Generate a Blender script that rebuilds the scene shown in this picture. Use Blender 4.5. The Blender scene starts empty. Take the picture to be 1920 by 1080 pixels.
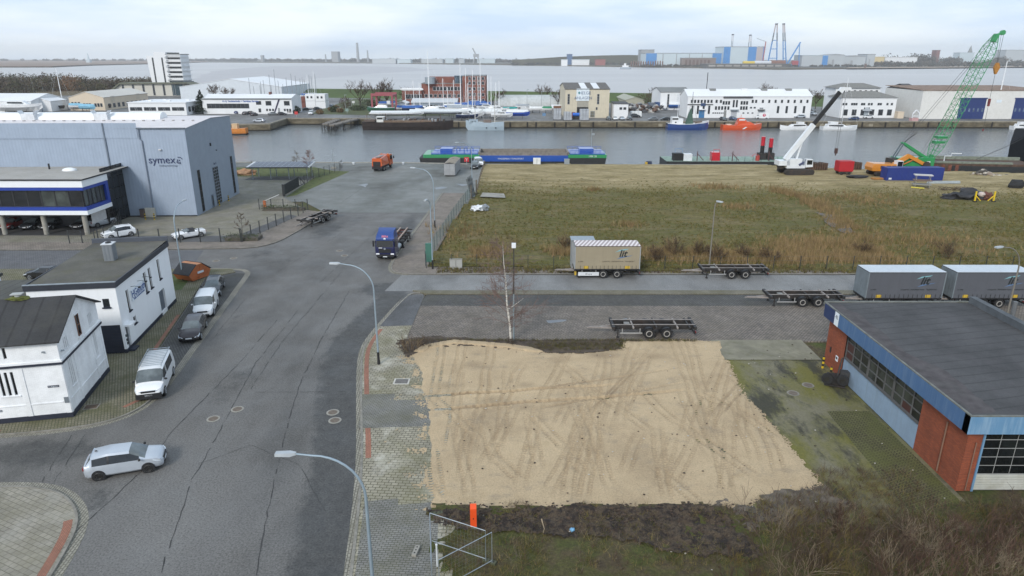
import bpy,bmesh,math,random
from mathutils import Vector,Matrix,noise as mnoise
random.seed(7)
D=bpy.data
SC=bpy.context.scene
COL=SC.collection
R=math.radians
CAM_H,FPX=24.3,1280.0
PITCH=math.atan(432.0/1280.0)
cam=D.cameras.new('camera')
cam.sensor_width=36.0
cam.lens=36.0*FPX/1920.0
cam.clip_start=0.5
cam.clip_end=30000
camo=D.objects.new('camera',cam)
COL.objects.link(camo)
camo.location=(0,0,CAM_H)
camo.rotation_euler=(math.pi/2-PITCH,0,0)
SC.camera=camo
SUN_EL,SUN_AZ=33.0,205.0
w=D.worlds.new('World')
SC.world=w
w.use_nodes=True
nt=w.node_tree
nt.nodes.clear()
N=nt.nodes.new
out=N('ShaderNodeOutputWorld');bg=N('ShaderNodeBackground')
sky=N('ShaderNodeTexSky');sky.sky_type='NISHITA';sky.sun_disc=False
sky.sun_elevation=R(SUN_EL);sky.sun_rotation=R(SUN_AZ)
sky.air_density=1.0;sky.dust_density=3.0;sky.ozone_density=1.0
tc=N('ShaderNodeTexCoord')
mp=N('ShaderNodeMapping');mp.inputs['Scale'].default_value=(1.2,1.2,7.0)
n1=N('ShaderNodeTexNoise');n1.inputs['Scale'].default_value=2.1;n1.inputs['Detail'].default_value=6;n1.inputs['Roughness'].default_value=0.55
cr=N('ShaderNodeValToRGB')
cr.color_ramp.elements[0].position=0.38;cr.color_ramp.elements[0].color=(4.1,5.3,6.95,1)
cr.color_ramp.elements[1].position=0.6;cr.color_ramp.elements[1].color=(6.3,7.0,7.6,1)
mx=N('ShaderNodeMixRGB');mx.inputs['Fac'].default_value=0.9
L=nt.links.new
L(tc.outputs['Generated'],mp.inputs['Vector']);L(mp.outputs['Vector'],n1.inputs['Vector'])
L(n1.outputs['Fac'],cr.inputs['Fac']);L(sky.outputs['Color'],mx.inputs[1]);L(cr.outputs['Color'],mx.inputs[2])
sx=N('ShaderNodeSeparateXYZ');L(tc.outputs['Generated'],sx.inputs[0])
gr=N('ShaderNodeValToRGB');L(sx.outputs['Z'],gr.inputs['Fac'])
gr.color_ramp.elements[0].position=0.0;gr.color_ramp.elements[0].color=(1.2,1.16,1.12,1)
gr.color_ramp.elements[1].position=0.30;gr.color_ramp.elements[1].color=(0.88,0.9,0.92,1)
mg=N('ShaderNodeMixRGB');mg.blend_type='MULTIPLY';mg.inputs['Fac'].default_value=1.0
L(mx.outputs['Color'],mg.inputs[1]);L(gr.outputs['Color'],mg.inputs[2])
L(mg.outputs['Color'],bg.inputs['Color']);bg.inputs['Strength'].default_value=0.1
L(bg.outputs['Background'],out.inputs['Surface'])
sl=D.lights.new('sun','SUN');sl.energy=1.5;sl.angle=R(14);sl.color=(1.0,0.96,0.9)
so=D.objects.new('sun',sl);COL.objects.link(so)
_d=Vector((math.sin(R(SUN_AZ))*math.cos(R(SUN_EL)),math.cos(R(SUN_AZ))*math.cos(R(SUN_EL)),math.sin(R(SUN_EL))))
so.rotation_euler=_d.to_track_quat('Z','Y').to_euler()
SC.view_settings.view_transform='Standard'
SC.view_settings.look='None'
SC.view_settings.exposure=0.62
SC.view_settings.gamma=1.0
SC.render.engine='CYCLES'
SC.cycles.max_bounces=6
SC.cycles.diffuse_bounces=3
SC.cycles.volume_bounces=1
SC.cycles.transparent_max_bounces=12
SC.cycles.use_denoising=True
_cp,_sp=math.cos(PITCH),math.sin(PITCH)
def P(px,py,z=0.0):
 u,v=px-960.0,py-540.0
 dz=-FPX*_sp-v*_cp;dy=FPX*_cp-v*_sp
 t=(z-CAM_H)/dz
 return Vector((u*t,dy*t,z))
def PY(px,py,Y):
 u,v=px-960.0,py-540.0
 dz=-FPX*_sp-v*_cp;dy=FPX*_cp-v*_sp
 t=Y/dy
 return Vector((u*t,Y,CAM_H+t*dz))
def PL(pts,z=0.0):return[P(x,y,z)for x,y in pts]
def lin(c):
 if isinstance(c,str):
  c=[int(c[i:i+2],16)/255.0 for i in(0,2,4)]
  c=[x/12.92 if x<=0.04045 else((x+0.055)/1.055)**2.4 for x in c]
 return tuple(c)+((1.0,)if len(c)==3 else())
_M={}
class NT:
 """small helper round a material's node tree"""
 def __init__(s,name):
  s.m=D.materials.new(name);s.m.use_nodes=True
  s.t=s.m.node_tree;s.b=s.t.nodes['Principled BSDF'];s.o=s.t.nodes['Material Output']
  s.tc=s.t.nodes.new('ShaderNodeTexCoord')
 def n(s,kind,**kw):
  x=s.t.nodes.new(kind)
  for k,v in kw.items():
   if k in x.inputs:x.inputs[k].default_value=v
   else:setattr(x,k,v)
  return x
 def l(s,a,b):s.t.links.new(a,b)
 def vec(s,scale=(1,1,1),rot=(0,0,0),loc=(0,0,0),coord='Object'):
  m=s.n('ShaderNodeMapping')
  m.inputs['Scale'].default_value=scale;m.inputs['Rotation'].default_value=rot;m.inputs['Location'].default_value=loc
  s.l(s.tc.outputs[coord],m.inputs['Vector']);return m.outputs['Vector']
 def noise(s,scale,detail=4,rough=0.6,vec=None,dist=0.0):
  x=s.n('ShaderNodeTexNoise');x.inputs['Scale'].default_value=scale;x.inputs['Detail'].default_value=detail
  x.inputs['Roughness'].default_value=rough;x.inputs['Distortion'].default_value=dist
  s.l(vec if vec is not None else s.tc.outputs['Object'],x.inputs['Vector']);return x.outputs['Fac']
 def ramp(s,fac,stops):
  r=s.n('ShaderNodeValToRGB');e=r.color_ramp.elements
  while len(e)<len(stops):e.new(0.5)
  for i,(p,c)in enumerate(stops):
   e[i].position=p;e[i].color=lin(c)if not isinstance(c,(int,float))else(c,c,c,1)
  s.l(fac,r.inputs['Fac']);return r.outputs['Color']
 def mix(s,fac,a,b,mode='MIX'):
  x=s.n('ShaderNodeMixRGB');x.blend_type=mode
  for sock,v in((x.inputs['Fac'],fac),(x.inputs[1],a),(x.inputs[2],b)):
   if isinstance(v,(int,float)):sock.default_value=v if sock.name=='Fac' else(v,v,v,1)
   elif isinstance(v,(tuple,str)):sock.default_value=lin(v)
   else:s.l(v,sock)
  return x.outputs['Color']
 def math(s,op,a,b=0.0):
  x=s.n('ShaderNodeMath');x.operation=op
  for sock,v in((x.inputs[0],a),(x.inputs[1],b)):
   if isinstance(v,(int,float)):sock.default_value=v
   else:s.l(v,sock)
  return x.outputs[0]
 def bump(s,h,strength=0.3,dist=0.05):
  b=s.n('ShaderNodeBump');b.inputs['Strength'].default_value=strength;b.inputs['Distance'].default_value=dist
  s.l(h,b.inputs['Height']);s.l(b.outputs['Normal'],s.b.inputs['Normal'])
 def col(s,c):s.l(c,s.b.inputs['Base Color'])
 def set(s,rough=0.7,metal=0.0,spec=None):
  s.b.inputs['Roughness'].default_value=rough;s.b.inputs['Metallic'].default_value=metal
  if spec is not None:s.b.inputs['Specular IOR Level'].default_value=spec
  return s
def M(name,c,rough=0.6,metal=0.0,var=0.12,scale=1.5,dirt=None,dirt_amt=0.35,streak=False,bump=0.0,spec=None):
 """painted / plain surface with gentle procedural wear"""
 if name in _M:return _M[name]
 t=NT(name).set(rough,metal,spec)
 base=lin(c)
 lo=tuple(x*(1-var)for x in base[:3]);hi=tuple(min(1,x*(1+var))for x in base[:3])
 f=t.noise(scale,5)
 k=t.ramp(f,[(0.3,lo),(0.7,hi)])
 if dirt is not None:
  v=t.vec((3.0,3.0,0.25))if streak else t.vec((0.8,0.8,0.8))
  g=t.ramp(t.noise(1.3 if streak else 1.0,7,0.7,v),[(0.48,0.0),(0.75,1.0)])
  k=t.mix(t.math('MULTIPLY',g,dirt_amt),k,dirt)
 t.col(k)
 if bump:t.bump(t.noise(scale*8,4),bump,0.02)
 _M[name]=t.m;return t.m
def corr(name,c,pitch=0.3,axis='X',rough=0.45,metal=0.0,dirt=None,dirt_amt=0.3,depth=0.05,var=0.06):
 """ribbed sheet metal"""
 if name in _M:return _M[name]
 t=NT(name).set(rough,metal)
 w=t.n('ShaderNodeTexWave');w.wave_type='BANDS';w.bands_direction=axis
 w.inputs['Scale'].default_value=0.314159/pitch
 t.l(t.tc.outputs['Object'],w.inputs['Vector'])
 base=lin(c)
 k=t.ramp(t.noise(0.6,5),[(0.3,tuple(x*(1-var)for x in base[:3])),(0.7,tuple(min(1,x*(1+var))for x in base[:3]))])
 if dirt is not None:
  g=t.ramp(t.noise(1.2,7,0.7,t.vec((2.2,2.2,0.2))),[(0.47,0.0),(0.75,1.0)])
  k=t.mix(t.math('MULTIPLY',g,dirt_amt),k,dirt)
 t.col(k);t.bump(w.outputs['Fac'],0.6,depth)
 _M[name]=t.m;return t.m
def glass(name='window_glass',c=(0.02,0.025,0.03),rough=0.08):
 if name in _M:return _M[name]
 t=NT(name).set(rough,0.0,0.6)
 t.col(t.ramp(t.noise(0.7,3),[(0.35,tuple(x*0.6 for x in lin(c)[:3])),(0.7,tuple(x*1.5 for x in lin(c)[:3]))]))
 _M[name]=t.m;return t.m
class MB:
 def __init__(s):s.v=[];s.f=[];s.m=[];s.x=Matrix.Identity(4)
 def add(s,vs,fs,m=0):
  o=len(s.v);X=s.x
  s.v+=[tuple(X@Vector(p))for p in vs]
  s.f+=[tuple(i+o for i in f)for f in fs];s.m+=[m]*len(fs);return s
 def box(s,x0,y0,z0,x1,y1,z1,m=0):
  return s.add([(x0,y0,z0),(x1,y0,z0),(x1,y1,z0),(x0,y1,z0),(x0,y0,z1),(x1,y0,z1),(x1,y1,z1),(x0,y1,z1)],
[(0,3,2,1),(4,5,6,7),(0,1,5,4),(1,2,6,5),(2,3,7,6),(3,0,4,7)],m)
 def cbox(s,c,d,m=0):
  return s.box(c[0]-d[0]/2,c[1]-d[1]/2,c[2]-d[2]/2,c[0]+d[0]/2,c[1]+d[1]/2,c[2]+d[2]/2,m)
 def bar(s,a,b,wd,ht=None,m=0):
  """rectangular bar from a to b"""
  a,b=Vector(a),Vector(b);ht=ht or wd
  d=(b-a);d.normalize()
  up=Vector((0,0,1))if abs(d.z)<0.95 else Vector((0,1,0))
  sx=d.cross(up).normalized()*wd/2;sy=sx.cross(d).normalized()*ht/2
  vs=[p+i*sx+j*sy for p in(a,b)for i,j in((-1,-1),(1,-1),(1,1),(-1,1))]
  return s.add(vs,[(0,1,2,3),(7,6,5,4),(0,4,5,1),(1,5,6,2),(2,6,7,3),(3,7,4,0)],m)
 def cyl(s,a,b,r0,r1=None,n=8,m=0,caps=True):
  a,b=Vector(a),Vector(b);r1=r0 if r1 is None else r1
  d=(b-a).normalized();up=Vector((0,0,1))if abs(d.z)<0.95 else Vector((1,0,0))
  e1=d.cross(up).normalized();e2=d.cross(e1)
  vs=[]
  for p,r in((a,r0),(b,r1)):
   for i in range(n):
    t=2*math.pi*i/n
    vs.append(p+(e1*math.cos(t)+e2*math.sin(t))*r)
  fs=[(i,i+n,(i+1)%n+n,(i+1)%n)for i in range(n)]
  if caps:fs+=[tuple(range(n)),tuple(range(2*n-1,n-1,-1))]
  return s.add(vs,fs,m)
 def tube(s,pts,r,n=6,m=0,r1=None):
  pts=[Vector(p)for p in pts];K=len(pts)
  rings=[];prev=None
  for k,p in enumerate(pts):
   d=(pts[min(k+1,K-1)]-pts[max(k-1,0)]).normalized()
   if prev is None:
    up=Vector((0,0,1))if abs(d.z)<0.9 else Vector((1,0,0))
    e1=d.cross(up).normalized()
   else:
    e1=(prev-d*prev.dot(d)).normalized()
   prev=e1;e2=d.cross(e1)
   rr=r if r1 is None else r+(r1-r)*k/(K-1)
   rings.append([p+(e1*math.cos(2*math.pi*i/n)+e2*math.sin(2*math.pi*i/n))*rr for i in range(n)])
  return s.loft(rings,m)
 def loft(s,rings,m=0,close=True,caps=True):
  n=len(rings[0]);vs=[p for r in rings for p in r];fs=[]
  for k in range(len(rings)-1):
   for i in range(n if close else n-1):
    j=(i+1)%n
    fs.append((k*n+i,k*n+j,(k+1)*n+j,(k+1)*n+i))
  if caps and close:
   fs.append(tuple(range(n-1,-1,-1)));fs.append(tuple((len(rings)-1)*n+i for i in range(n)))
  return s.add(vs,fs,m)
 def prism(s,poly,z0,z1,m=0):
  n=len(poly);a=sum(poly[i][0]*poly[(i+1)%n][1]-poly[(i+1)%n][0]*poly[i][1]for i in range(n))
  if a<0:poly=poly[::-1]
  vs=[(p[0],p[1],z0)for p in poly]+[(p[0],p[1],z1)for p in poly]
  return s.add(vs,[tuple(range(n-1,-1,-1)),tuple(range(n,2*n))]+[(i,(i+1)%n,(i+1)%n+n,i+n)for i in range(n)],m)
 def extrude(s,poly,d,m=0):
  """polygon of 3d points swept along d"""
  n=len(poly);d=Vector(d);poly=[Vector(p)for p in poly]
  return s.add(poly+[p+d for p in poly],[tuple(range(n-1,-1,-1)),tuple(range(n,2*n))]+[(i,(i+1)%n,(i+1)%n+n,i+n)for i in range(n)],m)
 def face(s,pts,m=0):return s.add(pts,[tuple(range(len(pts)))],m)
 def blob(s,c,r,sub=1,amp=0.25,freq=1.0,m=0,seed=0.0):
  bm=bmesh.new();bmesh.ops.create_icosphere(bm,subdivisions=sub,radius=1)
  vs=[]
  for v in bm.verts:
   p=v.co.copy();k=1+amp*mnoise.noise(p*freq+Vector((seed,seed*1.7,0)))
   vs.append((c[0]+p.x*r[0]*k,c[1]+p.y*r[1]*k,c[2]+p.z*r[2]*k))
  fs=[tuple(v.index for v in f.verts)for f in bm.faces];bm.free()
  return s.add(vs,fs,m)
 def mesh(s,name,mats,smooth=None):
  me=D.meshes.new(name);me.from_pydata(s.v,[],s.f)
  for x in(mats if isinstance(mats,(list,tuple))else[mats]):me.materials.append(x)
  me.polygons.foreach_set('material_index',s.m)
  me.validate()
  if smooth is not None:
   me.polygons.foreach_set('use_smooth',[True]*len(me.polygons));me.set_sharp_from_angle(angle=R(smooth))
  me.update();return me
 def build(s,name,mats,parent=None,loc=None,rz=0.0,smooth=None):
  return link(name,s.mesh(name,mats,smooth),parent,loc,rz)
def link(name,me,parent=None,loc=None,rz=0.0):
 o=D.objects.new(name,me);COL.objects.link(o)
 if parent is not None:o.parent=parent
 if loc is not None:o.location=loc
 if rz:o.rotation_euler=(0,0,rz)
 return o
def tag(o,label=None,cat=None,group=None,kind=None):
 if label:o['label']=label
 if cat:o['category']=cat
 if group:o['group']=group
 if kind:o['kind']=kind
 return o
def thing(name,label,cat,loc=(0,0,0),rz=0.0,group=None):
 return tag(link(name,None,None,loc,rz),label,cat,group)
def struct(o):o['kind']='structure';return o
def copy_tree(o,parent=None,label=None,loc=None,rz=None,group=None):
 c=o.copy();COL.objects.link(c)
 if parent is not None:c.parent=parent
 if label:c['label']=label
 if group:c['group']=group
 if loc is not None:c.location=loc
 if rz is not None:c.rotation_euler=(0,0,rz)
 for ch in list(o.children):copy_tree(ch,c)
 return c
_TXT={}
def text(name,s,mat,parent,loc,rot,size,ext=0.01,align='CENTER',shear=0.0,bold=0.0,sx=1.0,bend=False):
 """lettering as a mesh part; rot = euler of the text plane"""
 key=(s,size,ext,align,shear,bold)
 if key not in _TXT:
  cu=D.curves.new('lettering','FONT');cu.body=s;cu.size=size;cu.extrude=ext;cu.align_x=align;cu.align_y='CENTER'
  cu.shear=shear;cu.offset=bold;cu.resolution_u=3
  ob=D.objects.new('lettering',cu);COL.objects.link(ob)
  dg=bpy.context.evaluated_depsgraph_get();dg.update()
  _TXT[key]=D.meshes.new_from_object(ob.evaluated_get(dg))
  D.objects.remove(ob)
 me=_TXT[key].copy();me.materials.clear();me.materials.append(mat)
 o=link(name,me,parent,loc);o.rotation_euler=rot;o.scale=(sx,1,1);return o
# ================================================================ GROUND
def sheet(name,pts,z,mat,kind='structure',label=None,cat=None):
 mb=MB();mb.face([(p[0],p[1],z)for p in pts]);o=mb.build(name,mat)
 if o.data.polygons[0].normal.z<0:o.data.flip_normals()
 if kind:o['kind']=kind
 return o
def slab(name,pts,z0,z1,mat):
 mb=MB();mb.prism([(p[0],p[1])for p in pts],z0,z1);return struct(mb.build(name,mat))
def offs(path,d):
 """offset an open 2d path to its left by d"""
 out=[]
 for i,p in enumerate(path):
  a=Vector(path[max(i-1,0)][:2]);b=Vector(path[min(i+1,len(path)-1)][:2])
  t=(b-a).normalized();out.append((p[0]-t.y*d,p[1]+t.x*d))
 return out
def smooth_path(path,it=2):
 path=[Vector(p[:2])for p in path]
 for _ in range(it):
  q=[path[0]]
  for a,b in zip(path[:-1],path[1:]):q+=[a*0.75+b*0.25,a*0.25+b*0.75]
  q.append(path[-1]);path=q
 return[(p.x,p.y)for p in path]
def ribbon(path,d0,d1,z,mb,m=0,ztop=None):
 a,b=offs(path,d0),offs(path,d1)
 if ztop is None:
  for i in range(len(path)-1):
   mb.face([(*a[i],z),(*a[i+1],z),(*b[i+1],z),(*b[i],z)]if d1>d0 else[(*b[i],z),(*b[i+1],z),(*a[i+1],z),(*a[i],z)],m)
 else:
  rings=[[(*a[i],z),(*a[i],ztop),(*b[i],ztop),(*b[i],z)]for i in range(len(path))]
  mb.loft(rings,m)
def jag(pts,step,amp,seed=1):
 rnd=random.Random(seed);out=[]
 n=len(pts)
 for i in range(n):
  a,b=Vector(pts[i][:2]),Vector(pts[(i+1)%n][:2]);k=max(1,int((b-a).length/step))
  for j in range(k):
   p=a.lerp(b,j/k);q=amp if(j or True)else 0
   f=mnoise.noise(Vector((p.x*0.5,p.y*0.5,seed)))*1.4
   out.append((p.x+(rnd.uniform(-.5,.5)+f)*q,p.y+(rnd.uniform(-.5,.5)+f)*q))
 return out
def m_asphalt(name,base,dark,light,patch=0.12,wet=0.35,seed=0.0,wear=None):
 t=NT(name)
 v=t.vec((1,0.45,1),loc=(seed,seed,0))
 k=t.ramp(t.noise(patch,7,0.62,v),[(0.33,dark),(0.5,base),(0.68,light)])
 st=t.ramp(t.noise(0.75,8,0.82,t.vec((1,0.25,1),loc=(seed+3,0,0)),0.6),[(0.58,0.0),(0.70,1.0)])
 k=t.mix(t.math('MULTIPLY',st,wet),k,dark)
 if wear:
  at=t.n('ShaderNodeAttribute');at.attribute_name=wear
  nz=t.math('ADD',t.math('MULTIPLY',t.noise(0.9,7,0.78,t.vec((1,.7,1))),1.3),-0.65)
  mk=t.ramp(t.math('ADD',at.outputs['Fac'],nz),[(0.32,0.0),(0.62,1.0)])
  k=t.mix(t.math('MULTIPLY',mk,0.85),k,t.ramp(t.noise(1.6,6,.8,t.vec(loc=(7,7,0))),[(.35,(.045,.045,.045)),(.65,(.085,.084,.08))]))
 sp=t.ramp(t.noise(9.0,3,0.8),[(0.34,0.45),(0.5,1.0),(0.66,1.4)])
 k=t.mix(0.8,k,sp,'MULTIPLY')
 t.col(k);t.l(t.ramp(t.noise(0.3,5),[(0.4,0.55),(0.65,0.85)]),t.b.inputs['Roughness'])
 t.b.inputs['Specular IOR Level'].default_value=0.35
 t.bump(t.noise(14,3,0.7),0.25,0.02);return t.m
A_MAIN=m_asphalt('asphalt_main',(0.138,0.132,0.124),(0.084,0.081,0.076),(0.172,0.166,0.157),0.12,0.3,0.0,'wear')
A_SIDE=m_asphalt('asphalt_side',(0.205,0.203,0.198),(0.14,0.138,0.134),(0.24,0.238,0.232),0.2,0.12,7)
A_DARK=m_asphalt('asphalt_damp',(0.06,0.06,0.062),(0.035,0.035,0.036),(0.095,0.095,0.098),0.35,0.3,3)
A_QUAY=m_asphalt('asphalt_quay',(0.165,0.17,0.158),(0.10,0.10,0.088),(0.21,0.212,0.20),0.1,0.3,11)
def m_pavers(name,c1,c2,mortar,bw,bh,rot=0.0,moss=None,moss_amt=0.5,ms=0.012,light=None,off=0.5,bump=0.5):
 t=NT(name).set(0.85)
 b=t.n('ShaderNodeTexBrick');b.offset=off
 b.inputs['Scale'].default_value=1.0;b.inputs['Brick Width'].default_value=bw;b.inputs['Row Height'].default_value=bh
 b.inputs['Mortar Size'].default_value=ms;b.inputs['Mortar Smooth'].default_value=0.3
 b.inputs['Color1'].default_value=lin(c1);b.inputs['Color2'].default_value=lin(c2);b.inputs['Mortar'].default_value=lin(mortar)
 t.l(t.vec((1,1,1),(0,0,rot)),b.inputs['Vector'])
 k=b.outputs['Color']
 k=t.mix(0.75,k,t.ramp(t.noise(0.5,6,0.65),[(0.3,0.66),(0.52,1.0),(0.72,1.25)]),'MULTIPLY')
 if light is not None:
  k=t.mix(t.math('MULTIPLY',t.ramp(t.noise(0.4,6,0.7,t.vec(loc=(5,9,0))),[(0.52,0.0),(0.68,1.0)]),0.6),k,light)
 if moss is not None:
  g=t.ramp(t.noise(0.35,8,0.7,t.vec(loc=(2,1,0))),[(0.44,0.0),(0.66,1.0)])
  k=t.mix(t.math('MULTIPLY',g,moss_amt),k,moss)
 t.col(k);t.bump(b.outputs['Fac'],-bump if bump else 0,0.01);return t.m
PV_L=m_pavers('pavers_olive',(0.22,0.20,0.14),(0.17,0.155,0.105),(0.045,0.045,0.02),0.30,0.20,R(62),(0.075,0.075,0.022),0.75,0.022)
PV_R=m_pavers('pavers_pale',(0.33,0.30,0.23),(0.275,0.25,0.19),(0.06,0.055,0.03),0.42,0.27,R(4),(0.15,0.14,0.065),0.6,0.025,(0.58,0.55,0.47))
PV_RG=m_pavers('pavers_grey',(0.235,0.225,0.205),(0.19,0.185,0.17),(0.06,0.06,0.045),0.3,0.16,R(4),(0.11,0.105,0.055),0.5,0.02)
PV_B=m_pavers('pavers_brown',(0.27,0.225,0.19),(0.21,0.18,0.155),(0.075,0.068,0.055),0.36,0.24,R(2),(0.10,0.088,0.06),0.5,0.02)
PV_Y=m_pavers('pavers_yard',(0.245,0.225,0.185),(0.21,0.195,0.16),(0.13,0.12,0.095),0.3,0.2,0,(0.14,0.13,0.065),0.55,0.015)
PV_D=m_pavers('pavers_dark',(0.085,0.085,0.09),(0.105,0.105,0.108),(0.05,0.05,0.05),0.3,0.2,0,(0.08,0.08,0.045),0.25,0.015)
COB=m_pavers('cobbles_brown',(0.29,0.245,0.205),(0.17,0.15,0.135),(0.06,0.052,0.043),0.3,0.2,R(1),(0.11,0.095,0.07),0.45,0.035)
COB_D=m_pavers('cobbles_dark',(0.085,0.082,0.082),(0.13,0.125,0.12),(0.035,0.034,0.03),0.26,0.19,R(1),(0.07,0.068,0.045),0.4,0.035)
COB_S=m_pavers('cobbles_street',(0.115,0.117,0.128),(0.15,0.152,0.16),(0.07,0.07,0.07),0.3,0.22,0,(0.1,0.095,0.085),0.3,0.03)
RED=m_pavers('pavers_red',(0.36,0.155,0.10),(0.30,0.13,0.085),(0.14,0.08,0.055),0.2,0.1,R(80),(0.18,0.10,0.07),0.4,0.012)
GUT=m_pavers('gutter_stone',(0.31,0.29,0.24),(0.26,0.245,0.205),(0.075,0.07,0.05),0.28,0.16,R(85),(0.15,0.14,0.1),0.5,0.02)
KERB=M('kerb_stone',(0.23,0.215,0.185),0.85,var=0.25,scale=3,dirt=(0.08,0.075,0.05),dirt_amt=0.6)
CONC=M('concrete',(0.30,0.285,0.25),0.85,var=0.2,scale=1.2,dirt=(0.11,0.105,0.07),dirt_amt=0.6,bump=0.15)
SOIL=M('bare_soil',(0.07,0.052,0.038),0.95,var=0.5,scale=2.5,bump=0.6)
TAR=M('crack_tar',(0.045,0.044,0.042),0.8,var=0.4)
def m_field():
 t=NT('rough_grass').set(0.95)
 sx=t.n('ShaderNodeSeparateXYZ');t.l(t.tc.outputs['Object'],sx.inputs[0])
 k=t.ramp(t.noise(0.06,8,0.68,t.vec((1,1.5,1))),[(0.30,(0.15,0.11,0.04)),(0.42,(0.128,0.106,0.022)),(0.53,(0.1,0.094,0.016)),(0.62,(0.12,0.105,0.026)),(0.74,(0.15,0.115,0.055))])
 k=t.mix(t.math('MULTIPLY',t.ramp(t.noise(0.16,8,0.75,t.vec((0.7,1.9,1),loc=(31,8,0))),[(0.48,0.0),(0.62,1.0)]),0.75),k,(0.19,0.145,0.068))
 k=t.mix(t.math('MULTIPLY',t.ramp(t.noise(0.4,7,0.75,t.vec((0.6,2.2,1),loc=(5,18,0))),[(0.54,0.0),(0.66,1.0)]),0.6),k,(0.05,0.052,0.024))
 f=t.ramp(t.noise(2.6,7,0.85,t.vec((0.6,1.4,1))),[(0.3,0.35),(0.5,1.0),(0.7,2.0)])
 k=t.mix(0.85,k,f,'MULTIPLY')
 edge=t.math('ADD',sx.outputs['Y'],t.math('MULTIPLY',t.noise(0.06,5,0.6,t.vec((0.6,1,1),loc=(3,3,0))),22))
 edge=t.math('ADD',edge,t.math('MULTIPLY',sx.outputs['X'],0.09))
 q=t.ramp(t.math('MULTIPLY',t.math('SUBTRACT',edge,138.0),0.05),[(0.1,0.0),(0.75,1.0)])
 straw=t.ramp(t.noise(0.22,8,0.72,t.vec((0.5,1.6,1))),[(0.3,(0.12,0.095,0.035)),(0.45,(0.25,0.195,0.085)),(0.58,(0.36,0.285,0.15)),(0.68,(0.44,0.35,0.21)),(0.8,(0.2,0.14,0.07))])
 straw=t.mix(0.6,straw,f,'MULTIPLY')
 k=t.mix(q,k,straw)
 t.col(k);t.bump(t.noise(3.0,6,0.8),0.9,0.25);return t.m
FIELD=m_field()
def m_rough_ground():
 t=NT('brush_ground').set(0.95)
 k=t.ramp(t.noise(0.35,7,0.66),[(0.32,(0.04,0.028,0.02)),(0.43,(0.085,0.065,0.03)),(0.53,(0.072,0.072,0.018)),(0.64,(0.06,0.078,0.013)),(0.76,(0.12,0.10,0.04))])
 k=t.mix(0.9,k,t.ramp(t.noise(5.0,6,0.8),[(0.3,0.4),(0.5,1.0),(0.7,1.7)]),'MULTIPLY')
 t.col(k);t.bump(t.noise(6,6,0.8),0.9,0.12);return t.m
ROUGH=m_rough_ground()
def m_moss_yard():
 t=NT('mossy_yard').set(0.85)
 k=t.ramp(t.noise(0.3,7,0.6),[(0.3,(0.13,0.118,0.072)),(0.5,(0.175,0.16,0.105)),(0.7,(0.10,0.095,0.05))])
 k=t.mix(t.math('MULTIPLY',t.ramp(t.noise(0.22,8,0.7,t.vec((1.2,0.6,1),loc=(4,0,0))),[(0.42,0.0),(0.6,1.0)]),0.85),k,(0.13,0.122,0.014))
 k=t.mix(t.math('MULTIPLY',t.ramp(t.noise(0.28,8,0.72,t.vec((1.3,0.5,1),(0,0,0.35),(11,5,0))),[(0.5,0.0),(0.6,1.0)]),0.85),k,(0.026,0.025,0.02))
 k=t.mix(0.7,k,t.ramp(t.noise(6,4,0.8),[(0.3,0.65),(0.5,1.0),(0.7,1.3)]),'MULTIPLY')
 t.col(k);t.bump(t.noise(5,5,0.75),0.35,0.04);return t.m
MOSS=m_moss_yard()
def m_sand():
 t=NT('sand').set(0.95)
 k=t.ramp(t.noise(0.2,8,0.66),[(0.28,(0.37,0.275,0.17)),(0.45,(0.48,0.36,0.222)),(0.6,(0.54,0.41,0.255)),(0.75,(0.40,0.29,0.165))])
 k=t.mix(t.math('MULTIPLY',t.ramp(t.noise(0.45,8,0.75,t.vec((1,1.3,1),loc=(17,3,0))),[(0.54,0.0),(0.70,1.0)]),0.65),k,(0.29,0.235,0.17))
 at=t.n('ShaderNodeAttribute');at.attribute_name='damp'
 k=t.mix(t.math('MULTIPLY',t.math('MULTIPLY',at.outputs['Fac'],t.ramp(t.noise(1.6,6,.75,t.vec(loc=(1,3,0))),[(.3,.35),(.65,1.0)])),.9),k,(0.19,0.132,0.078))
 sp=t.ramp(t.noise(5.5,5,0.88,t.vec(loc=(2,7,0))),[(0.60,0.0),(0.68,1.0)])
 k=t.mix(t.math('MULTIPLY',sp,0.6),k,(0.15,0.115,0.08))
 k=t.mix(0.8,k,t.ramp(t.noise(9.0,5,0.85),[(0.3,0.65),(0.5,1.0),(0.7,1.25)]),'MULTIPLY')
 t.col(k);t.bump(t.noise(5,8,0.88),0.9,0.09);return t.m
SAND=m_sand()
QUAY=[(-400,168.8),(-67.4,168.6),(-26,167.8),(-7,165.2),(17.9,164.4),(61,164.2),(67,160.5),(76,157.6),(86,156.4),(111,151.5),(180,140),(500,110)]
slab('ground',[(-400,-60)]+QUAY+[(500,-60)],-6.0,-0.06,ROUGH)
import numpy as np
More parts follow.
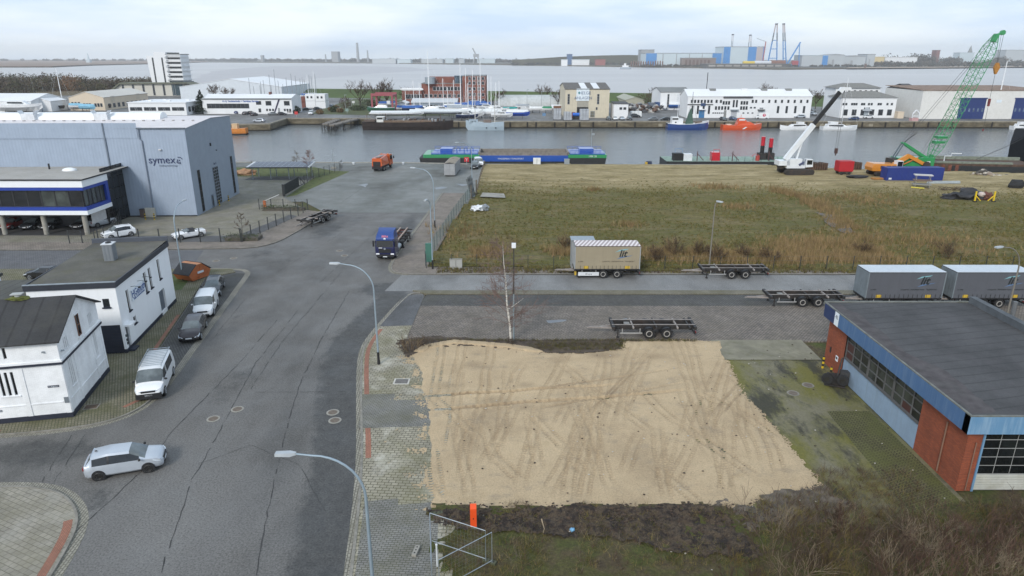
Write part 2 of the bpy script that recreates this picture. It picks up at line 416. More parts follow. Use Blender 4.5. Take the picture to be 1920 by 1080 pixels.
def grid_mesh(name,poly,step,mat,zfun,attr=None,afun=None,wob=0.0,drop=None,kind='structure',smooth=True):
 poly=[(p[0],p[1])for p in poly]
 P_=np.array(poly);x0,y0=P_.min(0)-step;x1,y1=P_.max(0)+step
 nx,ny=int((x1-x0)/step)+2,int((y1-y0)/step)+2
 gx=x0+np.arange(nx)*step;gy=y0+np.arange(ny)*step
 cx,cy=np.meshgrid(gx[:-1]+step/2,gy[:-1]+step/2,indexing='ij')
 if wob:
  nz=np.array([mnoise.noise(Vector((a*.9,b*.9,2)))*.7+mnoise.noise(Vector((a*3.1,b*3.1,5)))*.35 for a,b in zip(cx.ravel(),cy.ravel())]).reshape(cx.shape)
  qx,qy=cx+nz*wob,cy+nz*wob*.8
 else:qx,qy=cx,cy
 ins=np.zeros(cx.shape,bool);n=len(poly)
 for i in range(n):
  (ax,ay),(bx,by)=poly[i],poly[i-1]
  c=(ay>qy)!=(by>qy)
  with np.errstate(divide='ignore',invalid='ignore'):ins^=c&(qx<(bx-ax)*(qy-ay)/((by-ay)if by!=ay else 1e-9)+ax)
 if drop is not None:ins&=~drop(cx,cy)
 I,J=np.nonzero(ins);vid=-np.ones((nx,ny),int)
 for di,dj in((0,0),(1,0),(1,1),(0,1)):vid[I+di,J+dj]=0
 vi,vj=np.nonzero(vid==0);vid[vi,vj]=np.arange(len(vi));X_,Yv=gx[vi],gy[vj]
 zv=zfun(X_,Yv);f=np.stack([vid[I,J],vid[I+1,J],vid[I+1,J+1],vid[I,J+1]],1)
 me=D.meshes.new(name);me.from_pydata(np.stack([X_,Yv,zv],1).tolist(),[],f.tolist());me.materials.append(mat)
 if smooth:me.polygons.foreach_set('use_smooth',[True]*len(me.polygons))
 if attr:
  at=me.attributes.new(attr,'FLOAT','POINT');at.data.foreach_set('value',np.asarray(afun(X_,Yv),dtype=np.float32))
 me.update();o=link(name,me);o['kind']=kind;return o
def _nz(x,y,f,s):return np.array([mnoise.noise(Vector((a*f,b*f,s)))for a,b in zip(x,y)])
def np_seg(x,y,a,b):
 vx,vy=b[0]-a[0],b[1]-a[1];L2=vx*vx+vy*vy+1e-9;t=np.clip(((x-a[0])*vx+(y-a[1])*vy)/L2,0,1)
 return np.hypot(x-a[0]-t*vx,y-a[1]-t*vy),t
def road_wear(x,y):
 w=np.zeros(len(x));dk=[(-8.5,20),(-9.3,27),(-10.6,36),(-12.6,45),(-14.2,52),(-14.6,58),(-13.4,64),(-12.6,69)]
 for a,b in zip(dk[:-1],dk[1:]):
  d,t=np_seg(x,y,a,b);w=np.maximum(w,.95*np.clip(1.25-d/2.3,0,1))
 for(cx,cy,rx,ry,q)in((-14.2,71.5,3.5,3.0,.85),(-31,38.6,5.5,2.2,.75),(-16.0,100,1.8,13,.7),(-27.5,100,3.0,8,.7),(-22,49,2.2,6,.42),(-27,61,1.5,6,.4),(-30,82,6,2.5,.4),(-24.2,33.5,2.6,2.5,.45),(-18,60,1.2,12,.3),(-33,86,3,4,.45)):
  w=np.maximum(w,q*np.clip(1.3-np.hypot((x-cx)/rx,(y-cy)/ry),0,1))
 return w
grid_mesh('main_road',[(-140,0),(-140,112),(-30,112),(-12,112),(-9.5,60),(-5.5,0)],0.8,A_MAIN,lambda x,y:0*x,'wear',road_wear,smooth=False)
sheet('side_road',[(-14,70.9),(140,70.9),(140,76.9),(-13.0,76.9)],0.004,A_SIDE)
sheet('quay_apron',[(-68.5,168.6),(-26,167.7),(-7,165.1),(-6.8,120),(-12,111),(-31,111),(-37,120),(-68.5,120)],0.005,A_QUAY)
struct(slab('quay_edge',offs(QUAY[1:6],0.02)+offs(QUAY[1:6],-0.7)[::-1],-0.05,0.12,CONC))
mb=MB();rnd=random.Random(3)
for q,wd in(([(655,545),(600,640),(560,725),(530,830),(500,970),(480,1080)],.07),([(560,580),(480,680),(400,830),(360,900),(300,1075)],.06),([(640,510),(530,640),(470,730)],.05),
([(520,600),(440,690),(330,800),(270,880),(140,1000)],.06),([(345,520),(480,520)],.04),([(460,560),(395,640)],.045),([(100,905),(160,815)],.05),([(78,905),(135,815)],.05),
([(715,425),(600,530)],.05),([(660,425),(520,510)],.05),([(610,398),(800,401)],.06),([(480,735),(650,735)],.035),([(370,870),(470,835),(560,870),(610,960)],.03),([(640,380),(690,345),(830,362)],.08)):
 pts=[P(*a)for a in q];path=[]
 for a,b in zip(pts[:-1],pts[1:]):
  k=max(2,int((b-a).length/0.6))
  path+=[a.lerp(b,i/k)for i in range(k)]
 path.append(pts[-1])
 path=[(p.x+rnd.uniform(-.06,.06),p.y+rnd.uniform(-.06,.06))for p in path]
 for i in range(len(path)-1):
  if rnd.random()<0.1:continue
  ww=wd*rnd.uniform(0.12,.6);ribbon(path[i:i+2],-ww,ww,0.013,mb)
struct(mb.build('road_cracks',TAR))
kr=smooth_path([(-6.2,10),(-8.3,27.4),(-9.7,36.7),(-11.5,44.9),(-13.0,52.0),(-13.5,55.7),(-13.1,60.1),(-11.9,68.0),(-11.2,70.3),(-9.5,70.85),(-6,70.9)],2)
kr_in=offs(kr,-0.45)
slab('footway',[p for p in kr_in if p[1]<69.4]+[(-9.4,69.4),(-9.6,57.3),(-6,57.0),(-5.4,56.5),(-4.5,45),(-3.0,30),(-2.6,10)],-0.1,0.085,PV_R)
mb=MB();ribbon(kr,0.0,-0.30,0.011,mb);struct(mb.build('gutter',GUT))
mb=MB();ribbon(kr,-0.30,-0.46,-0.05,mb,ztop=0.11);struct(mb.build('kerb',KERB))
i0=[p for p in kr if 36<p[1]<61]
mb=MB();ribbon(i0,-0.62,-0.98,0.091,mb);struct(mb.build('red_paver_strip',RED))
sheet('grey_paver_area',[(-7.6,10),(-7.7,27),(-8.5,33.3),(-6.6,33.6),(-6.5,33.0),(-4.2,33.3),(-3.2,20),(-3,10)],0.0925,PV_RG)
sheet('grey_paver_area',[(-10.6,41.5),(-11.3,46.5),(-8.9,46.6),(-8.8,45.6),(-6,45.6),(-5.5,41.8)],0.0925,PV_RG)
sheet('driveway',[(-12.75,60.3),(-11.5,69.35),(-9.42,69.35),(-9.45,66.2),(-9.55,60.6)],0.0925,m_asphalt('asphalt_drive',(0.10,0.10,0.102),(0.07,0.07,0.07),(0.13,0.13,0.13),.3,.2,9))
slab('lorry_park',[(-9.9,57.2),(-9.7,66.1),(60,66.1),(60,56.8),(26.2,56.8)],-0.1,0.05,COB)
slab('parking_lane',[(-9.9,66.1),(-9.2,69.62),(140,69.62),(140,57),(60,57),(60,66.1)],-0.1,0.046,COB_D)
slab('stone_verge',[(-10.9,70.88),(-9.2,69.66),(140,69.66),(140,70.88)],-0.1,0.13,m_pavers('verge_stone',(0.2,0.185,0.14),(0.165,0.15,0.115),(0.1,0.09,0.06),0.3,0.2,0,(0.10,0.09,0.04),0.6,0.02))
mb=MB();ribbon([(-9.2,69.5),(140,69.5)],-0.08,0.14,0.052,mb);struct(mb.build('kerb_shadow_strip',TAR))  # dark strip paints the drop shadow of the kerb onto the lane
slab('mossy_yard',[(17,54.6),(26.2,54.6),(26.2,20),(10,20),(10,54.6)],-0.1,0.03,MOSS)
sheet('concrete_strip',[(18.0,57.1),(26.2,57.1),(26.2,52.8),(17.6,52.8)],0.0745,M('mossy_concrete',(0.20,0.185,0.135),0.85,var=0.25,scale=.6,dirt=(0.10,0.10,0.045),dirt_amt=0.7,bump=.2))
grid_mesh('grey_soil',PL([(1300,955),(1400,925),(1520,905),(1600,935),(1560,985),(1440,1000),(1380,985)]),.12,M('grey_soil_dust',(.13,.108,.085),.95,var=.4,scale=1.5,dirt=(.045,.036,.026),dirt_amt=.9,bump=.8),lambda x,y:.07+.09*_nz(x,y,1.1,3)+.05*_nz(x,y,3,3),wob=1.6)
sheet('yard_paving',[(22.8,44),(25.9,44),(25.9,31),(22.4,31)],0.035,m_pavers('pavers_moss',(0.13,0.12,0.05),(0.10,0.092,0.034),(0.02,0.02,0.01),0.3,0.2,R(35),(0.09,0.095,0.02),0.8,0.03))
SANDP=PL([(758,668),(790,648),(850,637),(955,645),(1000,652),(1030,662),(1110,660),(1165,652),(1168,640),(1260,637),(1352,640),(1362,665),(1400,740),(1480,830),(1545,912),(1500,926),(1440,934),(1395,956),(1335,963),(1262,957),(1180,968),(1080,961),(1010,972),(960,973),(870,970),(800,967),(788,905),(797,800),(785,740),(780,690)])
def inside(x,y,poly):
 r=False;j=len(poly)-1
 for i in range(len(poly)):
  xi,yi,xj,yj=poly[i][0],poly[i][1],poly[j][0],poly[j][1]
  if(yi>y)!=(yj>y)and x<(xj-xi)*(y-yi)/(yj-yi)+xi:r=not r
  j=i
 return r
def edge_dist(x,y,poly):
 d=1e9
 for i in range(len(poly)):
  a,b=poly[i],poly[(i+1)%len(poly)]
  vx,vy=b[0]-a[0],b[1]-a[1];t=max(0,min(1,((x-a[0])*vx+(y-a[1])*vy)/(vx*vx+vy*vy+1e-9)))
  d=min(d,math.hypot(x-a[0]-t*vx,y-a[1]-t*vy))
 return d
def field_mesh(name,poly,step,zfun,mat,kind='structure',wob=0.5):
 xs=[p[0]for p in poly];ys=[p[1]for p in poly];nx=int((max(xs)-min(xs))/step)+3;ny=int((max(ys)-min(ys))/step)+3
 x0,y0=min(xs)-step,min(ys)-step;idx={};vs=[];fs=[]
 def vert(i,j):
  if(i,j)not in idx:
   x,y=x0+i*step,y0+j*step
   idx[(i,j)]=len(vs);vs.append((x,y,zfun(x,y)))
  return idx[(i,j)]
 for i in range(nx):
  for j in range(ny):
   cx,cy=x0+(i+.5)*step,y0+(j+.5)*step
   n=mnoise.noise(Vector((cx*1.3,cy*1.3,2)))*wob
   if inside(cx+n,cy+n*0.7,poly):fs.append((vert(i,j),vert(i+1,j),vert(i+1,j+1),vert(i,j+1)))
 me=D.meshes.new(name);me.from_pydata(vs,[],fs);me.materials.append(mat)
 me.polygons.foreach_set('use_smooth',[True]*len(me.polygons));me.update()
 o=link(name,me);o['kind']=kind;return o
RUTS=[(P(*a),P(*b),w,d,tr)for a,b,w,d,tr in[((796,745),(1180,722),.2,.2,0),((796,772),(1310,733),.2,.2,0),((985,735),(1290,690),.13,.06,0),((1000,770),(1310,715),.13,.06,0),((1110,775),(1250,640),.09,.05,0),((1090,790),(1235,640),.09,.04,0),
((1080,950),(1115,800),.14,.08,1),((1098,948),(1135,800),.12,.06,1),((1262,950),(1235,790),.14,.08,1),((1245,945),(1218,800),.12,.06,1),((1335,775),(1412,690),.12,.05,0),((1350,780),(1425,700),.1,.05,0)]]
_r=random.Random(77)
for i in range(60):
 fam=i%4;x0=_r.uniform(795,1470);y0=_r.uniform(760,950);ln=_r.uniform(80,230)
 dx=(-.25,.12,.38,-.55)[fam]*ln+_r.uniform(-14,14)+(x0-1100)*-.06
 a_=P(x0,y0);b_=P(x0+dx,y0-ln*(.9 if fam<3 else .5));off=(b_-a_).normalized();off=Vector((off.y,-off.x,0))*.62
 RUTS+=[(a_,b_,.11,.055,1),(a_+off,b_+off,.11,.055,1)]
_SP=[(p[0],p[1])for p in SANDP]
def _edge(x,y):
 d=np.full(len(x),1e9)
 for i in range(len(_SP)):d=np.minimum(d,np_seg(x,y,_SP[i],_SP[i-1])[0])
 return d
_cache={}
def zsand(x,y):
 z=0.12+.035*_nz(x,y,.35,0)+.02*_nz(x,y,1.4,4);damp=np.zeros(len(x));nb=_nz(x,y,.35,7)
 for a,b,w,d,tr in RUTS:
  vx,vy=b.x-a.x,b.y-a.y;L_=math.hypot(vx,vy);t=((x-a.x)*vx+(y-a.y)*vy)/(L_*L_)
  s=np.abs(((x-a.x)*vy-(y-a.y)*vx)/L_+.16*nb);m=(t>0)&(t<1);fade=np.clip(np.minimum(t,1-t)*6,0,1)*(1-.5*t)
  if tr:
   al=np.sin(t*L_*2*math.pi/.27);inn=m&(s<w)
   z=z-np.where(inn,d*fade*(.6+.6*al),0);damp=np.maximum(damp,np.where(inn,fade*(.26+.42*al),0));damp=np.maximum(damp,np.where(m&(np.abs(s-w)<.04),.45*fade,0))
  else:
   inn=m&(s<w*3);z=z+np.where(inn,d*np.where(s<w,-1.0,.5)*(1-s/(w*3))*fade,0);damp=np.maximum(damp,np.where(m&(s<w*1.1),.85*fade*(1.2-t),0))
 e=_edge(x,y);z=z-np.clip(.7-e,0,1)*.10+np.where((e>.3)&(e<1.1)&(y>54.3)&(x<3),.12,0)
 for(cx,cy,r_)in((-1.5,45.5,1.3),(1.2,44.4,1.1),(1.0,48.0,.9),(3.6,44.8,1.0),(-3,51.5,1.2),(8,53.8,1.6),(12,53.5,1.2),(4,52.6,1.0),(-5,47.8,1.4)):
  damp=np.maximum(damp,.75*np.clip(1.2-np.hypot(x-cx,(y-cy)*1.5)/r_,0,1)*(.6+.8*np.abs(nb)))
 damp=np.maximum(damp,.5*np.clip(.5-e,0,.5)*2*(.5+nb));_cache['d']=np.clip(damp,0,1);return z
_rr=np.random.RandomState(4)
def _drop(cx,cy):
 e=_edge(cx.ravel(),cy.ravel()).reshape(cx.shape);return _rr.rand(*cx.shape)<np.clip(.55-e*1.6,0,.55)
grid_mesh('sand',SANDP,0.085,SAND,zsand,'damp',lambda x,y:_cache['d'],wob=.55,drop=_drop)
_q=PL([(720,640),(800,650),(800,700),(800,960),(740,955),(715,800)])
grid_mesh('sand_spill',_q,.07,SAND,lambda x,y:.098+0*x,'damp',lambda x,y:.1+0*x,drop=lambda cx,cy:np.array([mnoise.noise(Vector((a*1.1,b*1.1,6)))+.9*mnoise.noise(Vector((a*6,b*6,2)))for a,b in zip(cx.ravel(),cy.ravel())]).reshape(cx.shape)<.95-.75*np.clip(1-_edge(cx.ravel(),cy.ravel()).reshape(cx.shape)/1.5,0,1))
def zrough(x,y):
 return 0.10+0.10*mnoise.noise(Vector((x*.6,y*.6,1)))+0.05*mnoise.noise(Vector((x*2,y*2,5)))+(0.16*max(0,1-abs(y-(32.6-0.02*x))/0.8))
field_mesh('rough_grass_ground',[(-4.8,32.9),(0,32.6),(6,32.9),(11,33.2),(14,31.5),(19,31.0),(27,33.5),(45,33.5),(45,18),(-3,18),(-3.4,27)],0.25,zrough,ROUGH)
field_mesh('weedy_soil_strip',PL([(745,640),(800,632),(960,640),(1160,638),(1165,656),(1100,664),(1010,662),(900,650),(800,652),(760,676)]),0.2,lambda x,y:0.12+0.06*mnoise.noise(Vector((x*1.5,y*1.5,3))),SOIL)
kl=smooth_path([(-60,39.3),(-40,39.6),(-34.5,40.3),(-31.6,40.8),(-28.8,41.7),(-27.3,43.0),(-26.55,45.1),(-26.9,48.6)],2)
slab('island_footway',[(-60,39.7)]+offs(kl,0.45)[1:]+[(-27.6,48.6),(-29.6,50.5),(-31.2,55.7),(-35.6,75.5),(-33.0,77.8),(-33.9,79.0),(-62,79.0),(-62,39.7)],-0.1,0.085,PV_L)
mb=MB();ribbon(kl,0.0,0.32,0.011,mb);struct(mb.build('gutter',GUT))
mb=MB();ribbon(kl,0.32,0.46,-0.05,mb,ztop=0.11);struct(mb.build('kerb',KERB))
mb=MB();ribbon([(-28.2,44.4),(-27.5,45.8),(-27.6,48.0)],0.06,0.4,0.091,mb);ribbon([(-29.9,50.9),(-31.2,55.7),(-32.9,63.5)],0.1,0.42,0.091,mb);ribbon([(-52,40.2),(-35,40.65)],0.3,0.62,0.091,mb);struct(mb.build('red_paver_strip',RED))
sheet('parking_bays',[(-26.9,48.6),(-31.0,77.2),(-33.2,77.6),(-35.5,75.5),(-31.1,55.7),(-29.5,50.5),(-27.6,48.6)],0.012,COB_D)
mb=MB();ribbon(smooth_path([(-26.7,48.2),(-30.7,75.5),(-31.2,78.2),(-33.0,79.5),(-40,79.6)],2),-0.0,0.62,0.018,mb);struct(mb.build('gutter',m_pavers('gutter_grey',(0.30,0.275,0.225),(0.25,0.23,0.19),(0.12,0.11,0.09),0.28,0.16,R(80),(0.12,0.11,0.08),0.4,0.02)))
sheet('lawn',[(-40.0,77.2),(-40.2,69.0),(-36.4,71.2),(-37.6,76.8)],0.092,M('lawn_green',(0.06,0.085,0.018),0.9,var=0.45,scale=2.5,bump=0.8))
kb=smooth_path([(-50,34.6),(-33,35.2),(-28.9,35.4),(-26.4,34.8),(-24.4,33.2),(-23.2,31.4),(-22.4,28.4),(-21.6,24),(-20,10)],2)
slab('corner_footway',offs(kb,-0.6)+[(-50,10)],-0.1,0.085,m_pavers('pavers_worn',(0.30,0.275,0.225),(0.245,0.225,0.185),(0.12,0.11,0.08),0.4,0.3,R(25),(0.17,0.155,0.10),0.6,0.02,(0.38,0.36,0.31)))
mb=MB();ribbon(kb,0.0,-0.5,0.011,mb);struct(mb.build('gutter',GUT))
mb=MB();ribbon(kb,-0.5,-0.64,-0.05,mb,ztop=0.11);struct(mb.build('kerb',KERB))
mb=MB();ribbon([p for p in kb if p[1]<32.2],-0.75,-1.2,0.091,mb);struct(mb.build('red_paver_strip',RED))
sheet('left_street',[(-140,79.2),(-62,79.2),(-39,79.3),(-41,87.6),(-140,87.2)],0.006,COB_S)
kn=smooth_path([(-140,87.3),(-68,87.5),(-40,88.2),(-35,88.6),(-33.0,90.5),(-31.9,94.3),(-30.3,110.5)],1)
slab('works_footway',kn+[(-34.3,112.6),(-34.6,108),(-37.5,91.8),(-140,91.2)],-0.1,0.085,PV_B)
mb=MB();ribbon(kn,0.0,0.14,-0.05,mb,ztop=0.11);struct(mb.build('kerb',KERB))
slab('works_yard',[(-140,91.2),(-37.5,91.8),(-34.6,108),(-34.3,112.6),(-42,124),(-42.3,147),(-140,147)],-0.1,0.04,PV_Y)
sheet('car_park',[(-57,91.4),(-37.6,91.9),(-34.7,108),(-36.2,109.5),(-39.6,95.4),(-57,95.2)],0.046,PV_D)
sheet('car_park',[(-56,142.6),(-42.5,142.6),(-42.5,147),(-56,147)],0.046,PV_D)
sheet('works_grass',[(-140,147),(-42.3,147),(-41.6,124),(-40.2,126),(-36.5,154),(-40.5,155),(-46,160.2),(-70,160.2),(-70,168),(-140,168)],0.012,M('mown_grass',(0.075,0.095,0.024),0.95,var=0.5,scale=1.2,dirt=(0.15,0.12,0.05),dirt_amt=0.7,bump=0.8))
kf=smooth_path([(40,76.85),(5,76.85),(-11.0,76.85),(-13.0,77.0),(-14.6,78.0),(-15.1,82.5),(-13.8,108.5),(-13.1,128)],2)
slab('brown_footway',kf+[(-8.6,128),(-8.2,118),(-10.4,80.3),(40,78.3)],-0.1,0.06,PV_B)
slab('verge',[(39.9,76.85),(140,76.85),(140,78.3),(39.9,78.3)],-0.1,0.083,M('verge_soil',(0.13,0.11,0.06),0.95,var=0.4,scale=1.5,dirt=(0.06,0.065,0.025),dirt_amt=0.8,bump=0.6))
mb=MB();ribbon(kf,0.0,-0.14,-0.05,mb,ztop=0.11);ribbon([(140,76.85),(40,76.85)],0.0,-0.14,-0.05,mb,ztop=0.11);struct(mb.build('kerb',KERB))
mb=MB();ribbon(kf[12:],0.32,0.0,0.012,mb);struct(mb.build('gutter',GUT))
def zfield(x,y):
 b=0.10+0.16*mnoise.noise(Vector((x*.12,y*.12,0)))+0.10*mnoise.noise(Vector((x*.5,y*.5,3)))
 return b+0.05
FIELDP=[(-10.3,80.2),(15,78.4),(140,78.2),(200,78),(200,136),(111,151.2),(86,156),(76,157.2),(67,160),(61,163.6),(17.9,163.8),(-6.4,164.4),(-7.0,124),(-8.4,116)]
field_mesh('grass_field',FIELDP,0.9,zfield,FIELD,wob=0.3)
sheet('concrete_slab',PL([(900,372),(948,374),(945,366),(905,364)],0),0.32,CONC)
sheet('marsh_ditch',jag(PL([(1530,400),(1560,405),(1602,438),(1598,446),(1560,430)]),1.0,0.5,3),0.24,M('ditch_mud',(0.11,0.095,0.085),0.5,var=0.4,scale=0.8,dirt=(0.09,0.075,0.045),dirt_amt=0.8))
PUD=M('puddle',(0.15,0.16,0.17),0.3,var=0.1,spec=0.6)
for q in([(670,347),(690,344),(686,351)],[(815,352),(830,350),(838,353),(818,355)],[(852,345),(880,346),(866,349)],[(1025,601),(1064,600),(1058,605),(1032,606)],[(1162,599),(1180,598),(1174,602)],[(1272,599),(1286,598),(1282,602)]):
 sheet('puddle',smooth_path(jag(PL(q),0.8,0.3,q[0][0]),2),0.0555 if q[0][1]>560 else 0.011,PUD)
IRON=M('cast_iron',(0.16,0.125,0.095),0.6,0.3,var=0.3,scale=4)
for px,py,z,lb in((445,767,.014,'round iron manhole cover in the road level with the white van'),(400,785,.014,'rusty manhole cover in the main road left of the long crack'),(624,773,.014,'manhole cover in the damp lane, upper of the pair by the kerb'),(628,788,.014,'manhole cover in the damp lane, lower of the pair by the kerb'),
(637,470,.014,'small manhole cover in the road left of the blue lorry'),(646,479,.014,'small manhole cover in the road beside the blue lorry cab'),(438,484,.014,'manhole cover in the left street, farther of the two near the orange skip'),(405,489,.014,'manhole cover in the left street, nearer of the two by the orange skip'),
(1515,722,.04,'small round cover in the mossy yard by the workshop'),(1487,737,.04,'larger round cover in the mossy yard beside the sand edge')):
 p=P(px,py,z);t=thing('manhole_cover',lb,'manhole',p,0,'manhole covers')
 mb=MB();mb.cyl((0,0,-.02),(0,0,.004),.46,n=20);mb.build('frame',CONC if px<700 else KERB,t)
 mb=MB();mb.cyl((0,0,-.02),(0,0,.012),.33,n=20);mb.build('lid',IRON,t)
p=P(753,715,0.09);t=thing('drain_cover','square dark cover with a pale rim in the pavers beside the sand','drain cover',p)
mb=MB();mb.box(-.62,-.5,-.05,.62,.5,.008);mb.build('frame',M('pale_concrete',(0.5,0.48,0.43),0.8),t)
mb=MB();mb.box(-.5,-.39,-.05,.5,.39,.016);mb.build('lid',M('drain_slate',(0.14,0.13,0.12),0.7,var=0.3,scale=5),t)
p=P(1640,910,0.04);t=thing('drain_cover','mossy square concrete cover in the yard near the workshop corner','drain cover',p,R(6))
mb=MB();mb.box(-.95,-.5,-.05,.95,.5,.03);mb.build('frame',MOSS,t)
mb=MB();mb.box(-.45,-.25,-.05,.45,.25,.045);mb.build('lid',M('moss_lid',(0.11,0.09,0.035),0.9,var=0.4,scale=5),t)
p=P(685/4,540+890/4,0.09);t=thing('drain_cover','rusty grating in the footway by the old white house','drain cover',p,R(12))
mb=MB();mb.box(-.5,-.38,-.05,.5,.38,.01);mb.build('frame',KERB,t);mb=MB();mb.box(-.42,-.3,-.05,.42,.3,.02);mb.build('lid',M('rust_plate',(0.09,0.06,0.04),0.8,var=0.4,scale=4),t)
# ================================================================ WATER AND FAR LAND
WZ=-2.7
def m_water():
 t=NT('water').set(0.12,0,0.5)
 t.b.inputs['IOR'].default_value=1.33
 k=t.ramp(t.noise(0.008,5,0.5,t.vec((1,2.5,1))),[(0.35,(0.135,0.15,0.155)),(0.65,(0.165,0.18,0.185))])
 t.col(k)
 a=t.noise(0.35,6,0.65,t.vec((0.55,1.0,1)),0.4);b=t.noise(2.0,4,0.7,t.vec((0.6,1.0,1)))
 t.bump(t.math('ADD',t.math('MULTIPLY',a,1.0),t.math('MULTIPLY',b,0.55)),0.7,0.24);return t.m
def m_river():
 t=NT('river_water').set(0.3,0,0.45)
 t.b.inputs['IOR'].default_value=1.33
 t.col(t.ramp(t.noise(0.003,5,0.55,t.vec((0.3,1.6,1))),[(0.35,(0.37,0.345,0.325)),(0.65,(0.45,0.425,0.405))]))
 t.bump(t.noise(0.22,6,0.7,t.vec((0.4,1.0,1))),0.4,0.4);return t.m
sheet('harbour_water',[(-420,100),(600,100),(600,300),(-420,300)],WZ,m_water())
RIV=m_river()
sheet('river',[(-9000,300),(9000,300),(9000,9000),(-9000,9000)],WZ-0.02,RIV)
mud=M('tidal_mud',(0.34,0.31,0.30),0.35,var=0.1,scale=0.02)
sheet('mudflat',jag([tuple(p)for p in PL([(352,158),(372,143),(395,134),(450,128),(520,124),(640,123),(760,126),(820,131),(700,138),(560,150),(500,165),(350,172)],WZ)],30,6,4),WZ+0.02,mud)
FARQ=[(-420,258),(-112,262),(P(430,231).x,268),(P(512,230.5).x,271),(P(532,223.5).x,296),(P(690,224).x,296),(P(700,228).x,281.5),(420,281)]
FASPH=m_asphalt('asphalt_far',(0.16,0.155,0.15),(0.10,0.095,0.09),(0.20,0.2,0.195),0.06,0.3,5)
slab('far_land',FARQ+[(420,330),(300,352),(-165,494),(-190,520),(-250,575),(-340,640),(-620,780),(-900,700),(-900,258)],-7,0.0,FASPH)
def m_quaywall():
 t=NT('quay_wall_stone').set(0.9)
 k=t.ramp(t.noise(0.35,7,0.7,t.vec((1,1,2))),[(0.3,(0.05,0.042,0.03)),(0.5,(0.12,0.10,0.065)),(0.7,(0.20,0.17,0.115))])
 sx=t.n('ShaderNodeSeparateXYZ');t.l(t.tc.outputs['Object'],sx.inputs[0])
 k=t.mix(t.ramp(t.math('ADD',sx.outputs['Z'],3.0),[(0.6,1.0),(1.0,0.0)]),k,(0.018,0.016,0.012))
 t.col(k);t.bump(t.noise(1.5,5),0.5,0.1);return t.m
QW=m_quaywall()
mb=MB();a=[Vector(p)for p in FARQ]
for p,q in zip(a[:-1],a[1:]):
 d=(q-p).normalized();nrm=Vector((d.y,-d.x))
 mb.add([(p.x+nrm.x*.05,p.y+nrm.y*.05,-6),(q.x+nrm.x*.05,q.y+nrm.y*.05,-6),(q.x+nrm.x*.05,q.y+nrm.y*.05,-.3),(p.x+nrm.x*.05,p.y+nrm.y*.05,-.3)],[(0,1,2,3)])
w_=mb.build('quay_wall',QW);tag(w_,'long dark stone quay wall across the far side of the harbour','quay wall')
mb=MB()
for p,q in zip(a[:-1],a[1:]):
 ribbon([tuple(p),tuple(q)],-0.12,0.9,-0.3,mb,ztop=0.12)
mb.build('coping',M('coping_stone',(0.24,0.215,0.17),0.85,var=0.3,scale=0.5),w_)
rnd=random.Random(8);mb=MB();mb2=MB()
for i in range(64):
 x=-38+i*5.4+rnd.uniform(-1.2,1.2);y=281.5-.12
 if rnd.random()<0.55:mb.box(x-.28,y-.35,-3.2,x+.28,y,-.25)
 elif rnd.random()<0.4:mb2.box(x-.8,y-.15,-2.0,x+.8,y,-0.9)
mb.build('fender_piles',M('fender_timber',(0.02,0.018,0.016),0.9),w_);mb2.build('patched_stone',M('patch_stone',(0.27,0.24,0.18),0.9,var=0.3,scale=0.8),w_)
GRN=M('dyke_grass',(0.06,0.095,0.022),0.95,var=0.3,scale=0.05,dirt=(0.10,0.095,0.035),dirt_amt=0.6,bump=0.3)
mb=MB()
ds=[(-175,500),(-100,474),(0,443),(150,398),(300,354),(420,318)]
prof=[(-26,0.004),(-8,3.2),(-2,4.3),(2,4.3),(22,-3.2)]
rings=[]
for k,(x,y)in enumerate(ds):
 a_,b_=Vector(ds[max(0,k-1)]),Vector(ds[min(len(ds)-1,k+1)]);d=(b_-a_).normalized();nrm=Vector((-d.y,d.x))
 rings.append([(x+nrm.x*o,y+nrm.y*o,z if k else z*0.9+0.0)for o,z in prof])
mb.loft(rings,close=False);o=struct(mb.build('dyke',GRN))
if o.data.polygons[1].normal.z<0:o.data.flip_normals()
sheet('far_lawn',[(-100,440),(-92,320),(-50,308),(-22,312),(-20,415)],0.03,M('far_lawn_grass',(0.07,0.085,0.03),0.95,var=0.4,scale=0.1,dirt=(0.10,0.085,0.05),dirt_amt=0.6))
sheet('far_verge',[(P(540,222).x,298),(P(610,222).x,298),(P(610,224).x,296.2),(P(540,224).x,296.2)],0.02,GRN)
shore=[tuple(P(x,y,WZ))for x,y in[(-500,128),(-100,127),(100,126.5),(176,123),(280,120.5),(390,117),(480,117.5),(700,119),(850,121),(1000,123),(1180,126),(1330,128),(1460,131),(1600,129.5),(1750,129),(1920,126.5),(2500,124)]]
back=[(p[0]*3.2,max(p[1]*3.0,8000)if i>4 else 9000,0)for i,p in enumerate(shore)]
FL=M('far_bank',(0.10,0.085,0.06),0.95,var=0.3,scale=0.004,dirt=(0.075,0.075,0.04),dirt_amt=0.5)
slab('far_bank',[p[:2]for p in shore]+[p[:2]for p in back[::-1]],-6,0.3,FL)
slab('marsh',[p[:2]for p in shore[:6]]+[(P(390,114.5).x,P(390,114.5).y),(P(200,113.5).x,P(200,113.5).y),(P(-500,114).x,P(-500,114).y)],-6,1.2,M('reed_marsh',(0.20,0.135,0.095),0.95,var=0.25,scale=0.01))
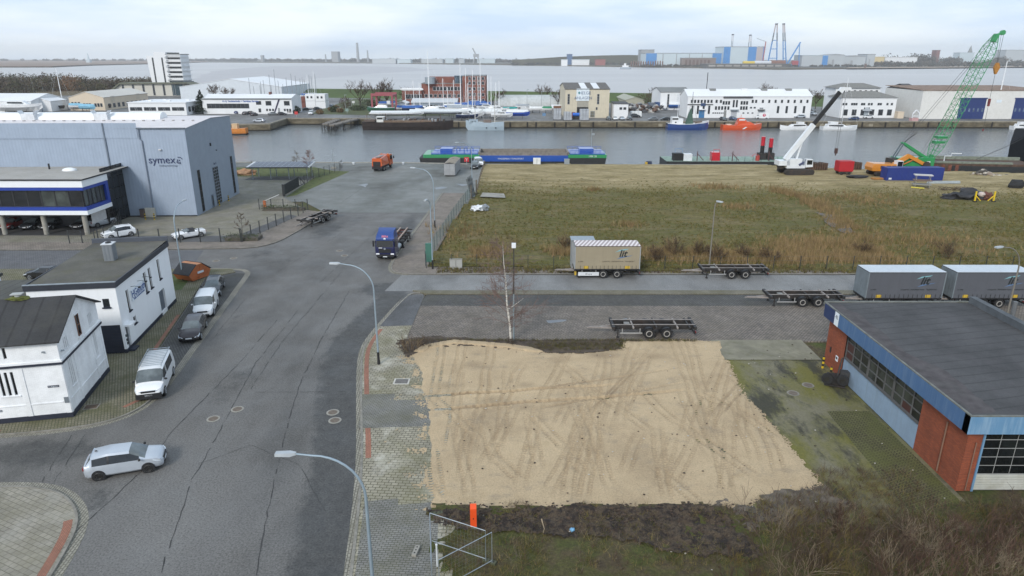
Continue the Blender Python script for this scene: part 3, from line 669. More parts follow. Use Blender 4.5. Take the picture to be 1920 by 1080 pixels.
# ================================================================ NEAR BUILDINGS
WHITE=M('white_render',(0.83,0.84,0.85),0.8,var=0.02,scale=0.8,dirt=(0.55,0.56,0.55),dirt_amt=0.14,streak=True)
WBRICK=None
def m_brick(name,c1,c2,mortar,bw=0.26,bh=0.083,bump=0.4,rotx=True,dirt=None):
 """bricks on upright faces: horizontal coordinate is x+y, vertical is z"""
 t=NT(name).set(0.85)
 sx=t.n('ShaderNodeSeparateXYZ');t.l(t.tc.outputs['Object'],sx.inputs[0])
 cx=t.n('ShaderNodeCombineXYZ');t.l(t.math('ADD',sx.outputs['X'],sx.outputs['Y']),cx.inputs[0]);t.l(sx.outputs['Z'],cx.inputs[1])
 b=t.n('ShaderNodeTexBrick');b.inputs['Scale'].default_value=1.0;b.inputs['Brick Width'].default_value=bw;b.inputs['Row Height'].default_value=bh
 b.inputs['Mortar Size'].default_value=0.009;b.inputs['Mortar Smooth'].default_value=0.4
 b.inputs['Color1'].default_value=lin(c1);b.inputs['Color2'].default_value=lin(c2);b.inputs['Mortar'].default_value=lin(mortar)
 t.l(cx.outputs[0],b.inputs['Vector'])
 k=t.mix(0.6,b.outputs['Color'],t.ramp(t.noise(0.6,6,0.65),[(0.3,0.72),(0.52,1.0),(0.72,1.2)]),'MULTIPLY')
 if dirt is not None:k=t.mix(t.math('MULTIPLY',t.ramp(t.noise(0.7,7,0.7,t.vec((1.5,1.5,0.4))),[(0.5,0.0),(0.72,1.0)]),0.4),k,dirt)
 t.col(k);t.bump(b.outputs['Fac'],-bump,0.008);return t.m
WBRICK=m_brick('white_brick',(0.84,0.85,0.86),(0.79,0.80,0.81),(0.70,0.71,0.72),dirt=(0.66,0.66,0.64))
RBRICK=m_brick('red_brick',(0.33,0.083,0.034),(0.24,0.058,0.026),(0.15,0.06,0.04),dirt=(0.10,0.038,0.028))
RBRICK_F=m_brick('dull_red_brick',(0.24,0.085,0.06),(0.19,0.07,0.052),(0.2,0.13,0.11),0.5,0.16)
NAVY=M('navy_paint',(0.018,0.022,0.038),0.6,var=0.25)
DARK=M('dark_metal',(0.025,0.026,0.028),0.5,0.2,var=0.3)
BLACK=M('black_rubber',(0.015,0.015,0.016),0.8,var=0.3)
GALV=M('galvanised',(0.36,0.40,0.43),0.45,0.6,var=0.15,scale=3)
GL=glass()
GLD=glass('dark_glass',(0.010,0.012,0.014),0.05)
def m_felt(name,c,stripe=1.0,rot=0.0,moss=None):
 t=NT(name).set(0.9)
 base=lin(c)[:3]
 k=t.ramp(t.noise(0.25,7,0.65),[(0.3,tuple(x*0.65 for x in base)),(0.5,base),(0.72,tuple(x*1.4 for x in base))])
 w=t.n('ShaderNodeTexWave');w.wave_type='BANDS';w.bands_direction='X';w.inputs['Scale'].default_value=0.314159/stripe
 w.inputs['Distortion'].default_value=0.5;w.inputs['Detail'].default_value=1
 t.l(t.vec((1,1,1),(0,0,rot)),w.inputs['Vector'])
 k=t.mix(t.math('MULTIPLY',t.ramp(w.outputs['Fac'],[(0.93,0.0),(0.99,1.0)]),0.6),k,tuple(x*0.45 for x in base))
 k=t.mix(0.6,k,t.ramp(t.noise(7,4,0.8),[(0.3,0.7),(0.5,1.0),(0.7,1.3)]),'MULTIPLY')
 if moss is not None:k=t.mix(t.math('MULTIPLY',t.ramp(t.noise(0.4,7,0.7,t.vec(loc=(4,4,0))),[(0.5,0.0),(0.72,1.0)]),0.6),k,moss)
 t.col(k);t.bump(t.noise(9,4,0.8),0.2,0.02);return t.m
class Fr:
 """a wall plane: o corner, ex along, nr outward"""
 def __init__(s,o,ex,nr):s.o,s.ex,s.nr=Vector(o),Vector(ex).normalized(),Vector(nr).normalized()
 def p(s,u,z,d=0.0):return s.o+s.ex*u+Vector((0,0,z))+s.nr*d
 def box(s,mb,u0,z0,d0,u1,z1,d1,m=0):
  c=[s.p(u,z,d)for d in(d0,d1)for u,z in((u0,z0),(u1,z0),(u1,z1),(u0,z1))]
  f=[(3,2,1,0),(4,5,6,7),(0,1,5,4),(1,2,6,5),(2,3,7,6),(3,0,4,7)]
  if s.ex.cross(Vector((0,0,1))).dot(s.nr)<0:f=[tuple(reversed(q))for q in f]
  return mb.add(c,f,m)
 def wall(s,mb,L,H,holes=(),depth=0.18,m=0,mr=None,z0=0.0,u0=0.0):
  """face with real recessed openings (u0,z0,u1,z1)"""
  us=sorted(set([u0,L]+[h[0]for h in holes]+[h[2]for h in holes]));zs=sorted(set([z0,H]+[h[1]for h in holes]+[h[3]for h in holes]))
  flip=s.ex.cross(Vector((0,0,1))).dot(s.nr)<0
  def q(pts,mm):mb.add(pts[::-1]if flip else pts,[(0,1,2,3)],mm)
  for a,b in zip(us[:-1],us[1:]):
   for c,d in zip(zs[:-1],zs[1:]):
    if any(h[0]<(a+b)/2<h[2]and h[1]<(c+d)/2<h[3]for h in holes):continue
    q([s.p(a,c),s.p(b,c),s.p(b,d),s.p(a,d)],m)
  mm=m if mr is None else mr
  for a,c,b,d in[h[:4]for h in holes]:
   q([s.p(a,c),s.p(a,c,-depth),s.p(b,c,-depth),s.p(b,c)][::-1],mm);q([s.p(a,d),s.p(b,d),s.p(b,d,-depth),s.p(a,d,-depth)][::-1],mm)
   q([s.p(a,c),s.p(a,d),s.p(a,d,-depth),s.p(a,c,-depth)][::-1],mm);q([s.p(b,c),s.p(b,c,-depth),s.p(b,d,-depth),s.p(b,d)][::-1],mm)
 def win(s,parent,u0,z0,u1,z1,fm,gm,nx=1,nz=1,fw=0.06,d=0.0,name='window',proud=0.04):
  mb=MB()
  s.box(mb,u0+.01,z0+.01,d-.03,u1-.01,z1-.01,d,1)
  for i in range(nx+1):
   x=u0+(u1-u0)*i/nx;x=min(max(x,u0+fw/2),u1-fw/2);s.box(mb,x-fw/2,z0,d-.02,x+fw/2,z1,d+proud,0)
  for i in range(nz+1):
   z=z0+(z1-z0)*i/nz;z=min(max(z,z0+fw/2),z1-fw/2)
   for k in range(nx):
    a=u0+(u1-u0)*k/nx+fw/2;b=u0+(u1-u0)*(k+1)/nx-fw/2
    if k==0:a=u0+fw
    if k==nx-1:b=u1-fw
    s.box(mb,a,z-fw/2,d-.02,b,z+fw/2,d+proud-.004,0)
  return mb.build(name,[fm,gm],parent)
X,Y_,Z_=Vector((1,0,0)),Vector((0,1,0)),Vector((0,0,1))
S2,S3=math.pi/2,math.pi
t=thing('company_house','white rendered flat-roofed house with navy eaves and a blue lettered sign board','house',(-33.27,54.22,0.085),R(8.3))
DEPTH,WID,HH=13.3,6.9,6.25
side=Fr((0,0,0),Y_,X);front=Fr((-WID,0,0),X,-Y_);back=Fr((0,DEPTH,0),-X,Y_);lft=Fr((-WID,DEPTH,0),-Y_,-X)
sw=[(1.8,3.15,2.35,5.05),(6.1,3.35,6.7,5.3),(7.35,3.4,7.95,5.35),(9.8,3.5,10.4,5.5),(2.35,1.72,2.95,2.38)]
mb=MB()
side.wall(mb,DEPTH,HH,sw+[(0.45,0.15,1.15,2.25),(9.0,0.35,10.6,2.45)],0.22);front.wall(mb,WID,HH,[(WID-1.2,4.25,WID-0.66,5.0),(WID-2.6,0.0,WID-0.2,2.6)],0.15)
back.wall(mb,WID,HH);lft.wall(mb,DEPTH,HH)
mb.build('wall',WHITE,t)
mb=MB();side.box(mb,0.0,-.1,0,9.0,.34,.03);side.box(mb,10.6,-.1,0,DEPTH,.34,.03);front.box(mb,WID-.2,-.1,0,WID+.03,.34,.03);mb.build('plinth',NAVY,t)
brown=M('window_brown',(0.05,0.03,0.026),0.5)
for a in sw:
 f=side.win(t,*a,brown,GLD,1,2 if a[3]-a[1]>1 else 1,.07,-.18)
 mb=MB();side.box(mb,a[0]-.06,a[1]-.09,-.18,a[2]+.06,a[1],.10);mb.build('sill',NAVY,f)
f=front.win(t,WID-1.2,4.25,WID-.66,5.0,NAVY,GLD,1,1,.07,-.1);mb=MB();front.box(mb,WID-1.28,4.15,-.1,WID-.58,4.25,.12);mb.build('sill',NAVY,f)
mb=MB();front.box(mb,WID-2.6,0,-.14,WID-.2,2.6,-.09,0)
for k in range(9):front.box(mb,WID-2.6,.28*k+.1,-.09,WID-.2,.28*k+.115,-.08,1)
mb.build('garage_door',[NAVY,DARK],t)
mb=MB();side.box(mb,.45,.15,-.21,1.15,2.25,-.15,0);side.box(mb,.62,.5,-.15,.98,2.1,-.135,1);dr=mb.build('door',[M('door_grey',(0.2,0.21,0.22),0.5),GL],t)
mb=MB();side.box(mb,1.02,1.1,-.15,1.07,1.35,-.08);mb.build('handle',GALV,dr)
mb=MB();side.box(mb,.3,2.28,0,1.4,2.44,.55);mb.build('door_canopy',WHITE,t)
mb=MB();side.box(mb,.3,-.06,0.03,1.3,.15,.5);mb.build('door_step',NAVY,t)
mb=MB();side.box(mb,9.05,.35,-.21,10.55,2.45,-.17);mb.build('side_door',M('slate_door',(0.12,0.14,0.165),0.6),t)
for u,z in((.25,1.5),(.27,1.1),(.3,.8)):
 mb=MB();side.box(mb,u-.07,z-.12,0,u+.07,z+.1,.05);mb.build('letter_box',DARK,t)
mb=MB();O=.12
for f_,L_ in((side,DEPTH),(front,WID),(lft,DEPTH),(back,WID)):f_.box(mb,-O if f_ in(side,lft)else 0,HH-.28,0.0,L_+(O if f_ in(side,lft)else 0),HH+.2,O)
mb.build('fascia',M('fascia_navy',(0.03,0.034,0.045),0.5),t)
mb=MB();mb.box(-WID-O,-O-.02,HH+.2,O+.02,-O+.16,HH+.26);mb.build('parapet_cap',GALV,t);mb=MB();mb.box(-WID-O,DEPTH+O-.16,HH+.2,O,DEPTH+O,HH+.75);mb.build('rear_parapet',M('parapet_slate',(0.07,0.08,0.10),0.5),t)
mb=MB();mb.face([(-WID,0,HH+.1),(0,0,HH+.1),(0,DEPTH,HH+.32),(-WID,DEPTH,HH+.32)]);rf=mb.build('roof',m_felt('ribbed_roof',(0.105,0.10,0.085),0.3,R(90),(0.09,0.085,0.04)),t)
mb=MB();mb.box(-3.3,6.6,HH,-2.45,7.5,HH+1.75,0);mb.box(-3.36,6.54,HH+1.75,-2.39,7.56,HH+1.83,1);mb.cyl((-2.87,7.05,HH+1.8),(-2.87,7.05,HH+1.9),.25,n=10,m=2)
mb.build('chimney',[corr('chimney_metal',(0.22,0.24,0.26),.3,'X',.5,.4),M('chimney_cap',(0.6,0.62,0.64),0.5),BLACK],rf)
SB=M('sign_white',(0.74,0.79,0.84),0.5,var=0.03);SBLUE=M('sign_blue',(0.03,0.08,0.25),0.5)
sg=MB();side.box(sg,2.75,3.72,0.02,5.95,4.75,.07);sgo=sg.build('sign_board',SB,t)
text('lettering','HGenuth',SBLUE,sgo,(0.078,4.35,4.33),(S2,0,S2),.85,.008,bold=.012)
text('lettering','Schiffs- und Industriebedarf',SBLUE,sgo,(0.078,4.35,3.86),(S2,0,S2),.24,.008)
mb=MB();side.box(mb,2.9,3.98,.07,5.6,4.02,.08);mb.build('underline',SBLUE,sgo)
for u in(3.0,4.6,5.8):
 mb=MB();mb.tube([side.p(u,5.05,0),side.p(u,5.08,.35),side.p(u,5.0,.7)],.02,5);mb.cbox(side.p(u,4.97,.72),(.16,.22,.1));mb.build('sign_lamp',DARK,t)
t=thing('garage_annex','low dark roofed garage annex left of the company house','annex',(-41.2,54.0,0.085),R(8.3))
mb=MB();mb.box(-9,1.5,0,-.2,11.5,3.0);mb.build('wall',WHITE,t)
mb=MB();mb.box(-9.2,1.3,3.0,-.15,11.7,3.25);mb.build('roof',m_felt('annex_felt',(0.075,0.075,0.068),1.0,R(10),(0.09,0.085,0.05)),t)
mb=MB();mb.bar((-.6,8.6,3.25),(-.6,10.9,3.25),.05);mb.bar((-.6,8.6,3.9),(-.6,10.9,4.1),.12,.5);mb.bar((-1.6,7.2,3.3),(-.6,9.2,3.95),.08);mb.build('roof_rail',M('rail_slate',(0.10,0.11,0.12),0.5),t)
mb=MB();Fr((-9,1.5,0),X,-Y_).box(mb,5.2,0,0,8.4,2.5,.04);mb.build('garage_door',NAVY,t)
t=thing('shed_annex','dark felt roofed shed at the left picture edge behind the annex','annex',(-50.8,56.5,0.085),R(8.3))
mb=MB();mb.box(-8,0,0,0,10,3.1);mb.build('wall',WHITE,t);mb=MB();mb.box(-8.2,-.2,3.1,.2,10.2,3.4);mb.build('roof',D.materials['annex_felt'],t)
ang=math.atan2(1.643,7.4945)
t=thing('brick_house','old whitewashed brick house with dark pitched roof and a black string course','house',(-31.23,43.13,0.085),ang)
GD,GW=7.7,14.0
side=Fr((0,0,0),Y_,X);front=Fr((-GW,0,0),X,-Y_);EV,RG_=5.95,7.75
mb=MB()
slots=[]
for base in(1.0,5.75):
 for k in range(3):slots.append((base+.27*k,1.95,base+.27*k+.13,4.0))
 for k in range(3):slots.append((base+.27*k,4.75,base+.27*k+.13,5.6))
side.wall(mb,GD,EV,slots+[(3.55,4.72,4.1,5.949)],.12)
mb.add([side.p(0,EV),side.p(GD,EV),side.p(GD/2,RG_)],[(0,1,2)])
fs=[]
for base in(GW-4.0,GW-9.5):
 for k in range(3):fs.append((base+.37*k,2.05,base+.37*k+.19,3.8))
 for k in range(2):fs.append((base+.2+.42*k,4.8,base+.4+.42*k,5.6))
front.wall(mb,GW,EV,fs,.12)
Fr((0,GD,0),-X,Y_).wall(mb,GW,EV);Fr((-GW,GD,0),-Y_,-X).wall(mb,GD,EV)
mb.build('wall',WBRICK,t)
dg=M('slot_grey',(0.28,0.29,0.3),0.6)
for a in slots:side.win(t,a[0],a[1],a[2],a[3],WHITE,dg,1,1,.02,-.10,'blind_window',.01)
for a in fs:front.win(t,a[0],a[1],a[2],a[3],DARK,GLD,1,1,.02,-.09,'window',.01)
f=side.win(t,3.55,4.72,4.1,6.4,M('oak_frame',(0.16,0.075,0.045),0.6),GLD,1,2,.07,.02)
mb=MB();side.box(mb,3.45,4.62,0,4.2,4.72,.14);side.box(mb,3.4,6.4,0,4.25,6.52,.1);mb.build('sill',WHITE,f)
mb=MB()
for a in(1.0,5.75):side.box(mb,a-.12,1.86,0,a+.8,1.93,.07);side.box(mb,a-.12,4.66,0,a+.8,4.73,.06)
for a in(GW-4.0,GW-9.5):front.box(mb,a-.12,1.95,0,a+1.1,2.03,.08)
side.box(mb,2.2,1.2,0,5.6,1.28,.05);side.box(mb,0.3,1.25,0,2.0,1.33,.05);side.box(mb,5.8,1.2,0,7.5,1.28,.05);front.box(mb,.2,1.2,0,GW-.4,1.27,.05)
for u in(.0,2.05,5.55,7.45):side.box(mb,u,.36,0,u+.25,4.0,.045)
for u in(GW-.3,GW-2.75,GW-5.0):front.box(mb,u,.36,0,u+.3,4.0,.045)
mb.build('moulding',WBRICK,t)
mb=MB();side.box(mb,-.12,4.12,0,GD+.1,4.28,.14);front.box(mb,0,4.12,0,GW,4.28,.14);o=mb.build('string_course',NAVY,t)
mb=MB();side.box(mb,-.1,4.28,0,GD+.1,4.42,.10);front.box(mb,0,4.28,0,GW,4.42,.10);mb.build('cornice',WBRICK,t)
mb=MB();side.box(mb,-.06,-.1,0,GD,.36,.06);front.box(mb,0,-.1,0,GW,.36,.06);mb.build('plinth',NAVY,t)
rm=m_felt('pitched_felt',(0.04,0.04,0.041),1.15,0,(0.06,0.058,0.05))
mb=MB()
def slope(y0,z0,y1,z1,th=.1):
 mb.add([(-GW,y0,z0),(.3,y0,z0),(.3,y1,z1),(-GW,y1,z1),(-GW,y0,z0+th),(.3,y0,z0+th),(.3,y1,z1+th),(-GW,y1,z1+th)],[(0,3,2,1),(4,5,6,7),(0,1,5,4),(1,2,6,5),(2,3,7,6),(3,0,4,7)])
sl_=(RG_-EV)/(GD/2)
slope(-.35,EV-.35*sl_,GD/2,RG_);slope(GD/2+.01,RG_,GD+.35,EV-.35*sl_)
rf=mb.build('roof',rm,t)
for x in(-3.4,-9.5):
 mb=MB();mb.blob((x,GD/2,RG_+.12),(.75,.4,.16),2,.5,2,1,x);mb.cyl((x-.05,GD/2,RG_+.1),(x-.05,GD/2,RG_+.42),.2,n=8,m=0);mb.box(x-.42,GD/2-.25,RG_+.42,x+.32,GD/2+.25,RG_+.48,0);mb.build('chimney',[M('cap_grey',(0.4,0.41,0.4),0.8),M('roof_moss',(0.10,0.11,0.025),0.95,var=0.5,scale=4)],rf)
mb=MB();front.box(mb,GW-1.15,2.4,0,GW-.45,2.55,.03);ns=mb.build('street_sign',NAVY,t)
text('lettering','Am Baggerloch',SB,ns,front.p(GW-.8,2.475,.035),(S2,0,0),.1,.004)
mb=MB();front.box(mb,GW-.3,1.15,.05,GW-.02,1.6,.08);mb.build('notice_plate',M('plate_slate',(0.16,0.18,0.2),0.5),t)
mb=MB();front.box(mb,GW-1.0,5.05,0,GW-.85,5.15,.12);side.box(mb,.35,4.9,0,.45,5.0,.2);front.box(mb,GW-4.6,.9,0,GW-4.3,1.05,.06);mb.build('wall_lamp',GALV,t)
t=thing('workshop','red brick workshop with broad blue fascia and dark felt roof','workshop',(26.2,52.4,0.03),0)
WW=11.4;WD=18.0
side=Fr((0,0,0),-Y_,-X);front=Fr((0,-WD,0),X,-Y_)
mb=MB();side.wall(mb,3.05,4.3);Fr((0,0,0),X,Y_).wall(mb,WW,4.3);mb.build('wall',RBRICK,t);mb=MB();side.wall(mb,WD,4.3,(),0.1,0,None,0,13.5)
front.wall(mb,.98,4.0);mb.build('wall',RBRICK,t);mb=MB();Fr((WW,-WD,0),Y_,X).wall(mb,WD,4.3)
mb.build('wall',RBRICK,t)
mb=MB();side.box(mb,3.05,0,-.3,13.5,1.85,-.05);mb.build('lower_wall',M('pale_blue_paint',(0.25,0.335,0.44),0.7,var=0.08,scale=1,dirt=(0.2,0.25,0.28),dirt_amt=0.5,streak=True),t)
STE=M('window_steel',(0.105,0.105,0.105),0.6)
panes=[glass('pane_grey',(0.045,0.05,0.045),.25),glass('pane_dark',(0.02,0.022,0.02),.2),M('pane_rust',(0.07,0.028,0.025),.4)]
rnd=random.Random(5)
for k in range(3):
 u0=3.07+k*3.48
 mb=MB();side.box(mb,u0,1.86,-.2,u0+3.44,4.1,-.17,1)
 xs=[u0+3.44*i/3 for i in range(4)];zs=[1.88,2.5,3.25,4.05]
 for i in range(3):
  for j in range(3):
   side.box(mb,xs[i]+.04,zs[j]+.04,-.17,xs[i+1]-.04,zs[j+1]-.04,-.15,rnd.choice([1,1,2,2,2,3])if rnd.random()<.8 else 1)
 for i,x in enumerate(xs):side.box(mb,max(x-.05,u0),1.86,-.16,min(x+.05,u0+3.44),4.1,-.06 if i in(0,3)else-.1,0)
 for z in zs:
  for i in range(3):side.box(mb,xs[i]+.05,z-.04,-.16,xs[i+1]-.05,z+.04,-.1,0)
 mb.build('window',[STE]+panes,t)
mb=MB();side.box(mb,3.05,1.85,-.25,13.5,1.86,.06);mb.build('sill',STE,t)
mb=MB()
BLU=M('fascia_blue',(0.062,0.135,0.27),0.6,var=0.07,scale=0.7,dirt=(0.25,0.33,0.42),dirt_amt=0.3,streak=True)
BLUF=M('fascia_blue_lit',(0.12,0.25,0.40),0.6,var=0.07,scale=0.7,dirt=(0.45,0.55,0.62),dirt_amt=0.4,streak=True)  # fascia blue made lighter, brighter light on the front put into the colour
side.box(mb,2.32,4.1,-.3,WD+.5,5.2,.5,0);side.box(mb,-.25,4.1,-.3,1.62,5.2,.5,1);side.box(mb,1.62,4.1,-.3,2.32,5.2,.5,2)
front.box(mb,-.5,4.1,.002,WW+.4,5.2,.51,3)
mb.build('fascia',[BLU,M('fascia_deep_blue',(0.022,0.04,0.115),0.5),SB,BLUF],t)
text('lettering','42',NAVY,t,side.p(1.97,4.8,.508),(S2,0,-S2),.42,.004)
mb=MB();mb.box(-.45,-WD-.45,4.9,WW,.3,5.22);rf=mb.build('roof',m_felt('workshop_felt',(0.062,0.062,0.064),1.0,R(78),(0.085,0.08,0.085)),t)
mb=MB();mb.face([(x,y,5.228)for x,y in jag([(-.3,-.2),(.55,-.2),(1.0,-6),(.7,-10),(1.5,-13),(1.3,-WD),(-.3,-WD)],.5,.22,3)]);mb.build('roof_patch',M('patch_mauve',(.068,.06,.062),.9,var=.35,scale=1.5,dirt=(.10,.10,.095),dirt_amt=.5),rf)
mb=MB();mb.box(-.5,.3,5.05,WW+.1,.5,5.3);mb.box(-.5,-WD-.5,5.2,-.36,.3,5.27);mb.box(-.36,-WD-.5,5.2,WW,-WD-.36,5.26);mb.build('verge',M('verge_zinc',(0.15,0.155,0.14),0.7,var=0.3,scale=2,dirt=(0.08,0.085,0.04),dirt_amt=0.6),rf)
mb=MB();mb.box(WW-.15,-WD,5.22,WW+.35,.3,5.75);mb.build('parapet',M('parapet_felt',(0.09,0.10,0.11),0.8,var=0.25,scale=1),rf)
mb=MB();mb.cyl((WW+.9,-3.3,4.0),(WW+.9,-3.3,6.6),.16,n=10);mb.build('flue',M('flue_zinc',(0.12,0.125,0.13),0.6),t)
mb=MB();front.box(mb,1.0,0,-.15,4.9,4.05,-.1,0)
for i in range(5):
 for k in range(4):
  a=1.08+k*.955;front.box(mb,a,1.15+i*.57,-.1,a+.9,1.66+i*.57,-.08,1)
for k in range(6):front.box(mb,1.02,.06+k*.17,-.1,4.88,.2+k*.17,-.07,2)
mb.build('sectional_door',[M('door_bars',(0.30,0.30,0.29),0.6),GLD,M('door_panel',(0.50,0.50,0.45),0.6,dirt=(0.3,0.27,0.16),dirt_amt=0.6)],t)
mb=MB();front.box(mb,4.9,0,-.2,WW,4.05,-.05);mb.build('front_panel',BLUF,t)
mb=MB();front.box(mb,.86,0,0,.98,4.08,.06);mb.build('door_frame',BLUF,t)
mb=MB();mb.tube([side.p(16.2,3.6,.08),side.p(16.2,.2,.08)],.045,6);mb.build('downpipe',M('pipe_brown',(0.22,0.13,0.09),0.6),t);mb=MB();mb.tube([front.p(.5,3.3,.08),front.p(.5,.1,.08)],.035,6);mb.build('downpipe',M('pipe_brown',(0.22,0.13,0.09),0.6),t)
mb=MB();side.box(mb,.75,1.3,0,.95,1.75,.03);mb.build('vent',DARK,t)
mb=MB();side.box(mb,1.85,1.05,0,2.25,1.5,.02);ns=mb.build('notice',SB,t)
mb=MB();side.box(mb,1.92,1.22,.02,2.18,1.4,.026);mb.build('mark',DARK,ns)
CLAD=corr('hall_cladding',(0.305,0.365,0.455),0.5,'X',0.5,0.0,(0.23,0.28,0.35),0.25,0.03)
CLADS=corr('hall_cladding_shaded',(0.24,0.285,0.345),0.5,'Y',0.5,0.0,(0.19,0.23,0.28),0.2,0.03)  # same cladding in a darker colour, shade of the end wall painted in
t=thing('factory_hall','large blue-grey ribbed steel hall with dark lettering on its front','factory hall',(-50.8,108.2,0.04),R(2.0))
HW,HD=62.0,19.8
mb=MB()
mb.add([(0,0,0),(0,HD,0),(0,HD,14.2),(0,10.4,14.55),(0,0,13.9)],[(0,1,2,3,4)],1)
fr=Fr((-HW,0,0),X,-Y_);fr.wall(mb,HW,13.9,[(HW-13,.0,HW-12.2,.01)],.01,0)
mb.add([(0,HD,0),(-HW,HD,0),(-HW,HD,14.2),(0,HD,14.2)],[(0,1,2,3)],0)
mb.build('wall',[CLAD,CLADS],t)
mb=MB();fr.box(mb,0,12.4,.0,HW-12.4,14.72,.12);fr.box(mb,HW-12.4,12.4,.0,HW-7.3,14.7,.06);mb.build('parapet',CLAD,t)
mb=MB();mb.add([(-HW,.0,13.95),(.15,-.12,13.88),(.15,10.4,14.63),(-HW,10.4,14.63)],[(0,1,2,3)]);mb.add([(-HW,10.4,14.63),(.15,10.4,14.63),(.15,HD+.1,14.25),(-HW,HD+.1,14.25)],[(0,1,2,3)])
rf=mb.build('roof',corr('hall_roof',(0.66,0.62,0.62),0.9,'X',0.5,0,(0.45,0.38,0.36),0.3,0.04),t)
mb=MB()
prof=[(10.4+1.5*math.cos(a),14.45+1.15*math.sin(a))for a in[math.pi*i/8 for i in range(9)]]
mb.loft([[(x,y,z)for y,z in prof]for x in(-HW,-7.6)],caps=False,close=False);mb.add([(-7.6,y,z)for y,z in prof],[tuple(range(9))])
mb.build('skylight',M('skylight_white',(0.78,0.80,0.81),0.4,var=0.03),rf,smooth=40)
for x in(-17.0,-28.8):
 mb=MB();mb.box(x-1.1,8.4,14.5,x+1.1,9.4,15.5);mb.add([(x-1.4,8.2,16.0),(x-1.0,8.3,15.4),(x-1.0,9.5,15.4),(x-1.4,9.6,16.0)],[(0,1,2,3)]);mb.add([(x+1.4,8.2,16.0),(x+1.0,8.3,15.4),(x+1.0,9.5,15.4),(x+1.4,9.6,16.0)],[(3,2,1,0)]);mb.build('roof_vent',M('vent_white',(0.6,0.62,0.64),0.5),rf)
mb=MB()
for k in range(34):mb.cbox((-1.5-k*1.6,7.2,14.5),(.35,.3,.12))
mb.build('fixings',M('fixing_grey',(0.35,0.33,0.32),0.6),rf)
mb=MB();mb.box(-7.3,-.25,13.82,.16,-.05,13.98);mb.build('gutter',M('hall_gutter',(0.10,0.115,0.14),0.5),t)
mb=MB();mb.tube([(-7.0,-.16,13.85),(-7.0,-.16,12.3),(-6.75,-.14,12.0),(-6.75,-.14,.1)],.09,6);mb.build('downpipe',M('pipe_slate',(0.17,0.20,0.25),0.5),t)
mb=MB();fr.box(mb,HW-12.45,0,.0,HW-12.25,14.7,.16);mb.build('joint',M('joint_slate',(0.13,0.16,0.2),0.5),t)
mb=MB();fr.box(mb,0,0,.0,HW,.18,.05);mb.build('plinth',DARK,t)
SYB=M('logo_navy',(0.022,0.035,0.10),0.5)
text('lettering','symex',SYB,t,(-4.2,-.07,9.0),(S2,0,0),1.62,.015)
text('lettering','leading technology',M('logo_grey',(0.2,0.24,0.31),0.5),t,(-3.3,-.07,8.15),(S2,0,0),.38,.015)
mb=MB()
for r,a0,a1 in((.5,20,110),(.32,150,300),(.5,200,290)):
 mb.tube([(-1.5+r*math.cos(R(a)),-.07,8.95+r*math.sin(R(a)))for a in range(a0,a1+1,15)],.05,5)
mb.cyl((-1.5,-.04,8.95),(-1.5,-.09,8.95),.1,n=10);mb.build('emblem',SYB,t)
mb=MB();fr.box(mb,HW-4.4,10.55,0,HW-4.0,10.7,.3);mb.build('wall_lamp',M('lamp_pale',(0.6,0.6,0.6),0.5),t)
en=Fr((0,0,0),Y_,X)
for u,z0,z1,wd in((2.3,.25,7.0,.9),(17.2,.5,7.2,.9)):en.win(t,u,z0,u+wd,z1,DARK,GLD,2,6,.08,.03)
f=en.win(t,8.6,.1,10.9,6.5,M('gate_slate',(0.14,0.165,0.2),0.5),GLD,3,12,.1,.04,'hall_gate')
en.win(t,6.5,.05,7.4,2.2,M('door_slate',(0.12,0.15,0.19),0.5),GLD,1,1,.2,.03,'door')
text('lettering','Tor 4',SYB,t,(.03,9.9,7.0),(S2,0,S2),.55,.01)
mb=MB();en.box(mb,8.9,10.1,0,9.15,10.6,.18);mb.build('siren',DARK,t);mb=MB();en.box(mb,11.2,9.0,0,11.5,9.2,.15);mb.build('siren',M('siren_grey',(0.14,0.16,0.19),0.5),t)
t=thing('office_wing','white and blue office wing raised on round concrete columns over parked cars','office',(-60.4,95.5,0.04),0)
OW=36.0
mb=MB()
wh=M('office_white',(0.78,0.80,0.82),0.5,var=0.03);bl=M('office_blue',(0.012,0.045,0.30),0.45,var=0.06);soff=M('soffit',(0.5,0.5,0.5),0.8)
mb.box(-OW,0,3.0,0,6.3,3.6);mb.box(-OW,0,6.95,0,6.3,7.95);mb.box(-OW,6.3,3.0,-1.2,12.0,7.9);mb.box(-OW,3.0,3.6,-3.2,6.3,6.95,1)
mb.build('wall',[wh,M('inner_wall',(0.25,0.25,0.25),0.8)],t)
mb=MB();mb.box(-OW,.06,3.6,-.06,1.2,4.1);mb.box(-OW,.06,6.5,-.06,1.2,6.95);mb.box(-1.2,1.2,3.6,-.06,6.24,4.1);mb.box(-1.2,1.2,6.5,-.06,6.24,6.95);mb.box(-1.0,5.6,4.1,-.06,6.24,6.5);mb.build('blue_band',bl,t)
fr=Fr((-OW,.45,0),X,-Y_);rnd=random.Random(2)
for k in range(18):fr.win(t,k*1.97,4.1,k*1.97+1.97,6.5,DARK,GLD if rnd.random()<.75 else glass('pale_glass',(.05,.06,.055),.1),1,1,.09,0)  # some panes get a slightly lighter glass colour at random
en=Fr((-.45,.45,0),Y_,X)
for k in range(5):en.win(t,k*1.02+.05,4.1,k*1.02+1.05,6.5,DARK,GLD if k%2 else D.materials['pale_glass'],1,1,.08,0)
mb=MB();mb.box(-OW,-.08,7.95,.08,12.2,8.06);rf=mb.build('roof',M('office_roof',(0.36,0.345,0.32),0.9,var=0.1,scale=0.4,dirt=(0.22,0.2,0.15),dirt_amt=0.7),t)
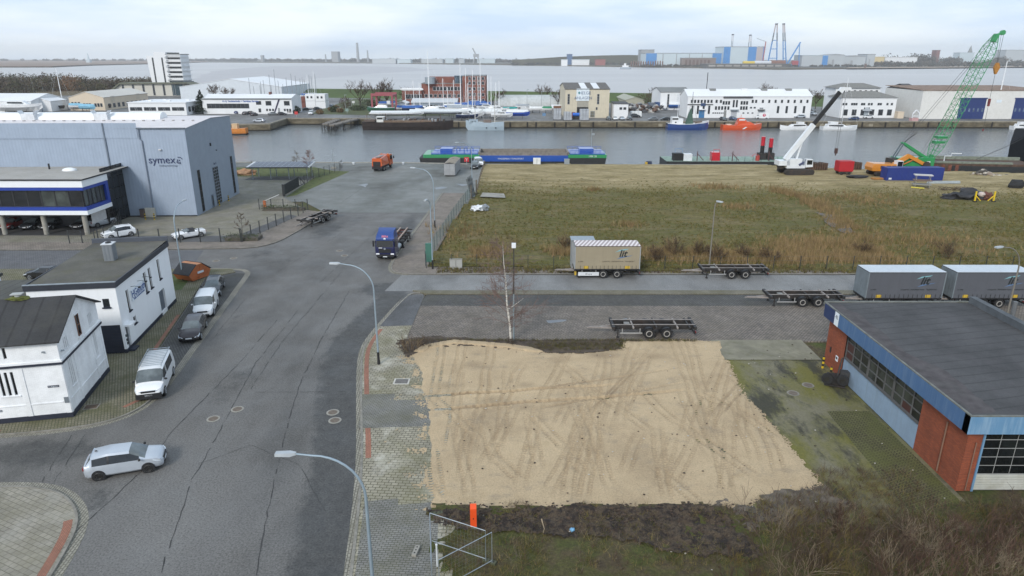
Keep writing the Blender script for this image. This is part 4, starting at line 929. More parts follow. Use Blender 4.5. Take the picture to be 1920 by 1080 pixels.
mb=MB();mb.box(-OW,-.12,7.9,.12,-.08,8.1);mb.box(.08,-.08,7.9,.12,12.2,8.1);mb.build('roof_edge',DARK,rf)
mb=MB();mb.blob((-6.5,8,8.1),(1.1,.8,.45),2,.02);mb.build('dome_light',D.materials['skylight_white'],rf,smooth=60)
mb=MB();mb.cyl((-10.5,9.5,8.0),(-10.5,9.5,8.9),.13,n=8);mb.build('vent_pipe',DARK,rf)
for x in(-1.1,-7.0,-13.0,-19.0,-25.0):
 mb=MB();mb.cyl((x,.75,0),(x,.75,3.0),.34,n=14);mb.build('column',CONC,t,smooth=40)
mb=MB();mb.box(-OW,11.4,0,-3.2,11.7,3.0);mb.box(-OW,6.0,0,-5.0,6.2,2.99,0);mb.build('garage_wall',M('garage_dark',(0.09,0.09,0.095),0.8),t)
mb=MB();mb.box(-1.25,.8,0.01,-1.1,12,3.0);
gz=Fr((-1.15,6.4,0),Y_,X)
gz.win(t,0,.1,6.0,8.6,DARK,GLD,4,5,.1,.1,'stair_glazing')
mb=MB();mb.box(-1.0,2.2,1.2,-.95,5.9,2.99);mb.build('side_panel',soff,t)
mb=MB();mb.face([(-OW,.02,.006),(-1.2,.02,.006),(-1.2,11.4,.006),(-OW,11.4,.006)]);mb.build('garage_floor',M('garage_floor_asphalt',(0.05,0.05,0.052),0.7),t)
def bollard(loc,lb):
 t=thing('bollard',lb,'bollard',loc,0,'yellow and black bollards')
 mb=MB()
 for k in range(5):mb.cyl((0,0,k*.2),(0,0,k*.2+.2),.09,n=10,m=k%2)
 mb.build('post',[M('safety_yellow',(0.62,0.42,0.02),0.5),BLACK],t)
 mb=MB();mb.cyl((0,0,1.0),(0,0,1.04),.1,.05,n=10);mb.build('cap',BLACK,t)
bollard(P(412,386,.04),'yellow and black bollard right of the hall gate');bollard(P(429,377,.04),'yellow and black bollard by the far slit window of the hall')
bollard(P(273,412,.04),'yellow and black bollard left of the pale switch cabinet');bollard(P(290,412,.04),'yellow and black bollard right of the pale switch cabinet')
bollard(P(1542,690,.03),'worn yellow bollard at the brick corner of the workshop');bollard(P(1556,710,.03),'worn yellow bollard between workshop wall and axle frame')
p=P(282,407,.04);t=thing('switch_cabinet','pale double door switch cabinet against the hall front','cabinet',p)
mb=MB();mb.box(-.75,0,0,.75,.6,1.45);mb.build('case',M('cabinet_pale',(0.52,0.5,0.44),0.6),t)
for x in(-.36,.36):mb=MB();mb.box(x-.34,-.02,.08,x+.34,0,1.38);mb.build('door',D.materials['cabinet_pale'],t)
p=P(268,408,.04);t=thing('waste_container','small dark cabinet beside the pale switch cabinet','cabinet',p);mb=MB();mb.box(-.4,0,0,.3,.6,1.3);mb.build('case',M('cabinet_brown',(0.12,0.09,0.08),0.6),t);mb=MB();mb.box(-.43,-.03,1.3,.33,.63,1.36);mb.build('lid',DARK,t)
# ================================================================ VEHICLES
TYRE=M('tyre',(0.018,0.018,0.019),0.85,var=0.3,scale=6)
RIM=M('alloy',(0.34,0.35,0.36),0.35,0.7)
RIMD=M('dark_alloy',(0.05,0.048,0.045),0.35,0.5)
LAMP=M('lamp_glass',(0.62,0.66,0.70),0.15,0.2,var=0.05)
TAIL=M('tail_lamp',(0.22,0.012,0.012),0.25)
PLATE=M('number_plate',(0.62,0.64,0.66),0.5)
TRIM=M('black_trim',(0.016,0.016,0.018),0.5,var=0.2)
def paint(name,c,metal=0.0,rough=0.28):
 if name in _M:return _M[name]
 t=NT(name).set(rough,metal,0.5);t.b.inputs['Coat Weight'].default_value=0.6;t.b.inputs['Coat Roughness'].default_value=0.08
 b=lin(c)[:3];t.col(t.ramp(t.noise(1.2,5),[(0.3,tuple(x*.93 for x in b)),(0.7,tuple(min(1,x*1.05)for x in b))]));_M[name]=t.m;return t.m
CARS={
'mpv':(4.35,1.80,1.56,-2.02,-1.72,.38,1.22,1.0,.98,1.06,(-.78,),RIMD),
'wagon':(4.70,1.82,1.46,-2.22,-1.85,.30,1.10,.92,.86,.98,(-.75,-1.65),RIM),
'suv':(4.25,1.82,1.62,-2.0,-1.65,.35,1.05,1.02,.98,1.08,(-.75,-1.5),RIM),
'hatch':(4.1,1.76,1.47,-1.9,-1.45,.30,1.08,.94,.88,1.0,(-.7,-1.4),RIM),
'sedan':(4.7,1.82,1.45,-1.75,-.95,.35,1.15,.92,.86,1.0,(-.6,),RIM),
'roadster':(4.35,1.84,1.30,-1.15,-.75,.05,.75,.90,.84,.95,(),RIM),
'small_van':(4.45,1.86,1.84,-2.15,-2.08,.65,1.30,1.10,1.04,1.10,(-.1,-.3,-1.2),RIM),
'van':(5.4,1.96,1.97,-2.62,-2.55,1.15,1.95,1.20,1.10,1.2,(.45,.25,-2.0),RIM),
}
def car_shape(kind):
 L,W,H,rb,rt,ft,cw,belt,hood,tail,pil,rim=CARS[kind]
 h=W/2;van=kind in('van','small_van')
 wt=.85 if van else .70
 st=[(-L/2,.42,tail*.72,tail*.8,h*.82,h*.7,''),(-L/2+.07,.27,tail-.06,tail,h*.95,h*.8,''),
(rb,.23,belt-(0 if rb<-1.9 else-.01),max(tail,belt+.05),h,h*.82,'R'),(rt,.21,belt,H-.05,h,h*wt,'')]
 xs=[]
 for p in sorted(pil):xs+=[p-.05,p+.05]
 side=[]
 pts=[rt+.06]+xs+[ft]
 solid=van
 prev=rt
 seq=[(rt+.06,'P')]+[(x,None)for x in xs]
 n=len(xs)//2
 st[-1]=st[-1][:6]+('P',)
 roof=lambda x:H+.02*math.sin(math.pi*max(0,min(1,(x-rt)/(ft-rt+.001))))-(.10*max(0,(rt+1.3-x)/1.3)**2 if not van else 0)-.03*max(0,(x-ft+.6)/.6)**2
 st.append((rt+.06,.21,belt,roof(rt+.06),h,h*wt,'S'))
 for p in sorted(pil):
  st.append((p-.05,.21,belt,roof(p),h,h*wt,'P'));st.append((p+.05,.21,belt,roof(p),h,h*wt,'S'))
 st.append((ft,.21,belt-.01,roof(ft)-.01,h,h*wt,'W'))
 mx=ft+(cw-ft)*.62
 st.append((mx,.22,belt-.02,H-(H-belt-.04)*.58,h,h*(wt+.07),'V'))
 st.append((cw,.22,belt-.04,belt+.05,h,h*.83,''))
 st.append((L/2-.75,.23,hood-.05,hood+.05,h*.985,h*.8,''));st.append((L/2-.28,.26,hood-.10,hood-.02,h*.93,h*.74,''))
 st.append((L/2-.07,.3,hood-.26,hood-.2,h*.84,h*.66,''));st.append((L/2,.36,hood-.42,hood-.38,h*.74,h*.6,''))
 if van:st=[s[:6]+(('P' if s[0]<(-.2 if kind=='small_van' else .3)and s[6]=='S' and not(kind=='van' and-2<s[0]<-.2)else s[6]),)for s in st]
 return st
def make_car(kind,paint_m,label,cat,rack=False):
 L,W,H,rb,rt,ft,cw,belt,hood,tail,pil,rim=CARS[kind];h=W/2
 st=car_shape(kind);rings=[];van=kind in('van','small_van')
 for x,zb,zs,zt,wl,w2,fl in st:
  half=[(wl*.86,zb),(wl*.985,zb+.13),(wl,zb+(zs-zb)*.55),(wl*.975,zs),(w2*1.05,zt-min(.12,(zt-zs)*.5)),(w2*.9,zt-.01),(w2*.45,zt+.025)]
  rings.append([(x,y,z)for y,z in half]+[(x,-y,z)for y,z in half[::-1]])
 n=14;body=MB();G={'windscreen':MB(),'rear_window':MB(),'side_window':MB(),'side_window_':MB()}
 body.add([p for r in rings for p in r],[])
 vs=[p for r in rings for p in r]
 for k in range(len(st)-1):
  fl=st[k][6]
  for i in range(n):
   j=(i+1)%n;f=(k*n+i,k*n+j,(k+1)*n+j,(k+1)*n+i);tgt=None
   if fl in('W','V')and 4<=i<=8:tgt='windscreen'
   elif fl=='R' and 4<=i<=8:tgt='rear_window' if kind not in('van',)else None
   elif fl in('S','W')and i==3:tgt='side_window'
   elif fl in('S','W')and i==9:tgt='side_window_'
   if tgt:G[tgt].add([vs[q]for q in f],[(0,1,2,3)])
   else:body.f.append(f);body.m.append(1 if(fl=='P' and i in(3,9)and not van and .5>st[k][0]>rt+.2)else 2 if(kind=='roadster' and fl in('P','S','R')and 4<=i<=8)else 0)
 body.f.append(tuple(range(n-1,-1,-1)));body.m.append(0);body.f.append(tuple((len(st)-1)*n+i for i in range(n)));body.m.append(0)
 wr=.33 if kind not in('van',)else .35
 ax=[(-L/2+.78 if kind!='van' else-L/2+1.0),L/2-.86]
 for x in ax:
  for s in(1,-1):body.cyl((x,s*(h-.3),wr),(x,s*(h+.006),wr),wr+.055,n=20,m=1)
 body.box(-L/2+.5,-h*.8,.16,L/2-.5,h*.8,.26,1)
 t=thing('parked_car',label,cat)
 b=body.build('body',[paint_m,TRIM,M('soft_top',(0.02,0.02,0.024),.8)],t,smooth=38)
 b.data.flip_normals()if b.data.polygons[40].normal.z<-0.9 else None
 for nm,g in G.items():
  if g.f:g.build(nm.rstrip('_'),glass('car_glass',(0.022,0.025,0.028),.05)if nm!='windscreen' else glass('windscreen_glass',(.13,.15,.155),.06),t,smooth=40)  # windscreen colour lightened to carry reflected sky over the grey dash
 for x in ax:
  for s in(1,-1):
   w=MB();w.cyl((x,s*(h-.2),wr),(x,s*(h+.015),wr),wr,n=20);wo=w.build('wheel',TYRE,t,smooth=40)
   r_=MB();r_.cyl((x,s*(h+.01),wr),(x,s*(h+.022),wr),wr*.42,n=14,m=1)
   for q in range(5):
    a=2*math.pi*q/5;r_.bar((x,s*(h+.018),wr),(x+wr*.64*math.cos(a),s*(h+.018),wr+wr*.64*math.sin(a)),.09,.02)
   r_.tube([(x+wr*.64*math.cos(2*math.pi*q/12),s*(h+.018),wr+wr*.64*math.sin(2*math.pi*q/12))for q in range(13)],.025,4)
   r_.build('rim',[rim,BLACK],wo)
 for s in(1,-1):
  m=MB();m.add([(L/2-.62,s*h*.93,hood-.10),(L/2-.2,s*h*.90,hood-.17),(L/2-.06,s*h*.70,hood-.23),(L/2-.02,s*h*.5,hood-.30),(L/2-.04,s*h*.55,hood-.36),(L/2-.14,s*h*.86,hood-.33),(L/2-.5,s*h*.96,hood-.22)],[(0,1,2,3,4,5,6)])
  bm=[(p[0]+.03,p[1]+s*.03,p[2]+.01)for p in m.v];m2=MB();m2.extrude(bm,(-.05,-s*.05,-.02));m2.build('headlight',LAMP,t)
  m=MB();m.cbox((-L/2+.06,s*h*.76,tail-.2),(.14,.28,.17 if kind not in('van','small_van')else .5));m.build('tail_light',TAIL,t)
  m=MB();m.blob((cw-.28,s*(h+.13),belt+.06),(.09,.13,.09),1,.1);m.build('wing_mirror',TRIM if kind in('mpv','van')else paint_m,t,smooth=50)
 m=MB();m.cbox((L/2-.03,0,hood-.32),(.1,h*1.0,.14));m.cbox((L/2-.03,0,.40),(.12,h*1.3,.16));m.build('grille',TRIM,t)
 m=MB();m.cbox((L/2+.03,0,.50),(.02,.52,.11));m.build('number_plate',PLATE,t)
 m=MB();m.cbox((-L/2-.01,0,.62),(.02,.52,.11));m.build('number_plate',PLATE,t)
 return t
def put(o,x,y,heading,z=0.0):
 o.location=(x,y,z);o.rotation_euler=(0,0,R(heading));return o
SILVER=paint('silver_paint',(0.50,0.54,0.59),.3,.3);WHITEP=paint('white_paint',(0.78,0.79,0.80));AUB=paint('aubergine_paint',(0.022,0.016,0.02),.3);GREYP=paint('slate_paint',(0.03,0.035,0.043),.4);BLKP=paint('black_paint',(0.012,0.012,0.014));REDP=paint('red_paint',(0.22,0.015,0.012));BLUEP=paint('blue_paint',(0.03,0.06,0.16),.3);MIDG=paint('mid_grey_paint',(0.2,0.21,0.22),.5)
c=make_car('mpv',SILVER,'silver compact car turning across the empty road in the foreground','car');c.name='moving_car';put(c,-23.95,36.75,18.5)
m=MB();m.blob((-1.5,.0,1.57),(.1,.03,.05),1,.1);m.build('aerial',TRIM,c)
c=make_car('van',WHITEP,'white panel van with roof rack parked nearest at the kerb','van');c.name='panel_van';put(c,-27.75,48.1,-74,.02)
m=MB()
for s in(1,-1):m.tube([(1.0,s*.78,2.02),(.9,s*.78,2.12),(-2.6,s*.78,2.12),(-2.6,s*.78,2.02)],.03,5)
for k in range(11):m.bar((.75-k*.33,-.78,2.1),(.75-k*.33,.78,2.1),.05,.03)
m.build('roof_rack',GALV,c)
m=MB();m.cbox((2.62,0,.42),(.24,1.72,.42));m.build('bumper',TRIM,c);m=MB();m.bar((2.66,-.55,.84),(2.66,.55,.84),.06,.05);m.build('chrome_strip',LAMP,c)
m=MB();m.cbox((1.62,.05,1.5),(.02,.5,.12));m.build('dashboard_paper',PLATE,c)
c=make_car('wagon',AUB,'dark aubergine estate car parked behind the white panel van','car');put(c,-29.5,58.6,-75,.02)
c=make_car('small_van',WHITEP,'small white delivery van parked between two dark estate cars','van');c.name='small_van';put(c,-30.85,64.6,-75,.02)
c2=make_car('wagon',GREYP,'slate grey estate car parked farthest along the kerb near the orange skip','car');put(c2,-32.6,70.6,-75,.02)
c=make_car('suv',WHITEP,'white crossover car parked behind the fence beside the office wing','car');p=P(214,449);put(c,p.x,p.y+1.3,-132,.05)
c=make_car('roadster',WHITEP,'white roadster with black soft top parked behind the fence','car');p=P(348,449);put(c,p.x,p.y+1.1,-138,.05)
c=make_car('hatch',SILVER,'white hatchback parked at the open end under the office wing','car');put(c,-62.6,102.0,62,.05)
c=make_car('wagon',BLKP,'black estate car under the office wing, nearest to the corner column','car');put(c,-64.7,101.0,-90,.05)
for(x,pm,lb)in((-69.2,BLKP,'black estate car in the shade between the first and second column'),(-72.0,GREYP,'dark grey estate car in the shade behind the second column'),(-75.2,REDP,'dark red car at the left picture edge under the office wing')):
 o=copy_tree(c,None,lb);o.location=(x,100.6,.05)
 for ch in o.children:
  if ch.name.startswith(('body','wing')):ch.material_slots[0].link='OBJECT';ch.material_slots[0].material=pm
c=make_car('sedan',BLKP,'black saloon half hidden behind the company house roof','car');put(c,-53.8,75.4,178,.09)
RUSTF=M('chassis_black',(0.022,0.021,0.021),0.6,var=0.4,scale=2,dirt=(0.08,0.05,0.035),dirt_amt=0.5)
RAIL=M('chassis_rail',(0.27,0.24,0.22),0.6,var=0.25,scale=2)
def dual_wheel(t,x,y,s,r=.5,w=.55):
 m=MB();m.cyl((x,y-s*w,r),(x,y,r),r,n=18);o=m.build('wheel',TYRE,t,smooth=40)
 m=MB();m.tube([(x+r*.52*math.cos(2*math.pi*q/16),y+s*.01,r+r*.52*math.sin(2*math.pi*q/16))for q in range(17)],.045,5);m.cyl((x,y,r),(x,y+s*.05,r),r*.25,n=10,m=1);m.build('rim',[M('wheel_steel',(0.42,0.40,0.37),.5,.3),BLACK],o)
def chassis(label,box=False):
 t=thing('container_chassis',label,'trailer')
 F_=MB()
 for s in(1,-1):F_.box(-.0,s*.62-.09,.95,7.6,s*.62+.09,1.17,0);F_.box(0,s*.62-.06,1.17,7.6,s*.62+.06,1.2,1);F_.box(.1,s*.62-.05,.72,7.4,s*.62+.05,.95,0)
 for x in(.1,1.9,4.0,5.9,7.0):F_.box(x-.06,-1.22,.98,x+.06,1.22,1.14,1 if x in(1.9,5.9)else 0)
 for x in(.1,7.5):F_.box(x-.12,-1.25,.9,x+.12,1.25,1.18,0)
 F_.box(7.45,-1.2,.45,7.55,1.2,.6,0);F_.box(7.2,-.1,.45,7.5,.1,1.0,0);F_.box(3.0,-.6,.7,5.6,.6,.9,0)
 F_.build('frame',[RUSTF,RAIL],t)
 m=MB();m.bar((.3,.4,.75),(-1.0,.05,.7),.14);m.bar((.3,-.4,.75),(-1.0,-.05,.7),.14);m.bar((-1.0,0,.7),(-2.0,0,.7),.16,.14);m.cyl((-2.0,0,.66),(-2.2,0,.66),.06,n=8);m.build('drawbar',RAIL,t)
 for x in(3.35,4.95):
  for s in(1,-1):
   dual_wheel(t,x,s*1.2,s)
   m=MB()
   m.loft([[(x+.58*math.cos(a),y,.52+.56*math.sin(a))for a in[math.pi*q/8 for q in range(9)]]for y in(s*.65,s*1.24)],close=False);m.build('mudguard',TRIM,t)
 for s in(1,-1):
  m=MB();m.box(.7,s*1.18-.02,.52,2.7,s*1.18+.02,.62);m.bar((.9,s*1.16,.6),(.9,s*1.16,1.0),.06);m.bar((2.5,s*1.16,.6),(2.5,s*1.16,1.0),.06);m.build('side_guard',M('guard_alloy',(0.40,0.40,0.39),.5,.3),t)
  m=MB();m.bar((.55,s*.9,.1),(.55,s*.9,1.0),.09);m.cbox((.55,s*.9,.08),(.25,.25,.06));m.build('landing_leg',RUSTF,t)
 m=MB();m.cbox((1.5,.25,.85),(.5,.5,.35));m.build('valve_box',M('tank_pale',(0.25,0.25,0.24),.5),t);m=MB();m.cyl((2.2,-.3,.8),(2.9,-.3,.8),.16,n=10);m.build('air_tank',M('tank_pale',(0.25,0.25,0.24),.5),t)
 for s in(1,-1):m=MB();m.cbox((7.58,s*.95,.62),(.06,.4,.14));m.build('tail_light',TAIL,t)
 return t
ch=chassis('empty container chassis trailer standing on the cobbles by the sand edge');put(ch,9.1,58.55,0,.05)
for lb,px,py,a in(('empty container chassis trailer parked on the far verge right of the tan trailer',22.0,76.3,0),('empty container chassis trailer in front of the grey swap bodies',26.4,66.9,0)):
 put(copy_tree(ch,None,lb),px,py,a,.05)
o=copy_tree(ch,None,'empty container chassis trailer parked left of the road by the brown footway');put(o,-31.35,100.6,73,.0)
def curtain(name,c):return corr(name,c,0.12,'X',0.55,0,tuple(x*.6 for x in c),0.25,0.012)
def stripe_roof():
 t=NT('striped_roof').set(.6);w_=t.n('ShaderNodeTexWave');w_.wave_type='BANDS';w_.bands_direction='X';w_.inputs['Scale'].default_value=0.314159/.44;t.l(t.vec((1,1,1),(0,0,.35)),w_.inputs['Vector'])
 t.col(t.mix(t.ramp(w_.outputs['Fac'],[(.45,0.0),(.55,1.0)]),(.36,.29,.28),(.72,.66,.65)));return t.m
LITBLK=M('logo_black',(0.012,0.018,0.02),.5);TEAL=M('logo_teal',(0.20,0.40,0.44),.5);DBLUE=M('logo_blue',(0.10,0.17,0.30),.5);YEL=M('label_yellow',(0.50,0.33,0.03),.6)
def swap_body(label,cmat,rmat,L_,x,y,endm,txtm,logo2):
 t=thing('swap_container',label,'swap body',(x,y,1.2));W_,H_=2.52,2.75
 m=MB();m.box(0,0,0,L_,W_,H_-.06);m.build('curtain_side',cmat,t)
 m=MB();m.box(-.02,-.015,H_-.10,L_+.02,W_+.015,H_-.04,1);m.box(0,0,H_-.04,L_,W_,H_,0);m.build('roof',[rmat,TRIM],t)
 m=MB();m.box(-.06,0,0,0,W_,H_-.1)
 for k in range(6):m.box(-.08,.2+k*.4,.15,-.06,.26+k*.4,H_-.25)
 m.build('end_wall',endm,t)
 m=MB()
 for xx in(0,L_):
  for yy in(0,W_):m.box(xx-.05,yy-.03,-.05,xx+.05,yy+.03,H_-.1)
 m.build('corner_post',endm,t)
 m=MB();m.box(-.02,-.03,-.14,L_+.02,W_+.03,0);m.build('base_frame',TRIM,t)
 m=MB()
 k=int(L_/.48)
 for i in range(k):m.box(.6+i*.46,-.025,0.0,.64+i*.46,-.005,.38)
 m.build('straps',TRIM,t)
 for xx in(1.3,L_-1.4):m=MB();m.box(xx-.28,-.022,.03,xx+.28,-.006,.34);m.build('warning_label',YEL,t)
 m=MB()
 for s in((4.55,1.98,6.15,2.42,.15,TEAL),(4.75,1.15,6.6,1.62,.09,DBLUE)):
  dx=L_-7.45
  m2=MB();a=[(s[0]+dx,-.012,s[1]),(s[0]+dx+.5,-.012,s[1]+.28),(s[2]+dx,-.012,s[3]),(s[2]+dx-.25,-.012,s[3]-s[4]),(s[0]+dx+.6,-.012,s[1]+.16)];m2.extrude(a,(0,.008,0));m2.build('logo_stroke',s[5],t)
 text('lettering','lit',LITBLK,t,(L_-2.0,-.02,1.8),(S2,0,0),1.15,.006,shear=.25,bold=.02)
 text('lettering','LOGISTIK - INFORMATION - TRANSPORT',txtm,t,(L_-2.45,-.014,.88),(S2,0,0),.2,.004)
 text('lettering','# 1000',txtm,t,(.65,-.014,.88),(S2,0,0),.2,.004)
 return t
TANC=curtain('tan_curtain',(0.30,0.255,0.175));GRC=curtain('grey_curtain',(0.095,0.10,0.115));ENDG=M('end_grey',(0.30,0.315,0.32),.6,dirt=(.15,.15,.15),dirt_amt=.4,streak=True);ENDB=M('end_slate',(0.17,0.20,0.22),.6,dirt=(.1,.1,.1),dirt_amt=.4,streak=True)
TXT=M('text_brown',(0.06,0.045,0.03),.6)
swap_body('tan curtain-sided swap body with striped roof on a trailer by the grass',TANC,stripe_roof(),7.45,7.25,75.35,ENDG,TXT,0)
GROOF=corr('swap_roof',(0.52,0.57,0.62),.5,'X',.5,0,(.35,.37,.38),.3,.03)
swap_body('grey curtain-sided swap body behind the workshop, left of the pair',GRC,GROOF,7.7,35.85,65.3,ENDB,LITBLK,1)
swap_body('grey curtain-sided swap body behind the workshop, right of the pair',GRC,GROOF,7.7,44.65,65.3,ENDB,LITBLK,1)
o=copy_tree(ch,None,'trailer carrying the tan swap body');put(o,7.2,76.6,0,.03);o.name='container_trailer'
m=MB();m.box(.45,-1.27,.35,2.85,-1.24,.78);m.build('side_skirt',M('skirt_white',(.62,.64,.65),.5),o)
text('lettering','Krone',LITBLK,o,(1.65,-1.275,.56),(S2,0,0),.3,.004,shear=.3)
for s in(1,-1):m=MB();m.cbox((.15,s*.9,.6),(.2,.35,.5));m.build('yellow_chock',YEL,o)
for x,lb in((35.9,'trailer under the left grey swap body'),(44.7,'trailer under the right grey swap body')):o=copy_tree(ch,None,lb);put(o,x,66.6,0,.03);o.name='container_trailer'
p=P(1072,505);t=thing('site_kiosk','tall grey sheet metal kiosk standing behind the tan swap body','kiosk',(7.15,78.9,.1))
m=MB();m.box(0,0,0,2.65,1.8,3.5);m.build('wall',ENDG,t);m=MB();m.box(-.1,-.1,3.5,2.75,1.9,3.62);m.build('roof',GALV,t);m=MB();m.box(.2,-.03,.1,1.1,0,2.1);m.build('door',ENDB,t)
CAB=paint('lorry_blue',(0.012,0.016,0.075),.2);CABT=paint('lorry_light_blue',(0.012,0.05,0.22),.1)
t=thing('lorry','dark blue lorry with empty container frame parked at the kerb','lorry',(-16.0,83.0,0),R(-92.6))
m=MB();Z=1
prof=[(0.0,.45),(.05,1.1),(0.02,1.6),(-.12,2.35),(-.25,2.7)]
rings=[]
for x,z,w_ in((0.02,.5,1.2),(.08,1.0,1.24),(.05,1.75,1.25),(-.22,2.72,1.2)):
 rings.append([(-2.15,-1.25,z),(x-.12,-w_,z),(x,-w_+.14,z),(x,w_-.14,z),(x-.12,w_,z),(-2.15,1.25,z)])
m.loft(rings);m.build('cab',CAB,t,smooth=30)
m=MB();m.loft([[(-2.15,-1.2,2.72),(-.22,-1.16,2.72),(-.22,1.16,2.72),(-2.15,1.2,2.72)],[(-2.15,-1.15,3.3),(-.5,-1.08,3.15),(-.5,1.08,3.15),(-2.15,1.15,3.3)],[(-2.1,-1.1,3.75),(-1.1,-1.0,3.5),(-1.1,1.0,3.5),(-2.1,1.1,3.75)]]);m.build('roof_spoiler',CABT,t,smooth=30)
text('lettering','BERA',M('lettering_pink',(.5,.12,.2),.5),t,(-.36,0,2.98),(S2-.5,0,S2),.36,.01,bold=.01)
m=MB();m.add([(.06,-1.06,1.72),(.06,1.06,1.72),(-.17,1.04,2.56),(-.17,-1.04,2.56)],[(0,1,2,3)]);m.x=Matrix.Translation((.02,0,0));m.build('windscreen',GLD,t)
m=MB();m.cbox((.02,0,2.66),(.28,2.1,.1));m.build('sun_visor',CABT,t)
for s in(1,-1):
 m=MB();m.box(-1.3,s*1.25-.01,1.7,-.25,s*1.25+.012,2.45);m.build('side_window',GLD,t)
 m=MB();m.cbox((.0,s*1.42,2.15),(.12,.22,.75));m.bar((-.05,s*1.22,2.4),(0,s*1.42,2.3),.05);m.build('wing_mirror',TRIM,t)
 m=MB();m.cbox((.06,s*.92,.82),(.12,.42,.22));m.build('headlight',M('lit_headlight',(.8,.82,.85),.2),t)  # plain white colour stands in for the glow of the lit lamp
 m=MB();m.cyl((-2.4,s*.95,.3),(-2.4,s*.95,.95),.0001+.02,n=6);m.build('hose',GALV,t)
m=MB();m.cbox((.05,0,1.25),(.14,1.5,.5));m.cbox((.06,0,.62),(.14,2.2,.3));m.build('grille',TRIM,t)
m=MB();m.cyl((.13,0,1.52),(.15,0,1.52),.13,n=14);m.cyl((-.1,0,2.72),(-.07,0,2.74),.15,n=14);m.build('badge',GALV,t)
m=MB();m.cbox((.14,0,.5),(.02,.52,.11));m.build('number_plate',PLATE,t)
m=MB();m.cbox((.1,-.55,1.62),(.02,.45,.1));m.build('name_plate',PLATE,t)
m=MB()
for s in(1,-1):m.box(-12.2,s*.45-.06,.75,-2.0,s*.45+.06,1.0);m.box(-12.3,s*.5-.08,1.15,-5.0,s*.5+.08,1.3,1)
for x in(-12.1,-10.4,-8.7,-7.0,-5.2):m.box(x-.1,-1.2,1.0,x+.1,1.2,1.16)
for x in(-11.2,-9.5,-7.8,-6.1):m.box(x-.06,-.5,1.08,x+.06,.5,1.2,2)
m.build('frame',[RUSTF,M('frame_tan',(.36,.27,.22),.6),M('frame_red',(.10,.03,.025),.7)],t)
for x in(-1.1,-5.9,-9.2,-10.6):
 for s in(1,-1):dual_wheel(t,x,s*1.22,s,.5,.5)
for s in(1,-1):
 m=MB();m.cyl((-4.6,s*.85,.75),(-2.9,s*.85,.75),.32,n=14);m.build('fuel_tank',GALV,t,smooth=40)
 m=MB();m.box(-8.2,s*1.2-.02,.5,-6.6,s*1.2+.02,.62);m.build('side_guard',D.materials['guard_alloy'],t)
m=MB();m.box(-2.6,-1.1,.9,-2.25,1.1,2.6);m.build('air_intake',TRIM,t)
OR=paint('works_orange',(0.55,0.10,0.02),0,.45)
t=thing('sweeper_lorry','orange road sweeper lorry standing on the quay apron','lorry',(-30.3,153.9,0),R(80))
m=MB();m.loft([[(0,-1.2,1.25),(0,1.2,1.25),(0,1.1,2.9),(0,-1.1,2.9)],[(4.6,-1.2,1.25),(4.6,1.2,1.25),(4.6,.8,3.2),(4.6,-.8,3.2)]]);m.build('hopper',OR,t)
m=MB();m.loft([[(5.2,-1.2,.8),(5.2,1.2,.8),(5.2,1.15,3.2),(5.2,-1.15,3.2)],[(7.3,-1.2,.8),(7.3,1.2,.8),(7.0,1.1,3.1),(7.0,-1.1,3.1)]]);m.build('cab',OR,t)
m=MB();m.box(5.5,-1.22,2.0,6.8,1.22,2.85);m.build('side_window',GLD,t)
m=MB();m.cbox((-.05,0,1.75),(.14,1.7,.9));m.cbox((-.1,0,.8),(.3,2.2,.5));m.build('rear_gear',TRIM,t)
m=MB();m.cbox((2.3,0,3.12),(3.8,.9,.12));m.build('hatch',M('hatch_grey',(.25,.23,.22),.6),t)
for x in(1.3,2.5,6.2):
 for s in(1,-1):dual_wheel(t,x,s*1.2,s,.5,.45)
for s in(1,-1):
 m=MB();m.cyl((5.2,s*.8,3.2),(5.2,s*.8,3.42),.1,n=8);m.build('beacon',M('beacon_orange',(.7,.2,.02),.3),t)
 m=MB();m.cbox((7.0,s*1.5,2.4),(.15,.25,.6));m.build('wing_mirror',TRIM,t)
 m=MB();m.cbox((-.12,s*.95,1.1),(.08,.3,.2));m.build('tail_light',TAIL,t)
m=MB();m.box(0,-1.0,.7,7.0,1.0,1.2);m.build('frame',RUSTF,t)
t=thing('covered_container','weathered grey open-top container with sagging cover on the quay apron','container',(-14.6,147.2,0),R(-3))
m=MB();m.box(0,0,.25,2.35,9.4,2.75);m.build('wall',corr('container_grey',(.27,.275,.28),.3,'Y',.6,0,(.16,.15,.14),.5),t)
m=MB();m.loft([[(-.05,y,2.72),(.6,y,2.92+.05*math.sin(y)),(1.2,y,2.98-.1*math.sin(y*1.3)),(1.8,y,2.9),(2.4,y,2.72)]for y in[i*.95-.05 for i in range(11)]],close=False);m.build('cover',M('cover_tan',(.25,.215,.17),.9,var=.2),t)
for x in(.6,1.75):m=MB();m.box(x-.55,-.05,.35,x+.55,0,2.6);m.build('door',M('container_door_grey',(.30,.31,.32),.6,dirt=(.14,.14,.14),dirt_amt=.6),t)
m=MB();m.cyl((.1,.8,.25),(2.25,.8,.25),.24,n=10);m.cyl((.1,8.5,.25),(2.25,8.5,.25),.24,n=10);m.build('roller',BLACK,t)
c=make_car('suv',BLKP,'dark off-road car parked beside the far end of the field fence','car');put(c,-8.6,158.8,-92)
c=make_car('small_van',WHITEP,'white small van behind the dark off-road car on the quay','van');put(c,-7.9,162.9,-80)
